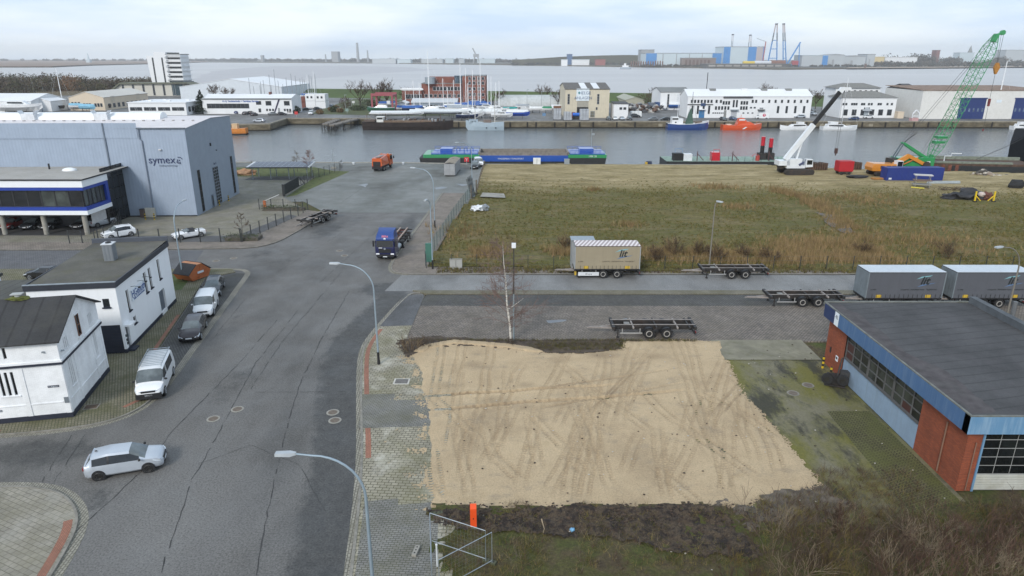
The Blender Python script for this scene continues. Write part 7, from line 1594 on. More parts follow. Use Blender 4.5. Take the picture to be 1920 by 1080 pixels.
q0=PY(195,170,Yh-6);q1=PY(368,170,Yh-6);t=thing('curved_base','long low building with sloping grass roof at the foot of the white tower','building',(q0.x,Yh-6,0));BL_=q1.x-q0.x;h1=PY(260,155,Yh-6).z
m=MB();m.extrude([(BL_*.12,0,0),(BL_*.86,0,0),(BL_*.86,0,h1-.7),(BL_*.2,0,h1-.7),(BL_*.1,0,h1*.45)],(0,12,0));m.build('wall',M('base_stone',(.52,.50,.44),.8,var=.05),t)
m=MB();m.extrude([(0,-1.5,.2),(BL_*.02,-1.5,.0),(BL_*.19,-1.5,h1-1.0),(BL_*.92,-1.5,h1-.5),(BL_,-1.5,h1-1.8),(BL_*.9,-1.5,h1+.1),(BL_*.19,-1.5,h1)],(0,15,0));m.build('roof',M('grass_roof',(.13,.135,.10),.9,var=.2),t);fr=Fr((0,0,0),X,-Y_)
for k in range(6):fr.win(t,BL_*(.2+.11*k),.3,BL_*(.2+.11*k)+1.6,h1-1.0,FFRAME,FGL,1,1,.2,.05)
m=MB();fr.box(m,BL_*.74,.2,0,BL_*.86,h1-.9,.06);m.build('glazing',D.materials['tower_glass'],t)
for i,(x0,x1,yt,yb,lb,mt)in enumerate(((574,592,176,202,'white stacked site cabins right of the yacht works, left stack',FW_),(593,611,176,203,'white stacked site cabins right of the yacht works, right stack',FW_),(562,573,181,202,'rust brown container standing between yacht works and white cabins',M('box_brown',(.17,.055,.04),.7)))):
 Y=YB(yb);a=P(x0,yb);b=P(x1,yb);H=PY(960,yt,Y).z;t=thing('site_cabin',lb,'cabin',(a.x,Y,0));LL=b.x-a.x;fr=Fr((0,0,0),X,-Y_)
 for k in range(2):m=MB();m.box(0,0,H/2*k,LL,7,H/2*(k+1)-.12);m.build('unit',mt,t)
 if i<2:
  for u in(.25,.65):fr.win(t,LL*u-.5,H*.68,LL*u+.5,H*.84,FFRAME,FGL,1,1,.08,.03)
Yg=YB(213);a=P(699,213);b=P(741,211);t=thing('travel_lift','dark red boat hoist gantry standing over a green hulled boat','boat hoist',(a.x,Yg,0));gw=b.x-a.x;gh=PY(720,177.5,Yg).z;HR=M('hoist_red',(.30,.075,.09),.6,var=.15)
for x in(0,gw):
 for y in(0,11):m=MB();m.bar((x,y,0),(x,y,gh),.75);m.build('leg',HR,t)
m=MB();m.bar((-.4,0,gh),(gw+.4,0,gh),.8,1.1);m.bar((-.4,11,gh),(gw+.4,11,gh),.8,1.1);m.build('cross_beam',HR,t)
for x in(0,gw):m=MB();m.bar((x,0,gh-.6),(x,11,gh-.6),.7,1.0);m.bar((x,0,1.5),(x,11,1.5),.5,.7);m.build('side_beam',HR,t)
m=MB()
for x in(0,gw):
 for y in(0,11):m.cyl((x-.4,y,.7),(x+.4,y,.7),.7,n=12)
m.build('wheels',TYRE,t);m=MB();m.cbox((gw*.82,-.2,gh*.6),(1.6,1.0,1.4));m.build('engine_box',PLATE,t)
t,fr,L_,H,rf=far_b('brick_office','three storey red brick office with white windows behind the yacht yard','office',792,866,203,157,22,RBRICK_F,FROOFG,'flat',0,[(8,.28,.99,.72,.88,1.7),(8,.05,.99,.44,.58,1.7)],.1,0,None,FW_)
t2,fr2,L2,H2,_=far_b('brick_tower','five storey red brick tower of the office, right of its glass stairwell','office tower',868,911,203,143,20,RBRICK_F,FROOFG,'flat',0,[(4,.22,.98,z,z+.1,1.4)for z in(.2,.38,.56,.74,.88)],.1,0,None,FW_)
m=MB();m.box(-4.0,.5,0,-.02,12,H2+.3);m.build('stair_glazing',glass('stair_glass',(.06,.085,.11),.15),t2);m=MB();m.box(-18,2,H,-4,18,H2-.5);m.build('upper_wall',RBRICK_F,t2);m=MB();m.cyl((-16,-.5,H),(-16,-.5,H+3.2),2.6,n=14);m.build('tank',GALV,t2)
t,fr,L_,H,rf=far_b('brick_wing','two storey brick wing with wavy white parapet left of the brick office','office wing',755,791.5,203.5,169,16,RBRICK_F,FROOFW,'flat',0,[(3,.2,.99,.52,.78,3.0)],.2,0,None,FW_)
m=MB()
for k in range(4):m.blob((L_*(.15+.24*k),0,H+.4),(2.4,.3,.7),2,.0)
m.build('parapet_waves',FROOFW,t)
t,fr,L_,H,rf=far_b('grey_shed','long low grey shed with pale roof in front of the brick office','shed',772,857,207.5,192.5,12,M('shed_bluegrey',(.22,.26,.31),.7),M('shed_roof',(.50,.52,.54),.7,var=.06),'gable',1.6,[(5,.35,.97,.3,.75,2.2)]);t,fr,L_,H,rf=far_b('grey_hut','small grey hut with white roof beside the low shed','hut',745,764,209,194,8,M('hut_grey',(.36,.40,.44),.7),FROOFW,'gabley',.9)
t,fr,L_,H,rf=far_b('tunnel_tent','long grey tunnel tent with rounded roof behind the boats','tent hall',934,1054,203,199,13,M('tent_wall',(.35,.37,.38),.7),M('tent_skin',(.46,.48,.48),.6,var=.12,scale=.25,dirt=(.25,.26,.22),dirt_amt=.6),'barrel',5.2);m=MB();m.box(-.4,3,0,-.3,10,4.6);m.build('gate',M('tent_gate',(.16,.20,.23),.6),t)
t,fr,L_,H,rf=far_b('assembly_hall','tall beige assembly hall with an open door and a white lettered sign','hall',1059,1141,221,167.5,34,corr('far_beige_wall',(.58,.52,.40),1.2,'X',.7,0,(.36,.32,.24),.4),M('hall_roof_dark',(.12,.11,.10),.8,var=.3),'gable',2.0)
fr.wall;SGM=M('sign_pale',(.66,.72,.76),.5)
m=MB();fr.box(m,L_*.25,H*.60,.02,L_*.54,H+.3,.25);sg=m.build('sign_board',SGM,t)
TB=M('sign_text_blue',(.12,.16,.26),.5)
text('lettering','HELGE',TB,sg,fr.p(L_*.44,H*.87,.27),(S2,0,0),1.7,.02);text('lettering','ANLAGEN',TB,sg,fr.p(L_*.405,H*.70,.27),(S2,0,0),1.6,.02);m=MB();m.extrude([fr.p(L_*.285,H*.88,.27),fr.p(L_*.31,H*.93,.27),fr.p(L_*.335,H*.88,.27),fr.p(L_*.31,H*.83,.27)],(0,-.05,0));m.build('emblem',M('emblem_teal',(.03,.20,.22),.5),sg)
dooron(t,fr,L_*.27,0,L_*.53,H*.38,BLACK,'gate_dark_panel');dooron(t,fr,L_*.27,H*.38,L_*.53,H*.58,M('gate_beige',(.34,.32,.27),.7),'rolled_gate');dooron(t,fr,L_*.14,0,L_*.24,H*.2,M('gate_maroon',(.16,.05,.05),.7),'side_gate')  # solid black panel paints the dark interior behind the open gate
for f in(.05,.72):fr.win(t,L_*f,H*.48,L_*f+1.0,H*.84,FFRAME,FGL,1,4,.15,.05)
fr.win(t,L_*.58,H*.02,L_*.68,H*.24,FFRAME,glass('far_pane_olive',(.12,.11,.07),.2),3,2,.15,.05);fr.win(t,L_*.70,H*.28,L_*.74,H*.38,FFRAME,FGL,1,1,.1,.05)
for k in(0,2):m=MB();m.extrude([(L_*(.36+.14*k),1,H+.3),(L_*(.5+.14*k),1,H+.3),(L_*(.5+.14*k),16,H+2.05),(L_*(.36+.14*k),16,H+2.05)],(0,0,.1));m.build('roof_light',FROOFW,rf)
t,fr,L_,H,rf=far_b('gate_house','small white two storey house in front of the beige hall','house',1150,1177,222,195,9,FW_,FROOFD,'shed',.4,[(2,.35,.9,.6,.78,1.2)]);t,fr,L_,H,rf=far_b('lean_shed','low shed with pale roof left of the beige hall','shed',1036,1058,214,203,9,M('shed_grey',(.25,.25,.25),.7),FROOFW,'shed',.8)
t,fr,L_,H,rf=far_b('olive_hall','low olive roofed hall behind the scrap yard','hall',1172,1208,197,188,40,M('olive_wall',(.35,.34,.27),.8),M('olive_roof',(.36,.36,.29),.8,var=.1),'gabley',1.5)
t,fr,L_,H,rf=far_b('boat_hall','white boat hall with grey roof left of the long white building','hall',1237,1292,206,173,22,FW_,FROOFG,'gable',1.8);fr.win(t,L_*.23,H*.15,L_*.27+.4,H*.9,FFRAME,FGL,1,5,.15,.05);m=MB();fr.box(m,L_*.55,0,0,L_*.99,H*.9,.06);m.build('gate',M('gate_white',(.62,.64,.66),.7),t)
t,fr,L_,H,rf=far_b('quay_building','long white two storey quay building with white roof and small dark windows','building',1287,1518,221,181,14,FW_,FROOFW,'gable',2.6,
[(7,.02,.205,.70,.85,.9),(2,.215,.285,.70,.85,.9),(3,.28,.345,.62,.79,.9),(2,.36,.41,.50,.84,.8),(3,.425,.49,.62,.79,.9),(2,.51,.565,.70,.85,.9),(8,.58,.99,.70,.85,.9),(5,.22,.345,.38,.55,.9),(3,.425,.49,.38,.55,.9),(2,.50,.56,.44,.52,.9),(6,.205,.31,.20,.26,.7),(3,.44,.55,.20,.26,.8),(4,.02,.20,.18,.58,.9),(4,.70,.98,.22,.56,1.0)])
m=MB();fr.box(m,0,H*.60,0,L_*.207,H*.645,.15);m.build('cornice',DARK,t);m=MB();fr.box(m,L_*.285,H*.93,0,L_*.52,H+.1,.5);m.build('eaves',FROOFD,t)
BD=M('door_blue',(.04,.16,.34),.5);d_=dooron(t,fr,L_*.098,0,L_*.143,H*.38,BD);m=MB();fr.box(m,L_*.095,H*.38,0,L_*.147,H*.42,1.0);m.build('door_canopy',FW_,t);m=MB();fr.box(m,L_*.107,H*.56,.15,L_*.145,H*.69,.3);sg=m.build('sign_board',M('sign_navy',(.03,.06,.14),.5),t)
dooron(t,fr,L_*.358,0,L_*.405,H*.36,M('gate_pale_grey',(.40,.42,.45),.6));m=MB();fr.box(m,L_*.35,H*.36,0,L_*.413,H*.40,1.2);m.build('door_canopy',GALV,t);m=MB();fr.box(m,L_*.57,H*.36,0,L_*.625,H*.40,1.2);m.build('door_canopy',FROOFD,t);dooron(t,fr,L_*.578,0,L_*.618,H*.33,M('door_silver',(.42,.45,.47),.5));m=MB();fr.box(m,L_*.585,H*.43,0,L_*.615,H*.48,.1);m.build('sign_board',M('sign_slate',(.2,.22,.24),.5),t);dooron(t,fr,L_*.30,0,L_*.32,H*.36,FROOFG)
for f in(.2,.46,.62,.82):m=MB();m.box(L_*f,5,H+1.6,L_*f+2.4,7,H+3.0);m.build('roof_vent',FROOFG if f!=.46 else FROOFW,rf)
m=MB();m.cyl((L_*.19,9,H),(L_*.19,9,H+9.5),.15,n=6);m.build('mast',DARK,rf)
t,fr,L_,H,rf=far_b('harbour_office','white two storey harbour office with grey hipped roofs','office',1573,1676,221,183,13,FW_,M('hip_roof',(.19,.185,.17),.8,var=.15),'hip',2.4,[(2,.02,.12,.62,.74,.9),(3,.18,.30,.62,.74,.9),(2,.36,.44,.62,.74,.9),(2,.48,.58,.62,.74,.9),(2,.66,.74,.62,.74,.9),(2,.80,.96,.62,.74,.9),(6,.02,.98,.12,.42,2.0),(3,.42,.54,.42,.52,.6)],.5)
m=MB();m.extrude([(L_*.40,-1.4,3.0),(L_*.56,-1.4,3.0),(L_*.48,-1.4,4.2)],(0,1.4,0));m.build('porch_roof',M('porch_grey',(.4,.43,.46),.7),t);dooron(t,fr,L_*.44,0,L_*.52,2.8,M('door_pale_grey',(.35,.4,.44),.5))
m=MB();m.box(3,13,0,L_-1,24,H+3.4);m.build('rear_wall',FW_,t);m=MB();o=.8;x0,x1,y0,y1,z0=3-o,L_-1+o,13-o,24+o,H+3.4;m.add([(x0,y0,z0),(x1,y0,z0),(x1,y1,z0),(x0,y1,z0),(x0+6,18.5,z0+1.9),(x1-6,18.5,z0+1.9)],[(0,1,5,4),(1,2,5),(2,3,4,5),(3,0,4),(0,3,2,1)]);m.build('rear_roof',D.materials['hip_roof'],t)
for k in range(7):m=MB();m.box(6+k*2.4,12.9,H+1.2,7+k*2.4,13.0,H+2.4);m.build('window',FGL,t)
t,fr,L_,H,rf=far_b('boat_shed','wide white boat shed with two tall navy gates at right','boat shed',1722,1960,223,170,30,M('shed_white',(.66,.65,.62),.8,var=.05,scale=.15,dirt=(.45,.43,.38),dirt_amt=.4),M('stone_roof',(.22,.15,.11),.9,var=.5,scale=.5),'shed',.9);NG=M('gate_navy',(.018,.035,.14),.5)
for f0,f1 in((.30,.505),(.73,.93)):
 d_=dooron(t,fr,L_*f0,0,L_*f1,H*.72,NG,'gate');m=MB();fr.box(m,L_*f0-.3,H*.72,0,L_*f1+.3,H*.75,.3);m.build('lintel',NG,d_)
 for i in range(6):
  for z in(.26,.32):m=MB();u=L_*(f0+(f1-f0)*(i+.3)/6);fr.box(m,u,H*z,.05,u+.7,H*z+.7,.07);m.build('pane',glass('pane_blue',(.12,.16,.24),.2),d_)
m=MB();fr.box(m,L_*.585,H*.58,0,L_*.625,H*.68,.05);m.build('sign_board',SGM,t)
t,fr,L_,H,rf=far_b('side_hall','dark gabled shed behind the white boat shed corner','shed',1700,1716,215,168,20,FROOFD,FROOFD,'gable',2)
for x0,x1,yb,lb in((1540,1562,195,'green railing on the dyke left of the harbour office'),(1683,1708,196,'green railing on the dyke right of the harbour office')):
 a,b=P(x0,yb),P(x1,yb);fence(lb,'railing',[(a.x,a.y),(b.x,b.y)],3.0,M('rail_green',(.12,.28,.16),.6),M('rail_green2',(.12,.26,.15),.6),1.5,4,0,0,.09,.05)
def yard_boat(label,px,py,L_,hm,deckm,mast=0.0,cover=None,rz=0.0,stand=1.3,cab=True,group=None):
 q=P(px,py);LR=L_;dk=.12 if L_<18 or L_==21 else .032;t=thing('yard_boat',label,'boat',(q.x,q.y,0),R(rz),group)
 m=MB();m.x=Matrix.Translation((-L_/2,0,0));hull(m,L_,L_*.3,stand-.3,stand+L_*dk,1.0,L_*dk*.33,0,10,.7,.35,1);m.build('hull',[hm,deckm],t)
 m=MB()
 for x in(-L_*.25,L_*.2):
  for s in(1,-1):m.bar((x,s*L_*.17,0),(x,s*L_*.10,stand+.4),.12)
  m.bar((x,-L_*.17,.08),(x,L_*.17,.08),.14)
 m.build('stand',DARK,t)
 zt=stand+L_*dk
 if cover is not None:m=MB();m.loft([[(x,-w_,zt+.1),(x,0,zt+.1+L_*dk*.9),(x,w_,zt+.1)]for x,w_ in((-L_*.48,L_*.11),(-L_*.1,L_*.16),(L_*.25,L_*.12),(L_*.45,.1))],close=False);m.build('cover',cover,t)
 elif cab:m=MB();m.loft([[(-L_*.25,-L_*.09,zt),(L_*.22,-L_*.06,zt+.1),(L_*.22,L_*.06,zt+.1),(-L_*.25,L_*.09,zt)],[(-L_*.22,-L_*.08,zt+L_*.08),(L_*.1,-L_*.05,zt+L_*.08),(L_*.1,L_*.05,zt+L_*.08),(-L_*.22,L_*.08,zt+L_*.08)]]);cb=m.build('cabin',deckm,t);m=MB();m.box(-L_*.2,-L_*.092,zt+L_*.03,L_*.12,-L_*.08,zt+L_*.06);m.build('window',FGL,cb)
 if mast:m=MB();m.cyl((L_*.05,0,zt),(L_*.05,0,zt+mast),.27 if mast>17 else .19,.13,n=6);m.bar((L_*.05,-.7,zt+mast*.6),(L_*.05,.7,zt+mast*.6),.05);m.cyl((L_*.05,0,zt+mast),(L_*.5,0,zt+.4),.018,n=3);m.cyl((L_*.05,0,zt+mast),(-L_*.45,0,zt),.018,n=3);m.bar((L_*.05,0,zt+1.2),(-L_*.35,0,zt+1.2),.14);m.build('mast',M('mast_white',(.78,.79,.8),.4),t)
 return t
DW=paint('deck_white',(.68,.70,.71));CB=M('cover_blue',(.03,.10,.32),.7,var=.2);CLB=M('cover_light_blue',(.20,.42,.56),.7,var=.15);CG=M('cover_green',(.03,.22,.11),.7,var=.2);CW=M('cover_white',(.66,.68,.68),.7,var=.08);CGY=M('cover_grey',(.30,.33,.36),.7,var=.12);HB=paint('hull_navy',(.02,.03,.08));HG_=paint('hull_green',(.03,.10,.06));LIME=paint('hull_lime',(.42,.52,.25));HRD=paint('hull_maroon',(.16,.03,.03));TEA=M('cover_teal',(.02,.26,.24),.7);BLK=M('hull_dark',(.06,.05,.045),.7,var=.3)
for lb,px,py,L_,hm,dm,ms,cv,rz in(
('large white motor yacht on land behind the factory hall roof',40,212,21,HW_,DW,0,None,0),
('white sailing boat on land with two tall masts left of the cream works',118,205,10,HW_,DW,17,None,20),('low white boat beside the two masted boat, dark stand',105,207,9,BLK,DW,0,None,170),
('boat under a bright blue cover in front of the cream works',150,207,9,HW_,CLB,0,CLB,10),('boat under a pale blue cover at the corner of the cream works',166,209,9,CLB,CLB,0,CLB,-15),('dark hulled motor boat in front of the cream gable',193,206,9,BLK,DW,0,None,0),
('green hulled cutter hanging in the red boat hoist',715,218,12,HG_,DW,0,None,180),('white motor boat with blue tarpaulin inside the red boat hoist',727,207,9,HW_,DW,0,CB,30),
('long white boat hull on the quay behind the rusty coaster, left',745,227,22,HW_,DW,0,CW,0),('long boat under a grey white cover on the quay behind the rusty coaster, right',825,225,26,CGY,CW,0,CW,0),
('sailing yacht with the tallest white mast in the yard',809,218,14,HW_,DW,24,None,180),('yacht with blue cover left of the tallest mast',775,213,10,HB,DW,12,CB,0),('small yacht with thin mast beside the grey hut',760,211,8,HW_,DW,9,CB,0),('yacht with short mast in front of the low grey shed',790,212,9,HW_,DW,11,None,180),
('yacht with a stout white mast before the brick stairwell',862,214,12,HW_,DW,19,CGY,0),('lime green motor cruiser in the yard',872,217,10,LIME,DW,0,None,180),('yacht with tall grey mast before the brick tower, left one',872,208,11,HB,CB,17,CB,0),('yacht with grey mast before the brick tower, middle one',889,207,11,HW_,DW,16,CB,180),('yacht with very tall mast before the brick tower, right one',899,208,12,HB,DW,20,CB,0),('yacht with mast at the right edge of the brick tower',913,209,10,HW_,DW,14,None,0),
('white yacht behind the grey two masted ship, left',884,222,11,HW_,DW,10,CW,0),('white yacht under grey cover behind the two masted ship',914,221,10,HW_,DW,0,CW,0),('white yacht with mast left of the tunnel tent',923,213,9,HW_,DW,14,None,180),('white yacht with slender mast in front of the tunnel tent gate',934,214,10,HW_,DW,12,None,0),('white motor boat on the quay right of the two masted ship',941,224,9,HW_,DW,0,None,0),
('small white yacht with mast between the lime cruiser and the grey ship',880,213,9,HW_,DW,11,None,180),('white yacht with blue sail cover, upper row before the brick tower',895,203,10,HW_,CB,13,CB,0),('low white yacht without mast before the brick tower',905,214,9,HW_,DW,0,None,0),('white yacht with mast behind the bow of the grey ship',932,219,9,HW_,DW,12,None,180),('dark blue yacht with mast behind the stern of the grey ship',876,226,9,HB,DW,10,None,0),('white open boat left of the lime green cruiser',852,219,9,HW_,DW,0,None,0),('white yacht with thin mast right of the tallest mast',830,214,10,HW_,DW,13,None,0),('boat under a blue cover right of the tallest mast',842,212,9,HB,CB,9,CB,180),('white yacht with mast beside the low grey shed end',850,209,9,HW_,DW,12,CW,0),('small grey covered boat behind the tunnel tent boats',980,207,7,HW_,CGY,0,CGY,0),
('boat under a teal cover left of the blue lifeboat',957,213,7,HW_,TEA,0,TEA,0),('bright blue boat under a white top at the quay edge',971,222,10,paint('hull_bright_blue',(.02,.07,.38)),DW,0,CW,0),('small white cabin boat in front of the tunnel tent',992,211,8,HW_,DW,0,None,0),('white square boat wrapped on its stand beside the tunnel tent',1006,212,7,HW_,DW,0,CW,0),('boat under a bright green cover left of the beige hall',1030,212,7,HW_,CG,0,CG,0),
('white cabin cruiser on land left of the white boat hall',1243,206,9,HW_,DW,0,None,90),('small white boat on a trailer before the white boat hall',1254,205,7,HW_,DW,0,None,90),('wide boat under a white tent cover by the boat hall corner',1272,206,10,CB,CW,0,CW,0),
('old dark wooden boat with white band on stands by the white shed',1757,222,13,BLK,DW,0,None,180),('white sailing yacht with maroon keel on stands before the white shed',1862,222,14,HRD,DW,20,None,0),
('yacht with thin mast behind the site cabins, leftmost',578,186,9,HW_,DW,12,CB,0),('yacht with mast behind the site cabins, second',590,185,9,HW_,DW,14,None,0)):
 if 'hoist' in lb:yard_boat(lb,px,py,L_,hm,dm,ms,cv,rz,2.2)
 elif 'long ' in lb and 'quay behind' in lb:yard_boat(lb,px,py-2,L_,hm,dm,ms,cv,rz,2.3)
 elif 'largest' in lb:yard_boat(lb,px,py,L_,hm,dm,ms,cv,rz,1.0)
 else:yard_boat(lb,px,py,L_,hm,dm,ms,cv,rz)
rnd=random.Random(12)
proto=None
for i,(px,yt)in enumerate(((466,146),(475,162),(488,153),(504,140),(513,130),(521,151),(493,150),(536,146),(545,138),(546,152),(553,142),(562,147),(566,145),(570,149),(579,141),(583,143),(590,139),(487,160),(508,160),(530,158))):
 Y=415+rnd.uniform(-15,15);q=PY(px,yt,Y)
 lbl='laid up yacht with a bare mast in the row behind the long white yacht works'
 t=thing('laid_up_yacht',lbl,'yacht',(q.x,Y,0),R(rnd.uniform(-20,20)),'laid up yachts behind the works');m=MB();m.x=Matrix.Translation((-4,0,0));hull(m,8,2.5,.8,2.6,1,.3,0,8);m.build('hull',HW_ if i%3 else HB,t);m=MB();m.cyl((0,0,2),(0,0,q.z),.2,.13,n=5);m.bar((0,-.6,q.z*.7),(0,.6,q.z*.7),.05);m.build('mast',M('mast_grey',(.28,.30,.32),.5),t)
for i,(x0,x1,yt,yb,mt,lb)in enumerate(((1038,1052,203,225,CGY,'grey wrapped stack with brown top, leftmost before the beige hall'),(1057,1072,210,226,CGY,'silver wrapped stack left of the blue tank before the beige hall'),(1087,1104,205,226,CGY,'large silver wrapped stack standing in the open hall gate'),(1183,1203,209,220,CW,'white wrapped stack right of the small white house'))):
 Y=YB(yb);a,b=P(x0,yb),P(x1,yb);H=PY(960,yt,Y).z;t=thing('wrapped_stack',lb,'stack',(a.x,Y,0));m=MB();nn=3;LL=b.x-a.x
 for k in range(nn):m.loft([[(LL*k/nn+.03,0,.2),(LL*(k+1)/nn-.03,0,.2),(LL*(k+1)/nn-.03,3,.2),(LL*k/nn+.03,3,.2)],[(LL*k/nn+.08,.05,H),(LL*(k+1)/nn-.08,.05,H),(LL*(k+1)/nn-.08,2.95,H),(LL*k/nn+.08,2.95,H)]])
 m.build('bale',[M('wrap_silver',(.40,.42,.45),.35,.2,var=.2,scale=.8)]if mt is CGY else[mt],t);m=MB();m.box(-.1,-.1,0,LL+.1,3.1,.2);m.build('pallet',RUSTF,t)
 if i==0:m=MB();m.box(0,0,H,LL,3,H+.8);m.build('brown_top',M('top_brown',(.17,.085,.05),.8),t)
q=P(1074,224);t=thing('blue_tank','bright blue tarpaulin bundle on a frame between the silver stacks','bundle',(q.x,q.y,0));m=MB();m.cyl((0,1,1.9),(2.8,1,1.9),.7,n=12);m.build('bundle',M('tarp_blue',(.02,.13,.55),.5),t,smooth=40);m=MB();m.box(0,.3,0,2.8,1.7,1.2);m.build('stand',RUSTF,t)
rnd=random.Random(21);q=P(1185,212);t=thing('scrap_yard_heap','long mixed heap of scrap and grey boxes beyond the small white house','scrap heap',(q.x,q.y,0));m=MB()
for k in range(150):x=rnd.uniform(0,14);y=rnd.uniform(2,26);s=rnd.uniform(.4,1.4);m.blob((x,y,rnd.uniform(.2,2.6)),(s,s,s*.7),1,.7,2,rnd.randrange(4),k)
m.build('scrap',[M('scrap_grey',(.25,.25,.25),.8),M('scrap_brown',(.13,.08,.06),.8),M('scrap_pale',(.42,.41,.39),.8),M('scrap_dark',(.06,.06,.065),.8)],t)
for i,(x0,x1,yt,yb,c_,lb)in enumerate(((1205,1214,196,207,(.22,.24,.25),'grey skip container in the scrap yard row, left'),(1216,1228,193,206,(.12,.14,.18),'dark blue grey container in the scrap yard row'),(1229,1237,192,206,(.03,.07,.18),'blue container at the right end of the scrap yard row'))):
 a,b=P(x0,yb),P(x1,yb);container(lb,(a.x,a.y,0),b.x-a.x,corr('scrap_box_%d'%i,c_,.3,'X',.6),0,PY(960,yt,a.y).z,4)
q=P(1709,227);t=thing('slipway_frame','small white frame hut with a triangular top at the quay edge','frame hut',(q.x,q.y,0));m=MB();m.box(0,0,0,2.7,2,1.2);m.build('base',M('hut_red_white',(.5,.3,.3),.7),t);m=MB();m.bar((0,0,1.2),(0,0,2.9),.3);m.bar((2.7,0,1.2),(2.7,0,2.9),.3);m.bar((0,0,2.9),(1.35,0,4.4),.35);m.bar((2.7,0,2.9),(1.35,0,4.4),.35);m.bar((0,0,2.0),(2.7,0,2.0),.3);m.build('frame',HW_,t)
q=P(1682,222);t=thing('cream_box','cream coloured box bin right of the harbour office','box',(q.x,q.y,0));m=MB();m.box(0,0,0,2.6,2.4,2.6);m.build('box',FCREAM,t);m=MB();m.box(-.1,-.1,2.6,2.7,2.5,2.75);m.build('lid',FCREAM,t)
q=P(1708,214);t=thing('dark_container','dark red and grey container behind the frame hut','container',(q.x-1,q.y,0));m=MB();m.box(0,0,0,4.2,6,2.8);m.build('wall',M('container_maroon',(.10,.035,.035),.7),t);m=MB();m.box(-.05,-.05,2.8,4.25,6.05,2.95);m.build('roof',FROOFG,t)
far_proto={}
def far_car(kind,pm,label,px,py,h,vcat='car'):
 if kind not in far_proto:far_proto[kind]=make_car(kind,pm,label,vcat);o=far_proto[kind]
 else:o=copy_tree(far_proto[kind],None,label);o['category']=vcat
 for ch in o.children:
  if ch.name.startswith(('body','wing')):ch.material_slots[0].link='OBJECT';ch.material_slots[0].material=pm
 o['group']='cars parked along the far quay';q=P(px,py);o.location=(q.x,q.y,0);o.rotation_euler=(0,0,R(h));return o
for kind,pm,lb,px,py,h in(
('wagon',SILVER,'silver car on the quay tip left of the landing stage',486,229,175),('suv',WHITEP,'white car in front of the yacht works lettering',483,213,0),('hatch',GREYP,'grey car before the yacht works, left of the diagonal stripe',477,217,80),('sedan',MIDG,'green grey car at the foot of the diagonal stripe',513,216,10),('hatch',AUB,'dark car right of the diagonal stripe foot',529,216,10),('small_van',WHITEP,'white van parked beside the white cabins',583,215,-80),('sedan',BLKP,'black car under the corner of the yacht works',575,207,10),('wagon',SILVER,'silver car among the round shrubs',623,201,-30),('wagon',WHITEP,'white car right of the round shrubs',633,206,-30),('hatch',GREYP,'dark car before the brown container',596,206,0),('hatch',BLUEP,'blue car at the left end of the yacht works',446,213,85),('hatch',GREYP,'grey car second at the yacht works',461,215,85),('hatch',BLKP,'black car third at the yacht works',470,214,85),
('hatch',GREYP,'dark green car, leftmost of the four facing the harbour',1141,225,-90),('hatch',WHITEP,'white car, second of the four facing the harbour',1153,225,-90),('hatch',SILVER,'silver car, third of the four facing the harbour',1166,225,-90),('suv',GREYP,'grey green car, fourth of the four facing the harbour',1180,225,-90),('wagon',BLKP,'black car parked across behind the four harbour facing cars',1160,220,175),('hatch',MIDG,'small grey car alone at the quay edge',1224,226,180),('hatch',BLKP,'small dark car near the trawler stern',1247,226,180),('suv',GREYP,'dark green car behind the small white house',1191,220,0),
('hatch',REDP,'dark red car before the quay building',1337,219,-80),('hatch',AUB,'dark car behind the trawler net',1307,217,-80),('hatch',GREYP,'grey car before the quay building, left of the orange boat',1356,226,-80),('suv',BLKP,'black car close to the quay building wall',1363,219,-80),('hatch',BLUEP,'dark car behind the orange rescue boat',1374,225,-80),('wagon',SILVER,'silver car under the crane boom',1499,221,180),('suv',SILVER,'silver car in the gap beside the quay building',1524,216,-80),('hatch',MIDG,'grey car farther back in the gap beside the quay building',1523,209,-80),('hatch',BLUEP,'dark blue car left of the harbour office door',1600,225,175),('hatch',WHITEP,'white car before the harbour office door',1628,222,175)):
 far_car(kind,pm,lb,px,py,h)
q=P(1428,223);o=make_car('van',WHITEP,'white delivery van with a red round logo before the quay building','van');o.name='delivery_van';put(o,q.x,q.y,180)
m=MB();m.box(-2.6,-1.0,.5,1.6,1.0,2.6);m.build('box_body',WHITEP,o);m=MB();m.cyl((-.6,1.0,1.6),(-.6,1.03,1.6),.62,n=16);m.build('logo_disc',M('logo_red',(.5,.02,.08),.5),o)
text('lettering','Y',WHITEP,o,(-.6,1.04,1.6),(S2,0,S3),.95,.005,bold=.04)
for px,py,lb,c_ in((556,219,'red triangular sign at the quay tip',(.5,.04,.04)),(1020,222,'blue steel frame on the quay left of the beige hall',(.12,.22,.36)),(651,213,'grey green cabinet on the quay left of the lawn',(.2,.28,.26)),(663,197,'white post box on the lawn left of the red hoist',(.6,.6,.6))):
 q=P(px,py);t=thing('quay_sign',lb,'sign',(q.x,q.y,0));m=MB();m.bar((0,0,0),(0,0,1.6),.12);m.build('post',GALV,t);m=MB();m.box(-.7,-.08,1.0,.7,0,2.2);m.build('board',M('board_%d'%px,c_,.6),t)
rnd=random.Random(31)
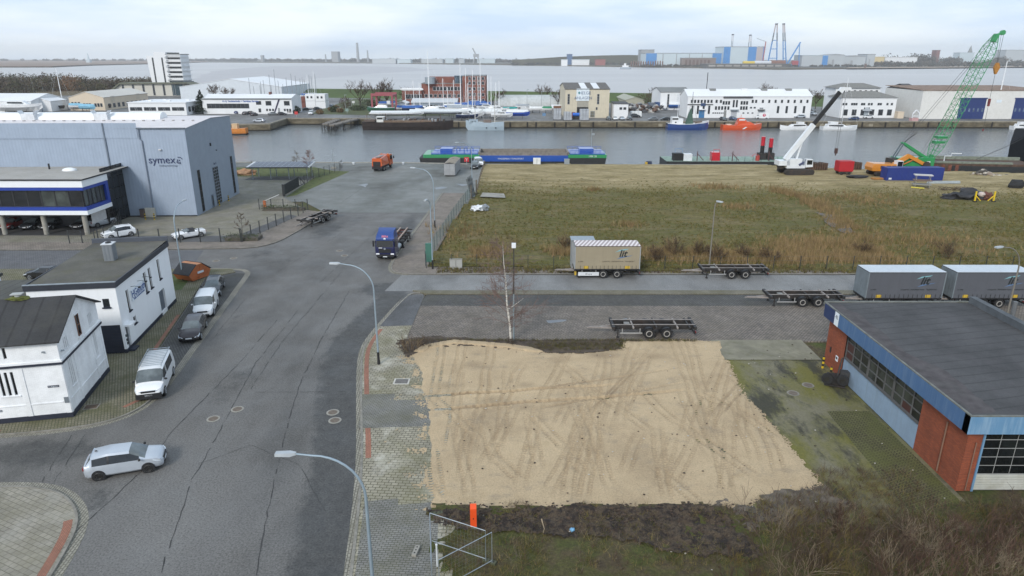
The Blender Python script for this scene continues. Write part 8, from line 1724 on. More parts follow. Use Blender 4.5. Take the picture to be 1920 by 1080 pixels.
for i,(px,yb,yt)in enumerate(((648,205,178),(660,206,186),(656,200,188),(988,208,168),(1015,208,172),(1032,208,165),(1045,206,168),(17,175,158),(32,175,155),(48,175,152),(64,175,154),(82,176,153),(100,176,155))):
 Y=YB(yb);q=P(px,yb);H=PY(960,yt,Y).z;t=thing('quay_lamp','thin lamp pole %s'%('before the brown woodland, one of the row at the left' if i>6 else('rising from the car park by the lawn' if i<3 else 'rising in front of the tunnel tent')),'lamp',(q.x,Y,0),0,('lamp poles by the woodland' if i>6 else 'lamp poles by the lawn' if i<3 else 'lamp poles by the tent'));m=MB();m.cyl((0,0,0),(0,0,H),.12,.08,n=5);m.build('pole',M('pole_grey',(.3,.31,.32),.5),t);m=MB();m.cbox((.4,0,H),(1.0,.3,.15));m.build('lamp_head',GALV,t)
# ================================================================ THE OPPOSITE BANK
def RB(px,py,Y):return PY(px,py,Y)
FB=M('yard_blue',(.05,.22,.52),.6,var=.08,scale=.02);FLB=M('yard_pale',(.50,.58,.62),.6,var=.04,scale=.02);FGR=M('yard_grey',(.30,.31,.32),.7,var=.06,scale=.02);FGR2=M('yard_light_grey',(.42,.45,.47),.7,var=.06,scale=.02);FBR=M('yard_brown',(.13,.08,.065),.8,var=.2,scale=.05)
def block(name,label,cat,x0,x1,y0,y1,Y,mat,depth=60,roofm=None,roof=None,parts=()):
 a=RB(x0,y1,Y);b=RB(x1,y1,Y);top=RB(960,y0,Y).z;t=thing(name,label,cat,(a.x,Y,0));L_=b.x-a.x
 m=MB();m.box(0,0,-2,L_,depth,top);m.build('wall',mat,t)
 m=MB()
 if roof=='gable':m.extrude([(-1,-1,top),(L_/2,-1,top+L_*.06),(L_+1,-1,top)],(0,depth,0))
 else:m.box(-1,-1,top,L_+1,depth,top+1.2)
 m.build('roof',roofm or mat,t)
 for f0,f1,g0,g1,mm,nm in parts:m=MB();m.box(L_*f0,-1.2,top*g0,L_*f1,-.05,top*g1);m.build(nm,mm,t)
 return t,L_,top
YS=2050.0
block('shipyard_hall','long low pale shipyard hall with blue end bands on the opposite bank','hall',1211,1352,100,113,YS+60,FLB,90,FGR,None,[(0,.14,0,1.0,FB,'blue_end'),(.88,1.0,0,1.0,FB,'blue_band')]+[(f,f+.008,.05,.95,FGR,'column')for f in(.22,.40,.57,.74)])
block('shipyard_hall','tall pale and blue shipyard hall, highest on the opposite bank','hall',1355,1431,88,119,YS+40,FLB,90,FGR,None,[(0,.16,0,1,FB,'blue_end'),(.60,.80,0,1,FB,'blue_band'),(.80,.96,0,.98,M('yard_rose',(.45,.40,.40),.7),'pale_gate'),(.96,1.0,0,1,FB,'blue_corner')])
block('grey_tower','square grey block behind the low shipyard hall','building',1202,1226,93.5,112,YS+300,FGR,60)
block('yard_store','low brownish yard store before the shipyard hall','store',1278,1342,109,118,YS+25,M('store_brown',(.22,.17,.15),.8),20,FGR,None,[(.1+.11*k,.16+.11*k,.1,.8,FBR,'bay')for k in range(7)])
for i,(x0,x1,y0,y1,rf,lb)in enumerate(((1503,1552,104,117,None,'grey corrugated shed right of the blue cranes on the opposite bank'),(1550,1583,103,117,'gable','gabled grey shed, second right of the blue cranes'),(1583,1622,106,116,'gable','long grey gabled shed, third right of the blue cranes'),(1625,1640,102,113,None,'small grey tank house right of the grey sheds'))):
 block('grey_shed_row',lb,'shed',x0,x1,y0,y1,YS+30*i,FGR2,60,FGR if i else FLB,rf,[(.78,.98,0,1,FB,'blue_gate')]if i==0 else[(.3,.4,0,.6,FGR,'gate')])
def acrane(label,x0,x1,xt,yt,yb,Y,w_=1.6,col=None):
 a,b,tp=RB(x0,yb,Y),RB(x1,yb,Y),RB(xt,yt,Y);t=thing('harbour_crane',label,'crane',(a.x,Y,0));bx=b.x-a.x;tx=tp.x-a.x;H=tp.z;cm=col or FB
 for s,nm in((0,'leg'),(bx,'leg')):
  for k in range(5):
   f0,f1=k/5,(k+1)/5;m=MB();m.bar((s+(tx-s+(-2 if s==0 else 2))*f0,0,H*f0),(s+(tx-s+(-2 if s==0 else 2))*f1,0,H*f1),w_*1.3,m=0);m.build(nm,cm if k<3 else(M('crane_dark',(.10,.12,.15),.6)if k==3 else M('crane_pale',(.42,.36,.36),.6)),t)
 m=MB()
 for f in(.2,.42,.62):m.bar((0+(tx-2)*f,0,H*f),(bx+(tx+2-bx)*f,0,H*f),w_)
 m.build('cross_beam',cm,t);m=MB();m.cbox((tx,0,H),(7,4,3.4));m.build('head',M('crane_head_dark',(.06,.07,.09),.6),t);return t
acrane('tall blue A-frame crane tower on the opposite bank, left of the tallest pair',1440,1458,1456,45,110,YS,2.0)
acrane('slim blue and red mast crane right of the A-frame tower on the opposite bank',1470,1476,1469.5,45,112,YS,1.8);acrane('thin pale mast crane behind the tall shipyard hall',1403,1411,1407,66,90,YS+140,1.2,M('crane_pale_grey',(.4,.42,.45),.6));acrane('faint thin crane mast left of the tall shipyard hall roof',1372,1374,1374,65,90,YS+200,.9,M('crane_pale_grey2',(.4,.43,.46),.6))
a,b,c_=RB(1476,112,YS),RB(1501,79,YS),RB(1499,112,YS);t=thing('luffing_crane','blue luffing crane with red machine house on the opposite bank','crane',(a.x,YS,0));m=MB();m.bar((0,0,3),(b.x-a.x,0,b.z),3);m.build('jib',FB,t);m=MB();m.bar((c_.x-a.x,0,0),(b.x-a.x-2,0,b.z-3),2);m.build('back_leg',FB,t);m=MB();m.box(14,-4,4,32,4,16);m.build('machine_house',M('house_red',(.35,.06,.07),.6),t);m=MB();m.bar((2,0,4),(c_.x-a.x,0,5),3,5);m.build('base',FB,t)
a=RB(1423,84,YS+30);b=RB(1435,78,YS+30);c_=RB(1419,72,YS+30);t=thing('jib_crane','small red and white jib crane above the tall shipyard hall','crane',(a.x+16,YS+30,0));m=MB();m.bar((0,0,0),(3,0,b.z),2.2);m.build('mast',M('jib_red',(.4,.08,.06),.6),t);m=MB();m.bar((3,0,b.z),(c_.x-a.x-16,0,c_.z),1.4);m.build('jib',M('jib_pale',(.35,.38,.42),.6),t)
a=RB(1364,113,YS-20);t=thing('blue_post_crane','small blue pillar crane before the tall shipyard hall','crane',(a.x,YS-20,0));m=MB();m.bar((0,0,0),(0,0,40),4);m.build('pillar',FB,t);m=MB();m.cbox((0,0,14),(12,6,12));m.build('cab',FB,t);m=MB();m.bar((0,0,40),(-4,0,48),3);m.build('arm',FB,t)
a,b=RB(1393,118,YS-60),RB(1472,118,YS-60);t=thing('steel_tower_section','huge steel tube in yellow, pale grey and rust lying on the opposite quay','steel tube',(a.x,YS-60,5));LL=b.x-a.x;r_=(RB(960,113,YS-60).z-RB(960,121,YS-60).z)/2
for f0,f1,rr,mm,nm in((0,.27,.82,M('tube_yellow',(.62,.46,.05),.5),'yellow_part'),(.27,.66,.95,M('tube_pale',(.55,.57,.6),.5),'pale_part'),(.66,1.0,1.15,M('tube_rust',(.20,.09,.06),.7),'rusty_part')):m=MB();m.cyl((LL*f0,0,r_),(LL*f1,0,r_),r_*rr,n=18);m.build(nm,mm,t,smooth=40)
rnd=random.Random(3)
for i in range(14):
 px=1184+i*4.5;q=RB(px,117,YS+5);t=thing('steel_ring','rusty steel ring standing in the long row on the opposite quay','steel ring',(q.x,YS+5,0),0,'rusty rings on the opposite quay');m=MB();R0=7+rnd.uniform(-.6,.6);m.tube([(R0*math.cos(s*.5236)*.25,R0*math.cos(s*.5236)*.9,R0+R0*math.sin(s*.5236))for s in range(13)],1.6,6);m.build('ring',M('ring_rust',(.17,.095,.075),.8),t)
block('quay_pier','dark quay pier with pale panels before the steel tube','quay',1325,1480,120.5,131,YS-160,M('pier_dark',(.10,.095,.09),.8,var=.2,scale=.03),70,M('pier_deck',(.16,.155,.15),.8),None,[(.02+.1*k,.1+.1*k,.25,.8,M('pier_panel',(.32,.30,.28),.8),'panel')for k in range(9)])
block('quay_pier','low dark barge row at the right end of the opposite quay','quay',1480,1602,126,131,YS-140,M('pier_dark2',(.06,.065,.07),.8),50,None,None,[(.55+.07*k,.58+.07*k,.9,1.5,FLB,'deckhouse')for k in range(6)])
a=RB(960,110,2600)
mb=MB();hill=[(960,113),(1000,110.5),(1060,106.5),(1110,104.5),(1170,103),(1205,103.5),(1240,110),(1260,114)];mb.extrude([(RB(x,116,2600).x,2600,-2)for x in(1260,960)]+[tuple(RB(x,y,2600))for x,y in hill],(0,300,0));struct(mb.build('hill',M('hill_grass',(.085,.08,.05),.95,var=.2,scale=.01)))
block('harbour_store','blue box building on the low hill of the opposite bank','building',1064,1073,102,112,2550,M('box_steel_blue',(.06,.12,.25),.7),40)
for x0,x1,lb in((1053,1064,'white storage tank block on the opposite bank, left'),(1073,1105,'white storage tank block on the opposite bank, right')):
 block('tank_block',lb,'tanks',x0,x1,112,118.5,2380,FW_,30,FLB)
block('red_yard','red machine yard on the opposite bank beside the white tanks','yard',1117,1135,112,119,2360,M('yard_red',(.30,.10,.09),.8),30)
block('power_block','hazy grey power station block far across the river','power station',622,634,97,112,4200,FGR,60);block('power_block','hazy small grey tower block at the far left bank','tower',489,493,104,112,4200,FGR,30)
for px,yt,w_,lb in((671.5,80.5,7,'tall hazy chimney across the river, highest one'),(690,94.5,4,'slim hazy chimney right of the tallest one'),(611,102,4,'short hazy chimney left of the power station')):q=RB(px,112,4100);H=RB(px,yt,4100).z;t=thing('chimney_stack',lb,'chimney',(q.x,4100,0));m=MB();m.cyl((0,0,0),(0,0,H),w_*1.3,w_*.8,n=10);m.build('shaft',FGR,t);m=MB();m.cyl((0,0,H-6),(0,0,H+1),w_*.95,n=10);m.build('rim',FGR,t)
for i,(x0,x1,y0)in enumerate(((698,742,110.5),(745,770,111.5),(790,830,111),(835,850,110),(860,870,111),(895,928,110.5))):block('far_warehouse',['pale warehouse roof right of the slim chimney across the river','low pale warehouse, second right of the slim chimney','long pale warehouse left of the slewing crane across the river','short pale warehouse close to the slewing crane','pale warehouse beside the slewing crane foot','pale warehouse right of the slewing crane across the river'][i],'warehouse',x0,x1,y0,116,3300,FLB if i%2 else FGR2,60,FLB)
q=RB(893,114,3100);t=thing('slewing_crane','grey slewing harbour crane far across the river','crane',(q.x,3100,0));zz=RB(893,104,3100).z;m=MB();m.bar((-14,0,0),(-5,0,zz),5);m.bar((14,0,0),(5,0,zz),5);m.cbox((0,0,zz),(24,10,12));m.build('tower',FGR,t);e=RB(886,90,3100);m=MB();m.bar((0,0,zz),(e.x-q.x,0,e.z),5);m.build('jib',FGR,t)
q=RB(1817,106,2700);t=thing('church','distant church with pointed spire on the opposite bank','church',(q.x,2700,0));zt=RB(1817,85,2700).z;zb=RB(1817,100,2700).z;m=MB();m.box(-8,-8,0,8,8,zb);m.build('tower',FGR,t);m=MB();m.cyl((0,0,zb),(0,0,zt),9,.5,n=8);m.build('spire',FROOFG,t)
block('brick_silo','brick red silo between the tree clumps on the opposite bank','silo',1755,1761,94.5,107,2500,M('silo_brick',(.20,.085,.075),.8),30);block('white_church_hall','pale long hall beside the church spire','hall',1799,1826,99,106,2650,FLB,40)
block('far_office','long pale office at the right edge of the opposite bank','office',1885,1945,94,104,2600,FGR2,60);block('white_sheds','long white roofed sheds low on the opposite bank','sheds',1660,1720,107.5,110,2300,FW_,40);block('yellow_sheds','pale yellow shed at the left of the long white sheds','shed',1640,1658,107,111,2290,M('shed_yellow',(.6,.48,.25),.7),40)
q=RB(166,112,3600);t=thing('lighthouse','tiny hazy spire over the marsh far left','tower',(q.x,3600,0));m=MB();m.box(-9,-9,0,9,9,14);m.build('house',FLB,t);m=MB();m.cyl((0,0,14),(0,0,RB(166,99,3600).z),6,1,n=8);m.build('spire',FLB,t)
q=RB(1172,127,1750);t=thing('ferry','small white ferry crossing the river','ferry',(q.x-12,1750,WZ));m=MB();hull(m,27,7,-.5,5,.8,1,0,10);m.build('hull',M('ferry_grey',(.35,.40,.45),.6),t);m=MB();m.box(5,-2.5,4.8,20,2.5,9);m.box(9,-2,9,14,2,14);m.build('superstructure',HW_,t)
q=RB(1622,128,1800);t=thing('dolphin_pile','single dark dolphin post in the river','post',(q.x,1800,WZ));m=MB();m.cyl((0,0,-2),(0,0,12),3,n=8);m.build('post',FBR,t);m=MB();m.cyl((0,0,12),(0,0,13.5),3.6,n=8);m.build('cap',FGR,t)
# ================================================================ VEGETATION
def clump(mb,c,r,n,size,m=0,rnd=random,hollow=.3):
 """n small leaf or twig faces spread through an ellipsoid"""
 for _ in range(n):
  while True:
   p=Vector((rnd.uniform(-1,1),rnd.uniform(-1,1),rnd.uniform(-1,1)));l=p.length
   if hollow<l<=1:break
  q=Vector((c[0]+p.x*r[0],c[1]+p.y*r[1],c[2]+p.z*r[2]));s=size*rnd.uniform(.5,1.4)
  a=Vector((rnd.gauss(0,1),rnd.gauss(0,1),rnd.gauss(0,1))).normalized()*s;b=Vector((rnd.gauss(0,1),rnd.gauss(0,1),rnd.gauss(0,1))).normalized()*s*.6
  mb.v+=[tuple(q-a),tuple(q+a*.6+b),tuple(q+a*.6-b)];k=len(mb.v);mb.f.append((k-3,k-2,k-1));mb.m.append(m if isinstance(m,int)else rnd.choice(m))
def twig(mb,a,b,r0,r1,n=3,m=0):
 a,b=Vector(a),Vector(b);d=(b-a)
 if d.length<1e-4:return
 d.normalize();up=Vector((0,0,1))if abs(d.z)<.9 else Vector((1,0,0));e1=d.cross(up).normalized();e2=d.cross(e1);k=len(mb.v)
 for p,r in((a,r0),(b,r1)):
  for i in range(n):t=2*math.pi*i/n;mb.v.append(tuple(p+(e1*math.cos(t)+e2*math.sin(t))*r))
 for i in range(n):mb.f.append((k+i,k+(i+1)%n,k+n+(i+1)%n,k+n+i));mb.m.append(m)
def grow(mb,p,d,L_,r,lv,rnd,m=0,droop=0.0,spread=.6,kids=(3,5),minr=.006,seg=3):
 p,d=Vector(p),Vector(d).normalized();pts=[p];n=seg
 for k in range(n):
  d=(d+Vector((rnd.gauss(0,.12),rnd.gauss(0,.12),rnd.gauss(0,.08)-droop*(k/n)))).normalized();pts.append(pts[-1]+d*L_/n)
 for k in range(n):twig(mb,pts[k],pts[k+1],max(minr,r*(1-.28*k)),max(minr,r*(1-.28*(k+1))),4 if lv>2 else 3,m)
 if lv<=0:return
 for _ in range(rnd.randint(*kids)):
  f=rnd.uniform(.3,1.0);i=min(n-1,int(f*n));q=pts[i].lerp(pts[i+1],f*n-i if f<1 else 1)
  a=Vector((rnd.gauss(0,1),rnd.gauss(0,1),rnd.gauss(0,.5))).normalized();dd=(d*(1-spread*.5)+a*spread+Vector((0,0,.15))).normalized()
  grow(mb,q,dd,L_*rnd.uniform(.45,.7),r*rnd.uniform(.4,.55),lv-1,rnd,m,droop,spread,kids,minr,max(2,seg-1))
TWB=M('twig_brown',(.075,.048,.03),.9,var=.3,scale=4);TWG=M('twig_grey',(.15,.12,.085),.9,var=.3,scale=4);TWR=M('twig_red',(.085,.045,.03),.9,var=.3,scale=4);TWP=M('twig_pale',(.19,.145,.095),.9,var=.3,scale=4);TWO=M('twig_olive',(.11,.08,.022),.9,var=.3,scale=4);BARK=M('bark_dark',(.085,.075,.06),.9,var=.3,scale=4)
def m_birch():
 t=NT('birch_bark').set(.8);t.col(t.ramp(t.noise(2.2,4,.7,t.vec((1.2,1.2,3.0))),[(.38,(.035,.03,.026)),(.47,(.50,.47,.42)),(.7,(.62,.6,.55))]));return t.m
BIRCH=m_birch()
rnd=random.Random(15);t=thing('birch_tree','bare young birch with white trunk at the edge of the sand','tree',(-.1,56.75,.1))
m=MB();tp=[Vector((0,0,0)),Vector((-.08,0,1.6)),Vector((-.35,0,3.6)),Vector((-.42,.05,5.4)),Vector((-.62,.05,7.4)),Vector((-.7,0,9.0))]
for k in range(5):twig(m,tp[k],tp[k+1],.13-.024*k,.13-.024*(k+1),8)
m.build('trunk',BIRCH,t,smooth=60)
m=MB();grow(m,(-.3,0,3.0),(1.0,-.2,.8),1.9,.06,0,rnd,0);m.build('limb',BIRCH,t)
m=MB()
for k in range(58):
 f=rnd.uniform(.14,.98);i=min(4,int(f*5));q=tp[i].lerp(tp[i+1],f*5-i);a=rnd.uniform(0,6.28);ln=(1.0-f*.5)*rnd.uniform(1.2,3.0)
 grow(m,q,(math.cos(a),math.sin(a),.55),ln,.03,2,rnd,0,.2,.6,(3,5),.010,3)
m.build('crown',M('birch_twig',(.15,.10,.085),.9,var=.3),t)
def shrub(label,x,y,z,h,w,mats,rnd,stems=14,lv=2,name='bare_shrub',group=None,lean=.5,r=.02,minr=.006):
 t=thing(name,label,'shrub',(x,y,z),0,group);half=MB(),MB()
 for k in range(stems):
  a=rnd.uniform(0,6.28);q=rnd.uniform(0,1)*w*.3;g=half[0]if k%3 else half[1]
  grow(g,(math.cos(a)*q,math.sin(a)*q,0),(math.cos(a)*lean*rnd.random(),math.sin(a)*lean*rnd.random(),1),h*rnd.uniform(.5,.85),r*rnd.uniform(.6,1.2),lv,rnd,0,.0,.5,(3,5),minr,3)
 for g,mm,nm in zip(half,mats,('stems','pale_stems')):
  if g.f:g.build(nm,mm,t)
 return t
rnd=random.Random(41)
SHRUBS=[(1440,1010,4.2,'tall bare shrub with grey stem at the lower edge right of the soil heap'),(1520,1040,3.6,'reddish bare shrub at the bottom between the soil and the brick corner'),(1590,1000,3.6,'bare twiggy shrub below the mossy concrete cover'),(1655,1060,5.0,'large pale stemmed shrub at the bottom edge, fan shaped'),(1700,990,3.2,'thin bare shrub in front of the brick corner'),(1745,1050,5.2,'tall forked bare shrub below the workshop corner'),(1800,1000,3.4,'bare shrub in front of the sectional door, left'),(1850,985,3.8,'yellowish bare shrub before the sectional door'),(1890,1050,4.8,'dense bare shrub in the bottom right corner'),(1935,1000,4.0,'bare shrub at the right picture edge by the door'),(1600,1085,5.0,'brown shrub cut by the bottom picture edge, left of the fan shaped one'),(1820,1090,5.4,'tall shrub cut by the bottom picture edge near the right corner'),(1480,1085,4.2,'low brown shrub cut by the bottom edge below the grey soil'),(1380,1075,2.6,'small dark shrub at the bottom edge beside the grass'),(1690,1110,5.6,'very near shrub at the bottom edge in the middle of the thicket'),(1560,960,2.0,'low scrub at the upper edge of the thicket by the grey soil')]
for i,(px,py,h,lb)in enumerate(SHRUBS):
 q=P(px,py+34);shrub(lb,q.x,q.y,.1,h*.56,2.8,((TWB,TWP),(TWB,TWO),(TWR,TWP))[i%3],rnd,14,3 if i%2 else 2,'bare_shrub',None,.75,.022,.0065)
q=P(768,660);shrub('brown dead weed clump at the upper left corner of the sand',q.x,q.y,.05,1.5,2.0,(TWB,M('weed_tan',(.21,.155,.085),.9)),rnd,42,1,'weed_clump',None,.9,.014,.008)
q=P(800,650);shrub('low dark weeds right of the brown weed clump',q.x,q.y,.05,.9,2.2,(TWB,BARK),rnd,40,1,'weed_clump',None,1.0,.014,.008)
q=P(958,646);shrub('dark weeds round the foot of the birch',q.x,q.y,.05,.6,1.6,(BARK,TWB),rnd,40,1,'weed_clump',None,1.0,.012,.008)
def blades(name,pts,h,w,mats,rnd,lean=.35,zf=None,per=4,label=None):
 mb=MB()
 for x,y in pts:
  z=zf(x,y)if zf else .1;mi=rnd.randrange(len(mats))
  for _ in range(per):
   hh=h*rnd.uniform(.45,1.25);a=rnd.uniform(0,6.28);dx,dy=math.cos(a)*w,math.sin(a)*w;lx,ly=rnd.gauss(0,lean)*hh,rnd.gauss(0,lean)*hh;ox,oy=rnd.uniform(-.15,.15),rnd.uniform(-.15,.15);k=len(mb.v)
   mb.v+=[(x+ox-dx,y+oy-dy,z-.03),(x+ox+dx,y+oy+dy,z-.03),(x+ox+lx,y+oy+ly,z+hh)];mb.f.append((k,k+1,k+2));mb.m.append(mi)
 o=mb.build(name,mats);o['kind']='stuff';return o
GR1=M('grass_green',(.088,.088,.014),.9,var=.4,scale=1.0);GR2=M('grass_olive',(.12,.10,.02),.9,var=.4,scale=1.0);GR3=M('grass_dry',(.20,.15,.055),.9,var=.35,scale=1.0);REED=M('reed_tan',(.31,.215,.105),.9,var=.3,scale=.8);REED2=M('reed_rust',(.21,.14,.065),.9,var=.3,scale=.8);MULCH=M('mulch_dark',(.04,.028,.022),.95,var=.5,scale=3)
rnd=random.Random(50)
pts=[]
while len(pts)<21000:
 x,y=rnd.uniform(-10,112),79+72*rnd.random()**1.5
 if inside(x,y,FIELDP)and y+x*.09<138+rnd.gauss(0,4)and mnoise.noise(Vector((x*.09,y*.16,3)))>rnd.uniform(-.6,.5):pts.append((x,y))
blades('field_grass',pts,.24,.05,[GR1,GR2,GR3,GR2],rnd,.45,zfield,4)
def belt(pl,n,sx,sy):
 out=[]
 W=[P(*p)for p in pl];L_=[(W[i+1]-W[i]).length for i in range(len(W)-1)]
 for _ in range(n):
  r=rnd.uniform(0,sum(L_));i=0
  while r>L_[i]and i<len(L_)-1:r-=L_[i];i+=1
  q=W[i].lerp(W[i+1],r/L_[i]);x,y=q.x+rnd.gauss(0,sx),q.y+rnd.gauss(0,sy)
  if y>79.2 and mnoise.noise(Vector((x*.25,y*.25,8)))>-.35:out.append((x,y))
 return out
r1=belt([(1210,480),(1330,486),(1440,488),(1560,484),(1640,490)],2600,1.5,1.5)+belt([(1440,465),(1560,460),(1630,470),(1700,492)],1500,1.6,2.2)+belt([(880,478),(925,478)],420,1.2,1.2)+belt([(1040,475),(1075,478)],220,1.0,1.0)
blades('reed_bed',r1,.9,.035,[REED,REED,REED2,GR3],rnd,.18,zfield,4)
r2=belt([(1455,358),(1500,372),(1535,388),(1560,402)],1000,1.2,2.2)+belt([(1565,412),(1590,430),(1620,455)],600,1.2,1.5)+belt([(1570,372),(1660,380)],350,4,3)+belt([(1310,352),(1370,354)],200,2,1.5)+belt([(1110,358)]*1+[(1112,358)],60,.7,.7)+belt([(1170,424),(1190,424)],90,1,.8)+belt([(1375,390),(1395,390)],120,1.2,1)+belt([(840,440),(870,430)],120,2,3)+belt([(1700,440),(1790,470)],500,4,3)
blades('reed_tufts',r2,.8,.04,[REED,GR3,REED2],rnd,.25,zfield,4)
blades('verge_grass',[(rnd.uniform(-9,110),rnd.uniform(77.3,79.4))for _ in range(4200)],.3,.03,[GR2,GR1,GR3,TWB],rnd,.5,lambda x,y:.1,4)
for px,py,h,lb in((1232,492,1.9,'dark bare shrub behind the right end of the tan swap body'),(1262,484,2.2,'reddish bare shrub second right of the tan swap body'),(1310,483,1.9,'dark bare shrub left of the lamp post in the reeds'),(1345,492,2.2,'dark bare shrub right of the lamp post foot'),(1395,488,1.8,'brown bare shrub behind the empty chassis trailer'),(1440,492,1.7,'brown bare shrub at the right end of the empty chassis trailer'),(1616,478,1.7,'small dark shrub in the pale reeds right of the trailer'),(1775,488,2.0,'brown leafed shrub behind the left grey swap body'),(1060,470,1.8,'brown shrub at the left end of the tan swap body')):
 q=P(px,py);shrub(lb,q.x,q.y,.1,h,1.8,(TWB,REED2),rnd,24,2,'bare_shrub',None,.8,.02,.012)
rnd=random.Random(61)
def fg(n,y0,y1,x0=-3.5,x1=34):
 out=[]
 while len(out)<n:
  x,y=rnd.uniform(x0,x1),rnd.uniform(y0,y1)
  if x>24.5 and y>33:continue
  out.append((x,y))
 return out
gp=[p for p in fg(5200,24,32.3)if mnoise.noise(Vector((p[0]*.5,p[1]*.5,1)))>-.05]
blades('foreground_grass',gp,.22,.012,[GR1,GR2,GR1,GR3],rnd,.5,zrough,7)
gp=[p for p in fg(3600,24,33.0)if mnoise.noise(Vector((p[0]*.6,p[1]*.6,6)))>-.1]
blades('dead_stalks',gp,.34,.010,[TWB,GR3,TWR,TWG],rnd,.9,zrough,6)
gp=[p for p in fg(2600,27,36.5,14,32)if(p[0]<25.5 or p[1]<33)and not inside(p[0],p[1],_SP)]
blades('scrub_litter',gp,.45,.010,[TWB,TWR,GR3,TWG,GR2],rnd,.8,lambda x,y:.1,6)
def zmulch(x,y):return np.array([zrough(a,b)for a,b in zip(x,y)])+.08+.22*_nz(x,y,1.1,3)*(_nz(x,y,.4,9)+.5)+.12*_nz(x,y,3.3,5)+.06*_nz(x,y,8,7)
def m_mulch():
 t=NT('mulch').set(.95);k=t.ramp(t.noise(1.6,8,.8),[(.32,(.012,.009,.008)),(.46,(.03,.021,.017)),(.56,(.10,.072,.045)),(.64,(.03,.022,.018)),(.76,(.075,.08,.02))]);t.col(t.mix(.8,k,t.ramp(t.noise(9,6,.85),[(.3,.4),(.5,1.0),(.7,1.9)]),'MULTIPLY'));t.bump(t.noise(10,6,.85),1.0,.08);return t.m
grid_mesh('mulch_band',PL([(800,962),(960,966),(1080,955),(1180,961),(1262,950),(1335,960),(1385,996),(1440,1040),(1400,1060),(1250,1035),(1130,1010),(990,1005),(880,1000),(808,985)]),.09,m_mulch(),zmulch,wob=.7)
mb=MB()
for k in range(700):
 x=rnd.uniform(-4.0,15.0);yc=32.3-.02*x;y=yc+rnd.gauss(-.3,.5);s=rnd.uniform(.015,.06)
 if y>33.2:continue
 mb.blob((x,y,zrough(x,y)+.1),(s*1.6,s,s*.8),1,1.0,2.5,rnd.randrange(3),k)
o=mb.build('soil_clods',[MULCH,SOIL,M('mulch_brown',(.075,.05,.035),.95)]);o['kind']='stuff'
mb=MB()
for k in range(260):
 x,y=rnd.uniform(-4,26),rnd.uniform(27,56)
 s=rnd.uniform(.02,.06);mb.blob((x,y,.17 if inside(x,y,_SP)else .12),(s*1.5,s,s*.7),1,.6,2,rnd.randrange(3),k)
o=mb.build('scattered_stones',[SOIL,M('stone_pale2',(.45,.42,.37),.9),MULCH]);o['kind']='stuff'
t=thing('blue_bag','small crumpled blue bag in the dark soil below the sand','bag',P(1073,993,.25));m=MB();m.blob((0,0,0),(.14,.1,.1),2,.8,2.5,0,4);m.build('sheet',M('bag_blue',(.16,.36,.55),.5),t)
t=thing('dead_branch','pale dead branch lying on the dark soil left of the blue bag','branch',P(1016,985,.22));m=MB();m.tube([(0,.4,.1),(.05,.1,.05),(.12,-.3,.02),(.05,-.6,0)],.04,5,r1=.015);m.build('branch',M('wood_pale',(.34,.26,.17),.9),t)
blades('kerb_weeds',[(-9.2+rnd.uniform(0,26),56.9+rnd.gauss(0,.12))for _ in range(700)]+[(p.x+rnd.gauss(0,.3),p.y+rnd.gauss(0,.2))for p in[P(1000+rnd.uniform(0,165),650+rnd.uniform(-6,8))for _ in range(900)]],.22,.015,[GR1,TWB,GR2,BARK],rnd,.6,lambda x,y:.08,5)
HEDGE=[M('hedge_dark',(.03,.045,.014),.9,var=.4,scale=2),M('hedge_green',(.055,.08,.02),.9,var=.4,scale=2)]
def hedge(label,x0,x1,y,w,h):
 t=thing('hedge',label,'hedge',(x0,y,.05));m=MB();rnd=random.Random(int(x0*7)%99)
 n=int((x1-x0)/.5)
 for k in range(n):clump(m,(k*.5,0,h*.5),(.6,w,h*.6),70,.11,(0,1),rnd,.1)
 m.build('foliage',HEDGE,t);m2=MB();m2.box(0,-w*.6,0,x1-x0,w*.6,h*.55);m2.build('inner_twigs',BARK,t)
hedge('low dark evergreen bed at the corner of the works fence',-40.0,-35.4,93.2,1.6,.85);hedge('narrow dark hedge at the yard entrance beside the barrier',-41.6,-34.7,112.6,.6,.9)
def young_tree(label,x,y,z,h,mats,seed,kids=(3,5),lv=3,name='young_tree',n=16,r=.05):
 rnd=random.Random(seed);t=thing(name,label,'tree',(x,y,z));m=MB();twig(m,(0,0,0),(0,0,h*.5),r,r*.7,6);twig(m,(0,0,h*.5),(.05,0,h),r*.7,.012,5);m.build('trunk',mats[0],t);m=MB()
 for k in range(n):f=rnd.uniform(.3,.95);a=rnd.uniform(0,6.28);grow(m,(0,0,h*f),(math.cos(a),math.sin(a),.7),h*.32*(1.15-f),.018,lv-1,rnd,0,0,.55,kids,.012,2)
 m.build('crown',mats[1],t);return t
q=P(457,452);young_tree('young bare tree at the corner of the works fence',q.x,q.y,.05,4.0,(BARK,TWB),3)
q=P(558,322);young_tree('young bare tree behind the solar carport, left of the two',q.x,q.y,.05,4.6,(BARK,TWG),4);q=P(584,334);young_tree('young tree with rusty leaves at the end of the solar carport',q.x,q.y,.05,6.0,(BARK,M('leaf_rust',(.16,.06,.035),.9)),5,(4,6),3)
t=thing('gravel_heap','orange clay heap on the lawn behind the factory hall corner','heap',P(462,327,.05));m=MB();m.blob((0,0,0),(2.2,1.2,1.1),3,.6,2,0,3);m.blob((-3,.4,0),(2,1,.6),2,.5,2,0,5);m.build('heap',M('clay_orange',(.36,.21,.12),.95,var=.3),t)
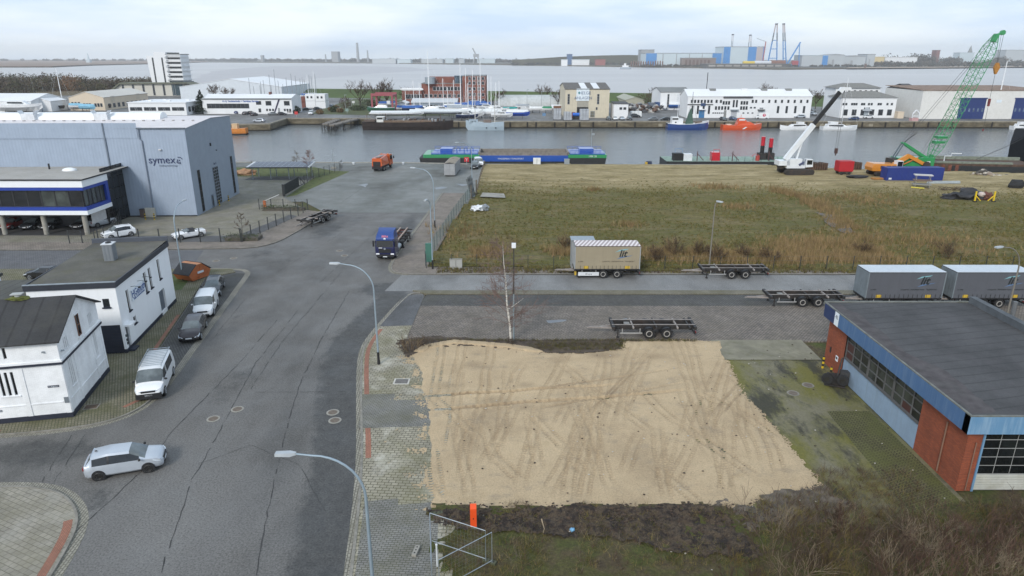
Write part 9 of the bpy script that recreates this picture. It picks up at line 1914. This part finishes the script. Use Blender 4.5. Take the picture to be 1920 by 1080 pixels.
def bare_tree(label,px,py,yt,seed,mats=(BARK,TWB),lv=4,n=7,wide=.9,group=None):
 Y=YB(py);q=P(px,py);H=PY(960,yt,Y).z;rnd=random.Random(seed);t=thing('bare_tree',label,'tree',(q.x,Y,0),0,group);m=MB();twig(m,(0,0,-.2),(0,0,H*.35),H*.028,H*.02,7);m.build('trunk',mats[0],t);m=MB()
 for k in range(n):a=6.28*k/n+rnd.uniform(-.3,.3);grow(m,(0,0,H*rnd.uniform(.22,.36)),(math.cos(a)*wide*rnd.uniform(.35,1),math.sin(a)*wide*rnd.uniform(.35,1),1.0),H*.42,H*.013,3,rnd,0,0,.5,(3,5),.035,3)
 m.build('crown',mats[1],t);return t
for a in(('large bare tree with a crow nest left of the red boat hoist',676,206,149,1),('large bare tree right behind the red boat hoist',712,206,153,2),('second bare tree behind the right leg of the boat hoist',727,205,151,3),('bare tree rising behind the tunnel tent',1019,200,156,4),('wide bare bush tree left of the brick office corner behind the yard',936,202,166,5),('bare tree between beige hall and white boat hall',1231,200,163,6),('bare tree behind the roof of the quay building, left',1432,200,156,7),('bare bush behind the roof of the quay building, right',1443,200,161,8),('bare tree beside the right end of the quay building',1528,207,168,9),('small bare tree behind the flat workshop near the pine',402,196,157,10),('small bare tree before the white hall, right one',428,196,162,11),('bare bush tree behind the brick wing',768,202,160,12),('bare shrub tree at the tent end left of the beige hall',1046,203,167,13),('bare bush left of the wide boat shed',1704,205,168,14)):
 bare_tree(*a)
rnd=random.Random(70)
for i,(px,py,w_,h_,mm,lb)in enumerate(((648,203,3.2,5.5,0,'dark brown bush left of the large bare trees'),(690,204,5.0,4.5,1,'dark green brown bush under the large bare trees'),(705,204,5,5.0,0,'brown bush beside the boat hoist'),(630,206,1.8,2.2,2,'round tan bush in the car park, right of the silver car'),(621,208,1.6,1.8,2,'small round tan bush in the car park'),(638,211,1.7,2.0,2,'round brown bush nearest the landing stage'),(600,214,1.8,2.0,2,'round brown bush beside the white van'),(626,210,2.0,2.8,1,'dark evergreen bush between the round tan bushes'),(556,212,2.2,3.2,1,'evergreen bush under the corner of the yacht works'),(545,213,2.4,1.8,0,'low brown bush before the yacht works corner'),(671,207,4.2,2.4,1,'green mound bush on the lawn'),(1205,195,6,5.5,0,'brown bushes between olive hall and boat hall'),(1222,197,5,6.0,0,'tall brown bush left of the white boat hall'),(940,200,9,4.5,0,'brown bush belt behind the tunnel tent, left end'),(1555,212,4,5,1,'dark evergreen bush left of the harbour office'))):
 q=P(px,py);t=thing('bush',lb,'shrub',(q.x,q.y,0));m=MB();clump(m,(0,0,h_*.5),(w_,w_*.8,h_*.55),700,.32,0,rnd,.35);m.build('foliage',(TWB,M('bush_green',(.04,.055,.02),.9,var=.4,scale=1),M('bush_tan',(.17,.115,.06),.9,var=.3,scale=1))[mm],t);m=MB();m.cyl((0,0,0),(0,0,h_*.5),.15,n=5);m.build('stem',BARK,t)
Y=YB(213);q=P(380,213);H=PY(960,169,Y).z;t=thing('spruce_tree','dark spruce between the two white workshops','tree',(q.x,Y,0));m=MB();m.cyl((0,0,0),(0,0,H*.9),.22,.05,n=6);m.build('trunk',BARK,t);m=MB();rnd=random.Random(5)
for k in range(15):
 f=k/14;z=H*(.14+.84*f);R_=H*.46*(1-f)**.85+.25
 for j in range(max(3,int(9*(1-f))+3)):
  a=rnd.uniform(0,6.28);rr=R_*rnd.uniform(.55,1.05);clump(m,(math.cos(a)*rr*.6,math.sin(a)*rr*.6,z-rr*.10),(rr*.42,rr*.42,.38),60,.26,0,rnd,0)
m.build('crown',M('spruce_green',(.016,.026,.013),.9,var=.4,scale=1),t)
rnd=random.Random(90);mb=MB();WD=[M('wood_brown',(.085,.062,.042),.95,var=.3,scale=.05),M('wood_olive',(.075,.07,.034),.95,var=.3,scale=.05),M('wood_rust',(.17,.095,.05),.95,var=.3,scale=.05)]
for k in range(520):
 px=rnd.uniform(-60,292);f=rnd.random();base=178-f*20;yt=142+8*abs(math.sin(px*.02))+rnd.uniform(0,9)
 if px>200:base=min(base,168)
 q=P(px,base);h_=rnd.uniform(6,11)*(1.1 if px<160 else .8);w_=rnd.uniform(3,6);mi=2 if 118<px<150 and rnd.random()<.7 else rnd.choice((0,0,1))
 clump(mb,(q.x,q.y,h_*.5),(w_,w_,h_*.5),75,.75,mi,rnd,.3)
o=mb.build('woodland',WD);o['kind']='stuff'
mb=MB();mb.prism([(P(-80,181).x,P(0,181).y),(P(205,178).x,P(0,178).y),(P(292,165).x,P(0,165).y),(P(250,158).x,P(0,158).y),(P(-100,152).x,P(0,152).y)],0.0,.05);struct(mb.build('woodland_floor',M('wood_floor',(.085,.075,.04),.95,var=.4,scale=.05)))
a=P(70,180);b=P(165,178);fence('long pale board fence in front of the brown woodland','board_fence',[(a.x,a.y),(b.x,b.y)],2.6,M('board_pale',(.22,.19,.14),.9),M('board_tan',(.2,.17,.12),.9),3,12,0,0,.12,.08)
rnd=random.Random(93)
def treebelt(name,pl,h,n,depth,mats,size=3.0,dens=46):
 mb=MB()
 for _ in range(n):
  i=rnd.randrange(len(pl)-1);f=rnd.random();px=pl[i][0]+(pl[i+1][0]-pl[i][0])*f;yb=pl[i][1]+(pl[i+1][1]-pl[i][1])*f;Y=pl[i][2]+(pl[i+1][2]-pl[i][2])*f+rnd.uniform(0,depth)
  hh=h*rnd.uniform(.45,1.15)*(.75+.5*abs(mnoise.noise(Vector((px*.04,0,3)))));q=PY(px,yb,Y);w_=hh*rnd.uniform(.6,1.1);clump(mb,(q.x,Y,hh*.5),(w_,w_,hh*.5),dens,size,rnd.randrange(len(mats)),rnd,.2)
 o=mb.build(name,mats);o['kind']='stuff';return o
TB_=[M('bank_trees',(.07,.065,.05),.95,var=.2,scale=.01),M('bank_trees_brown',(.10,.08,.06),.95,var=.2,scale=.01)]
treebelt('far_trees',[(-200,113,5200),(300,113,5200),(480,113,4700),(700,114,4300),(960,114,3700),(1200,114,3000)],20,520,300,TB_,7)
treebelt('bank_trees',[(1640,118,2250),(1800,118,2250),(1960,118,2250)],15,260,60,TB_,3.2)
treebelt('bank_scrub',[(1200,121,2030),(1340,121,2030),(1500,121,2030),(1640,122,2000),(1950,121,2000)],6,300,40,TB_,2.2)
treebelt('tall_bank_trees',[(1650,110,2500),(1690,110,2500),(1720,110,2500)],36,40,60,TB_,4.0);treebelt('tall_bank_trees',[(1716,110,2450),(1748,110,2450)],42,40,60,TB_,4.0);treebelt('tall_bank_trees',[(1770,108,2600),(1800,108,2600)],30,30,60,TB_,4.0);treebelt('tall_bank_trees',[(1860,110,2500),(1885,110,2500)],34,26,60,TB_,4.0)
treebelt('hill_scrub',[(960,119,2550),(1100,119,2550),(1200,119,2550)],9,160,60,TB_,3)
a=P(1640,129.4,WZ+.3);
sheet('beach',[(P(1600,131,WZ).x,P(1600,130.5,WZ).y),(P(1950,127.2,WZ).x,P(1950,127.2,WZ).y),(P(1950,126,WZ).x,P(1950,126,WZ).y+25),(P(1600,129,WZ).x,P(1600,129,WZ).y+25)],.35,M('beach_sand',(.36,.27,.20),.9,var=.1,scale=.02))
# ================================================================ AIR
hz_t=D.materials.new('haze');hz_t.use_nodes=True;n_=hz_t.node_tree;n_.nodes.clear();ov=n_.nodes.new('ShaderNodeOutputMaterial');pv=n_.nodes.new('ShaderNodeVolumePrincipled');pv.inputs['Color'].default_value=(.97,.985,1,1);pv.inputs['Density'].default_value=.00011;pv.inputs['Anisotropy'].default_value=.35;n_.links.new(pv.outputs['Volume'],ov.inputs['Volume'])
mb=MB();mb.box(-9500,-300,-9,9500,9300,150);o=mb.build('haze',hz_t);o['kind']='stuff'
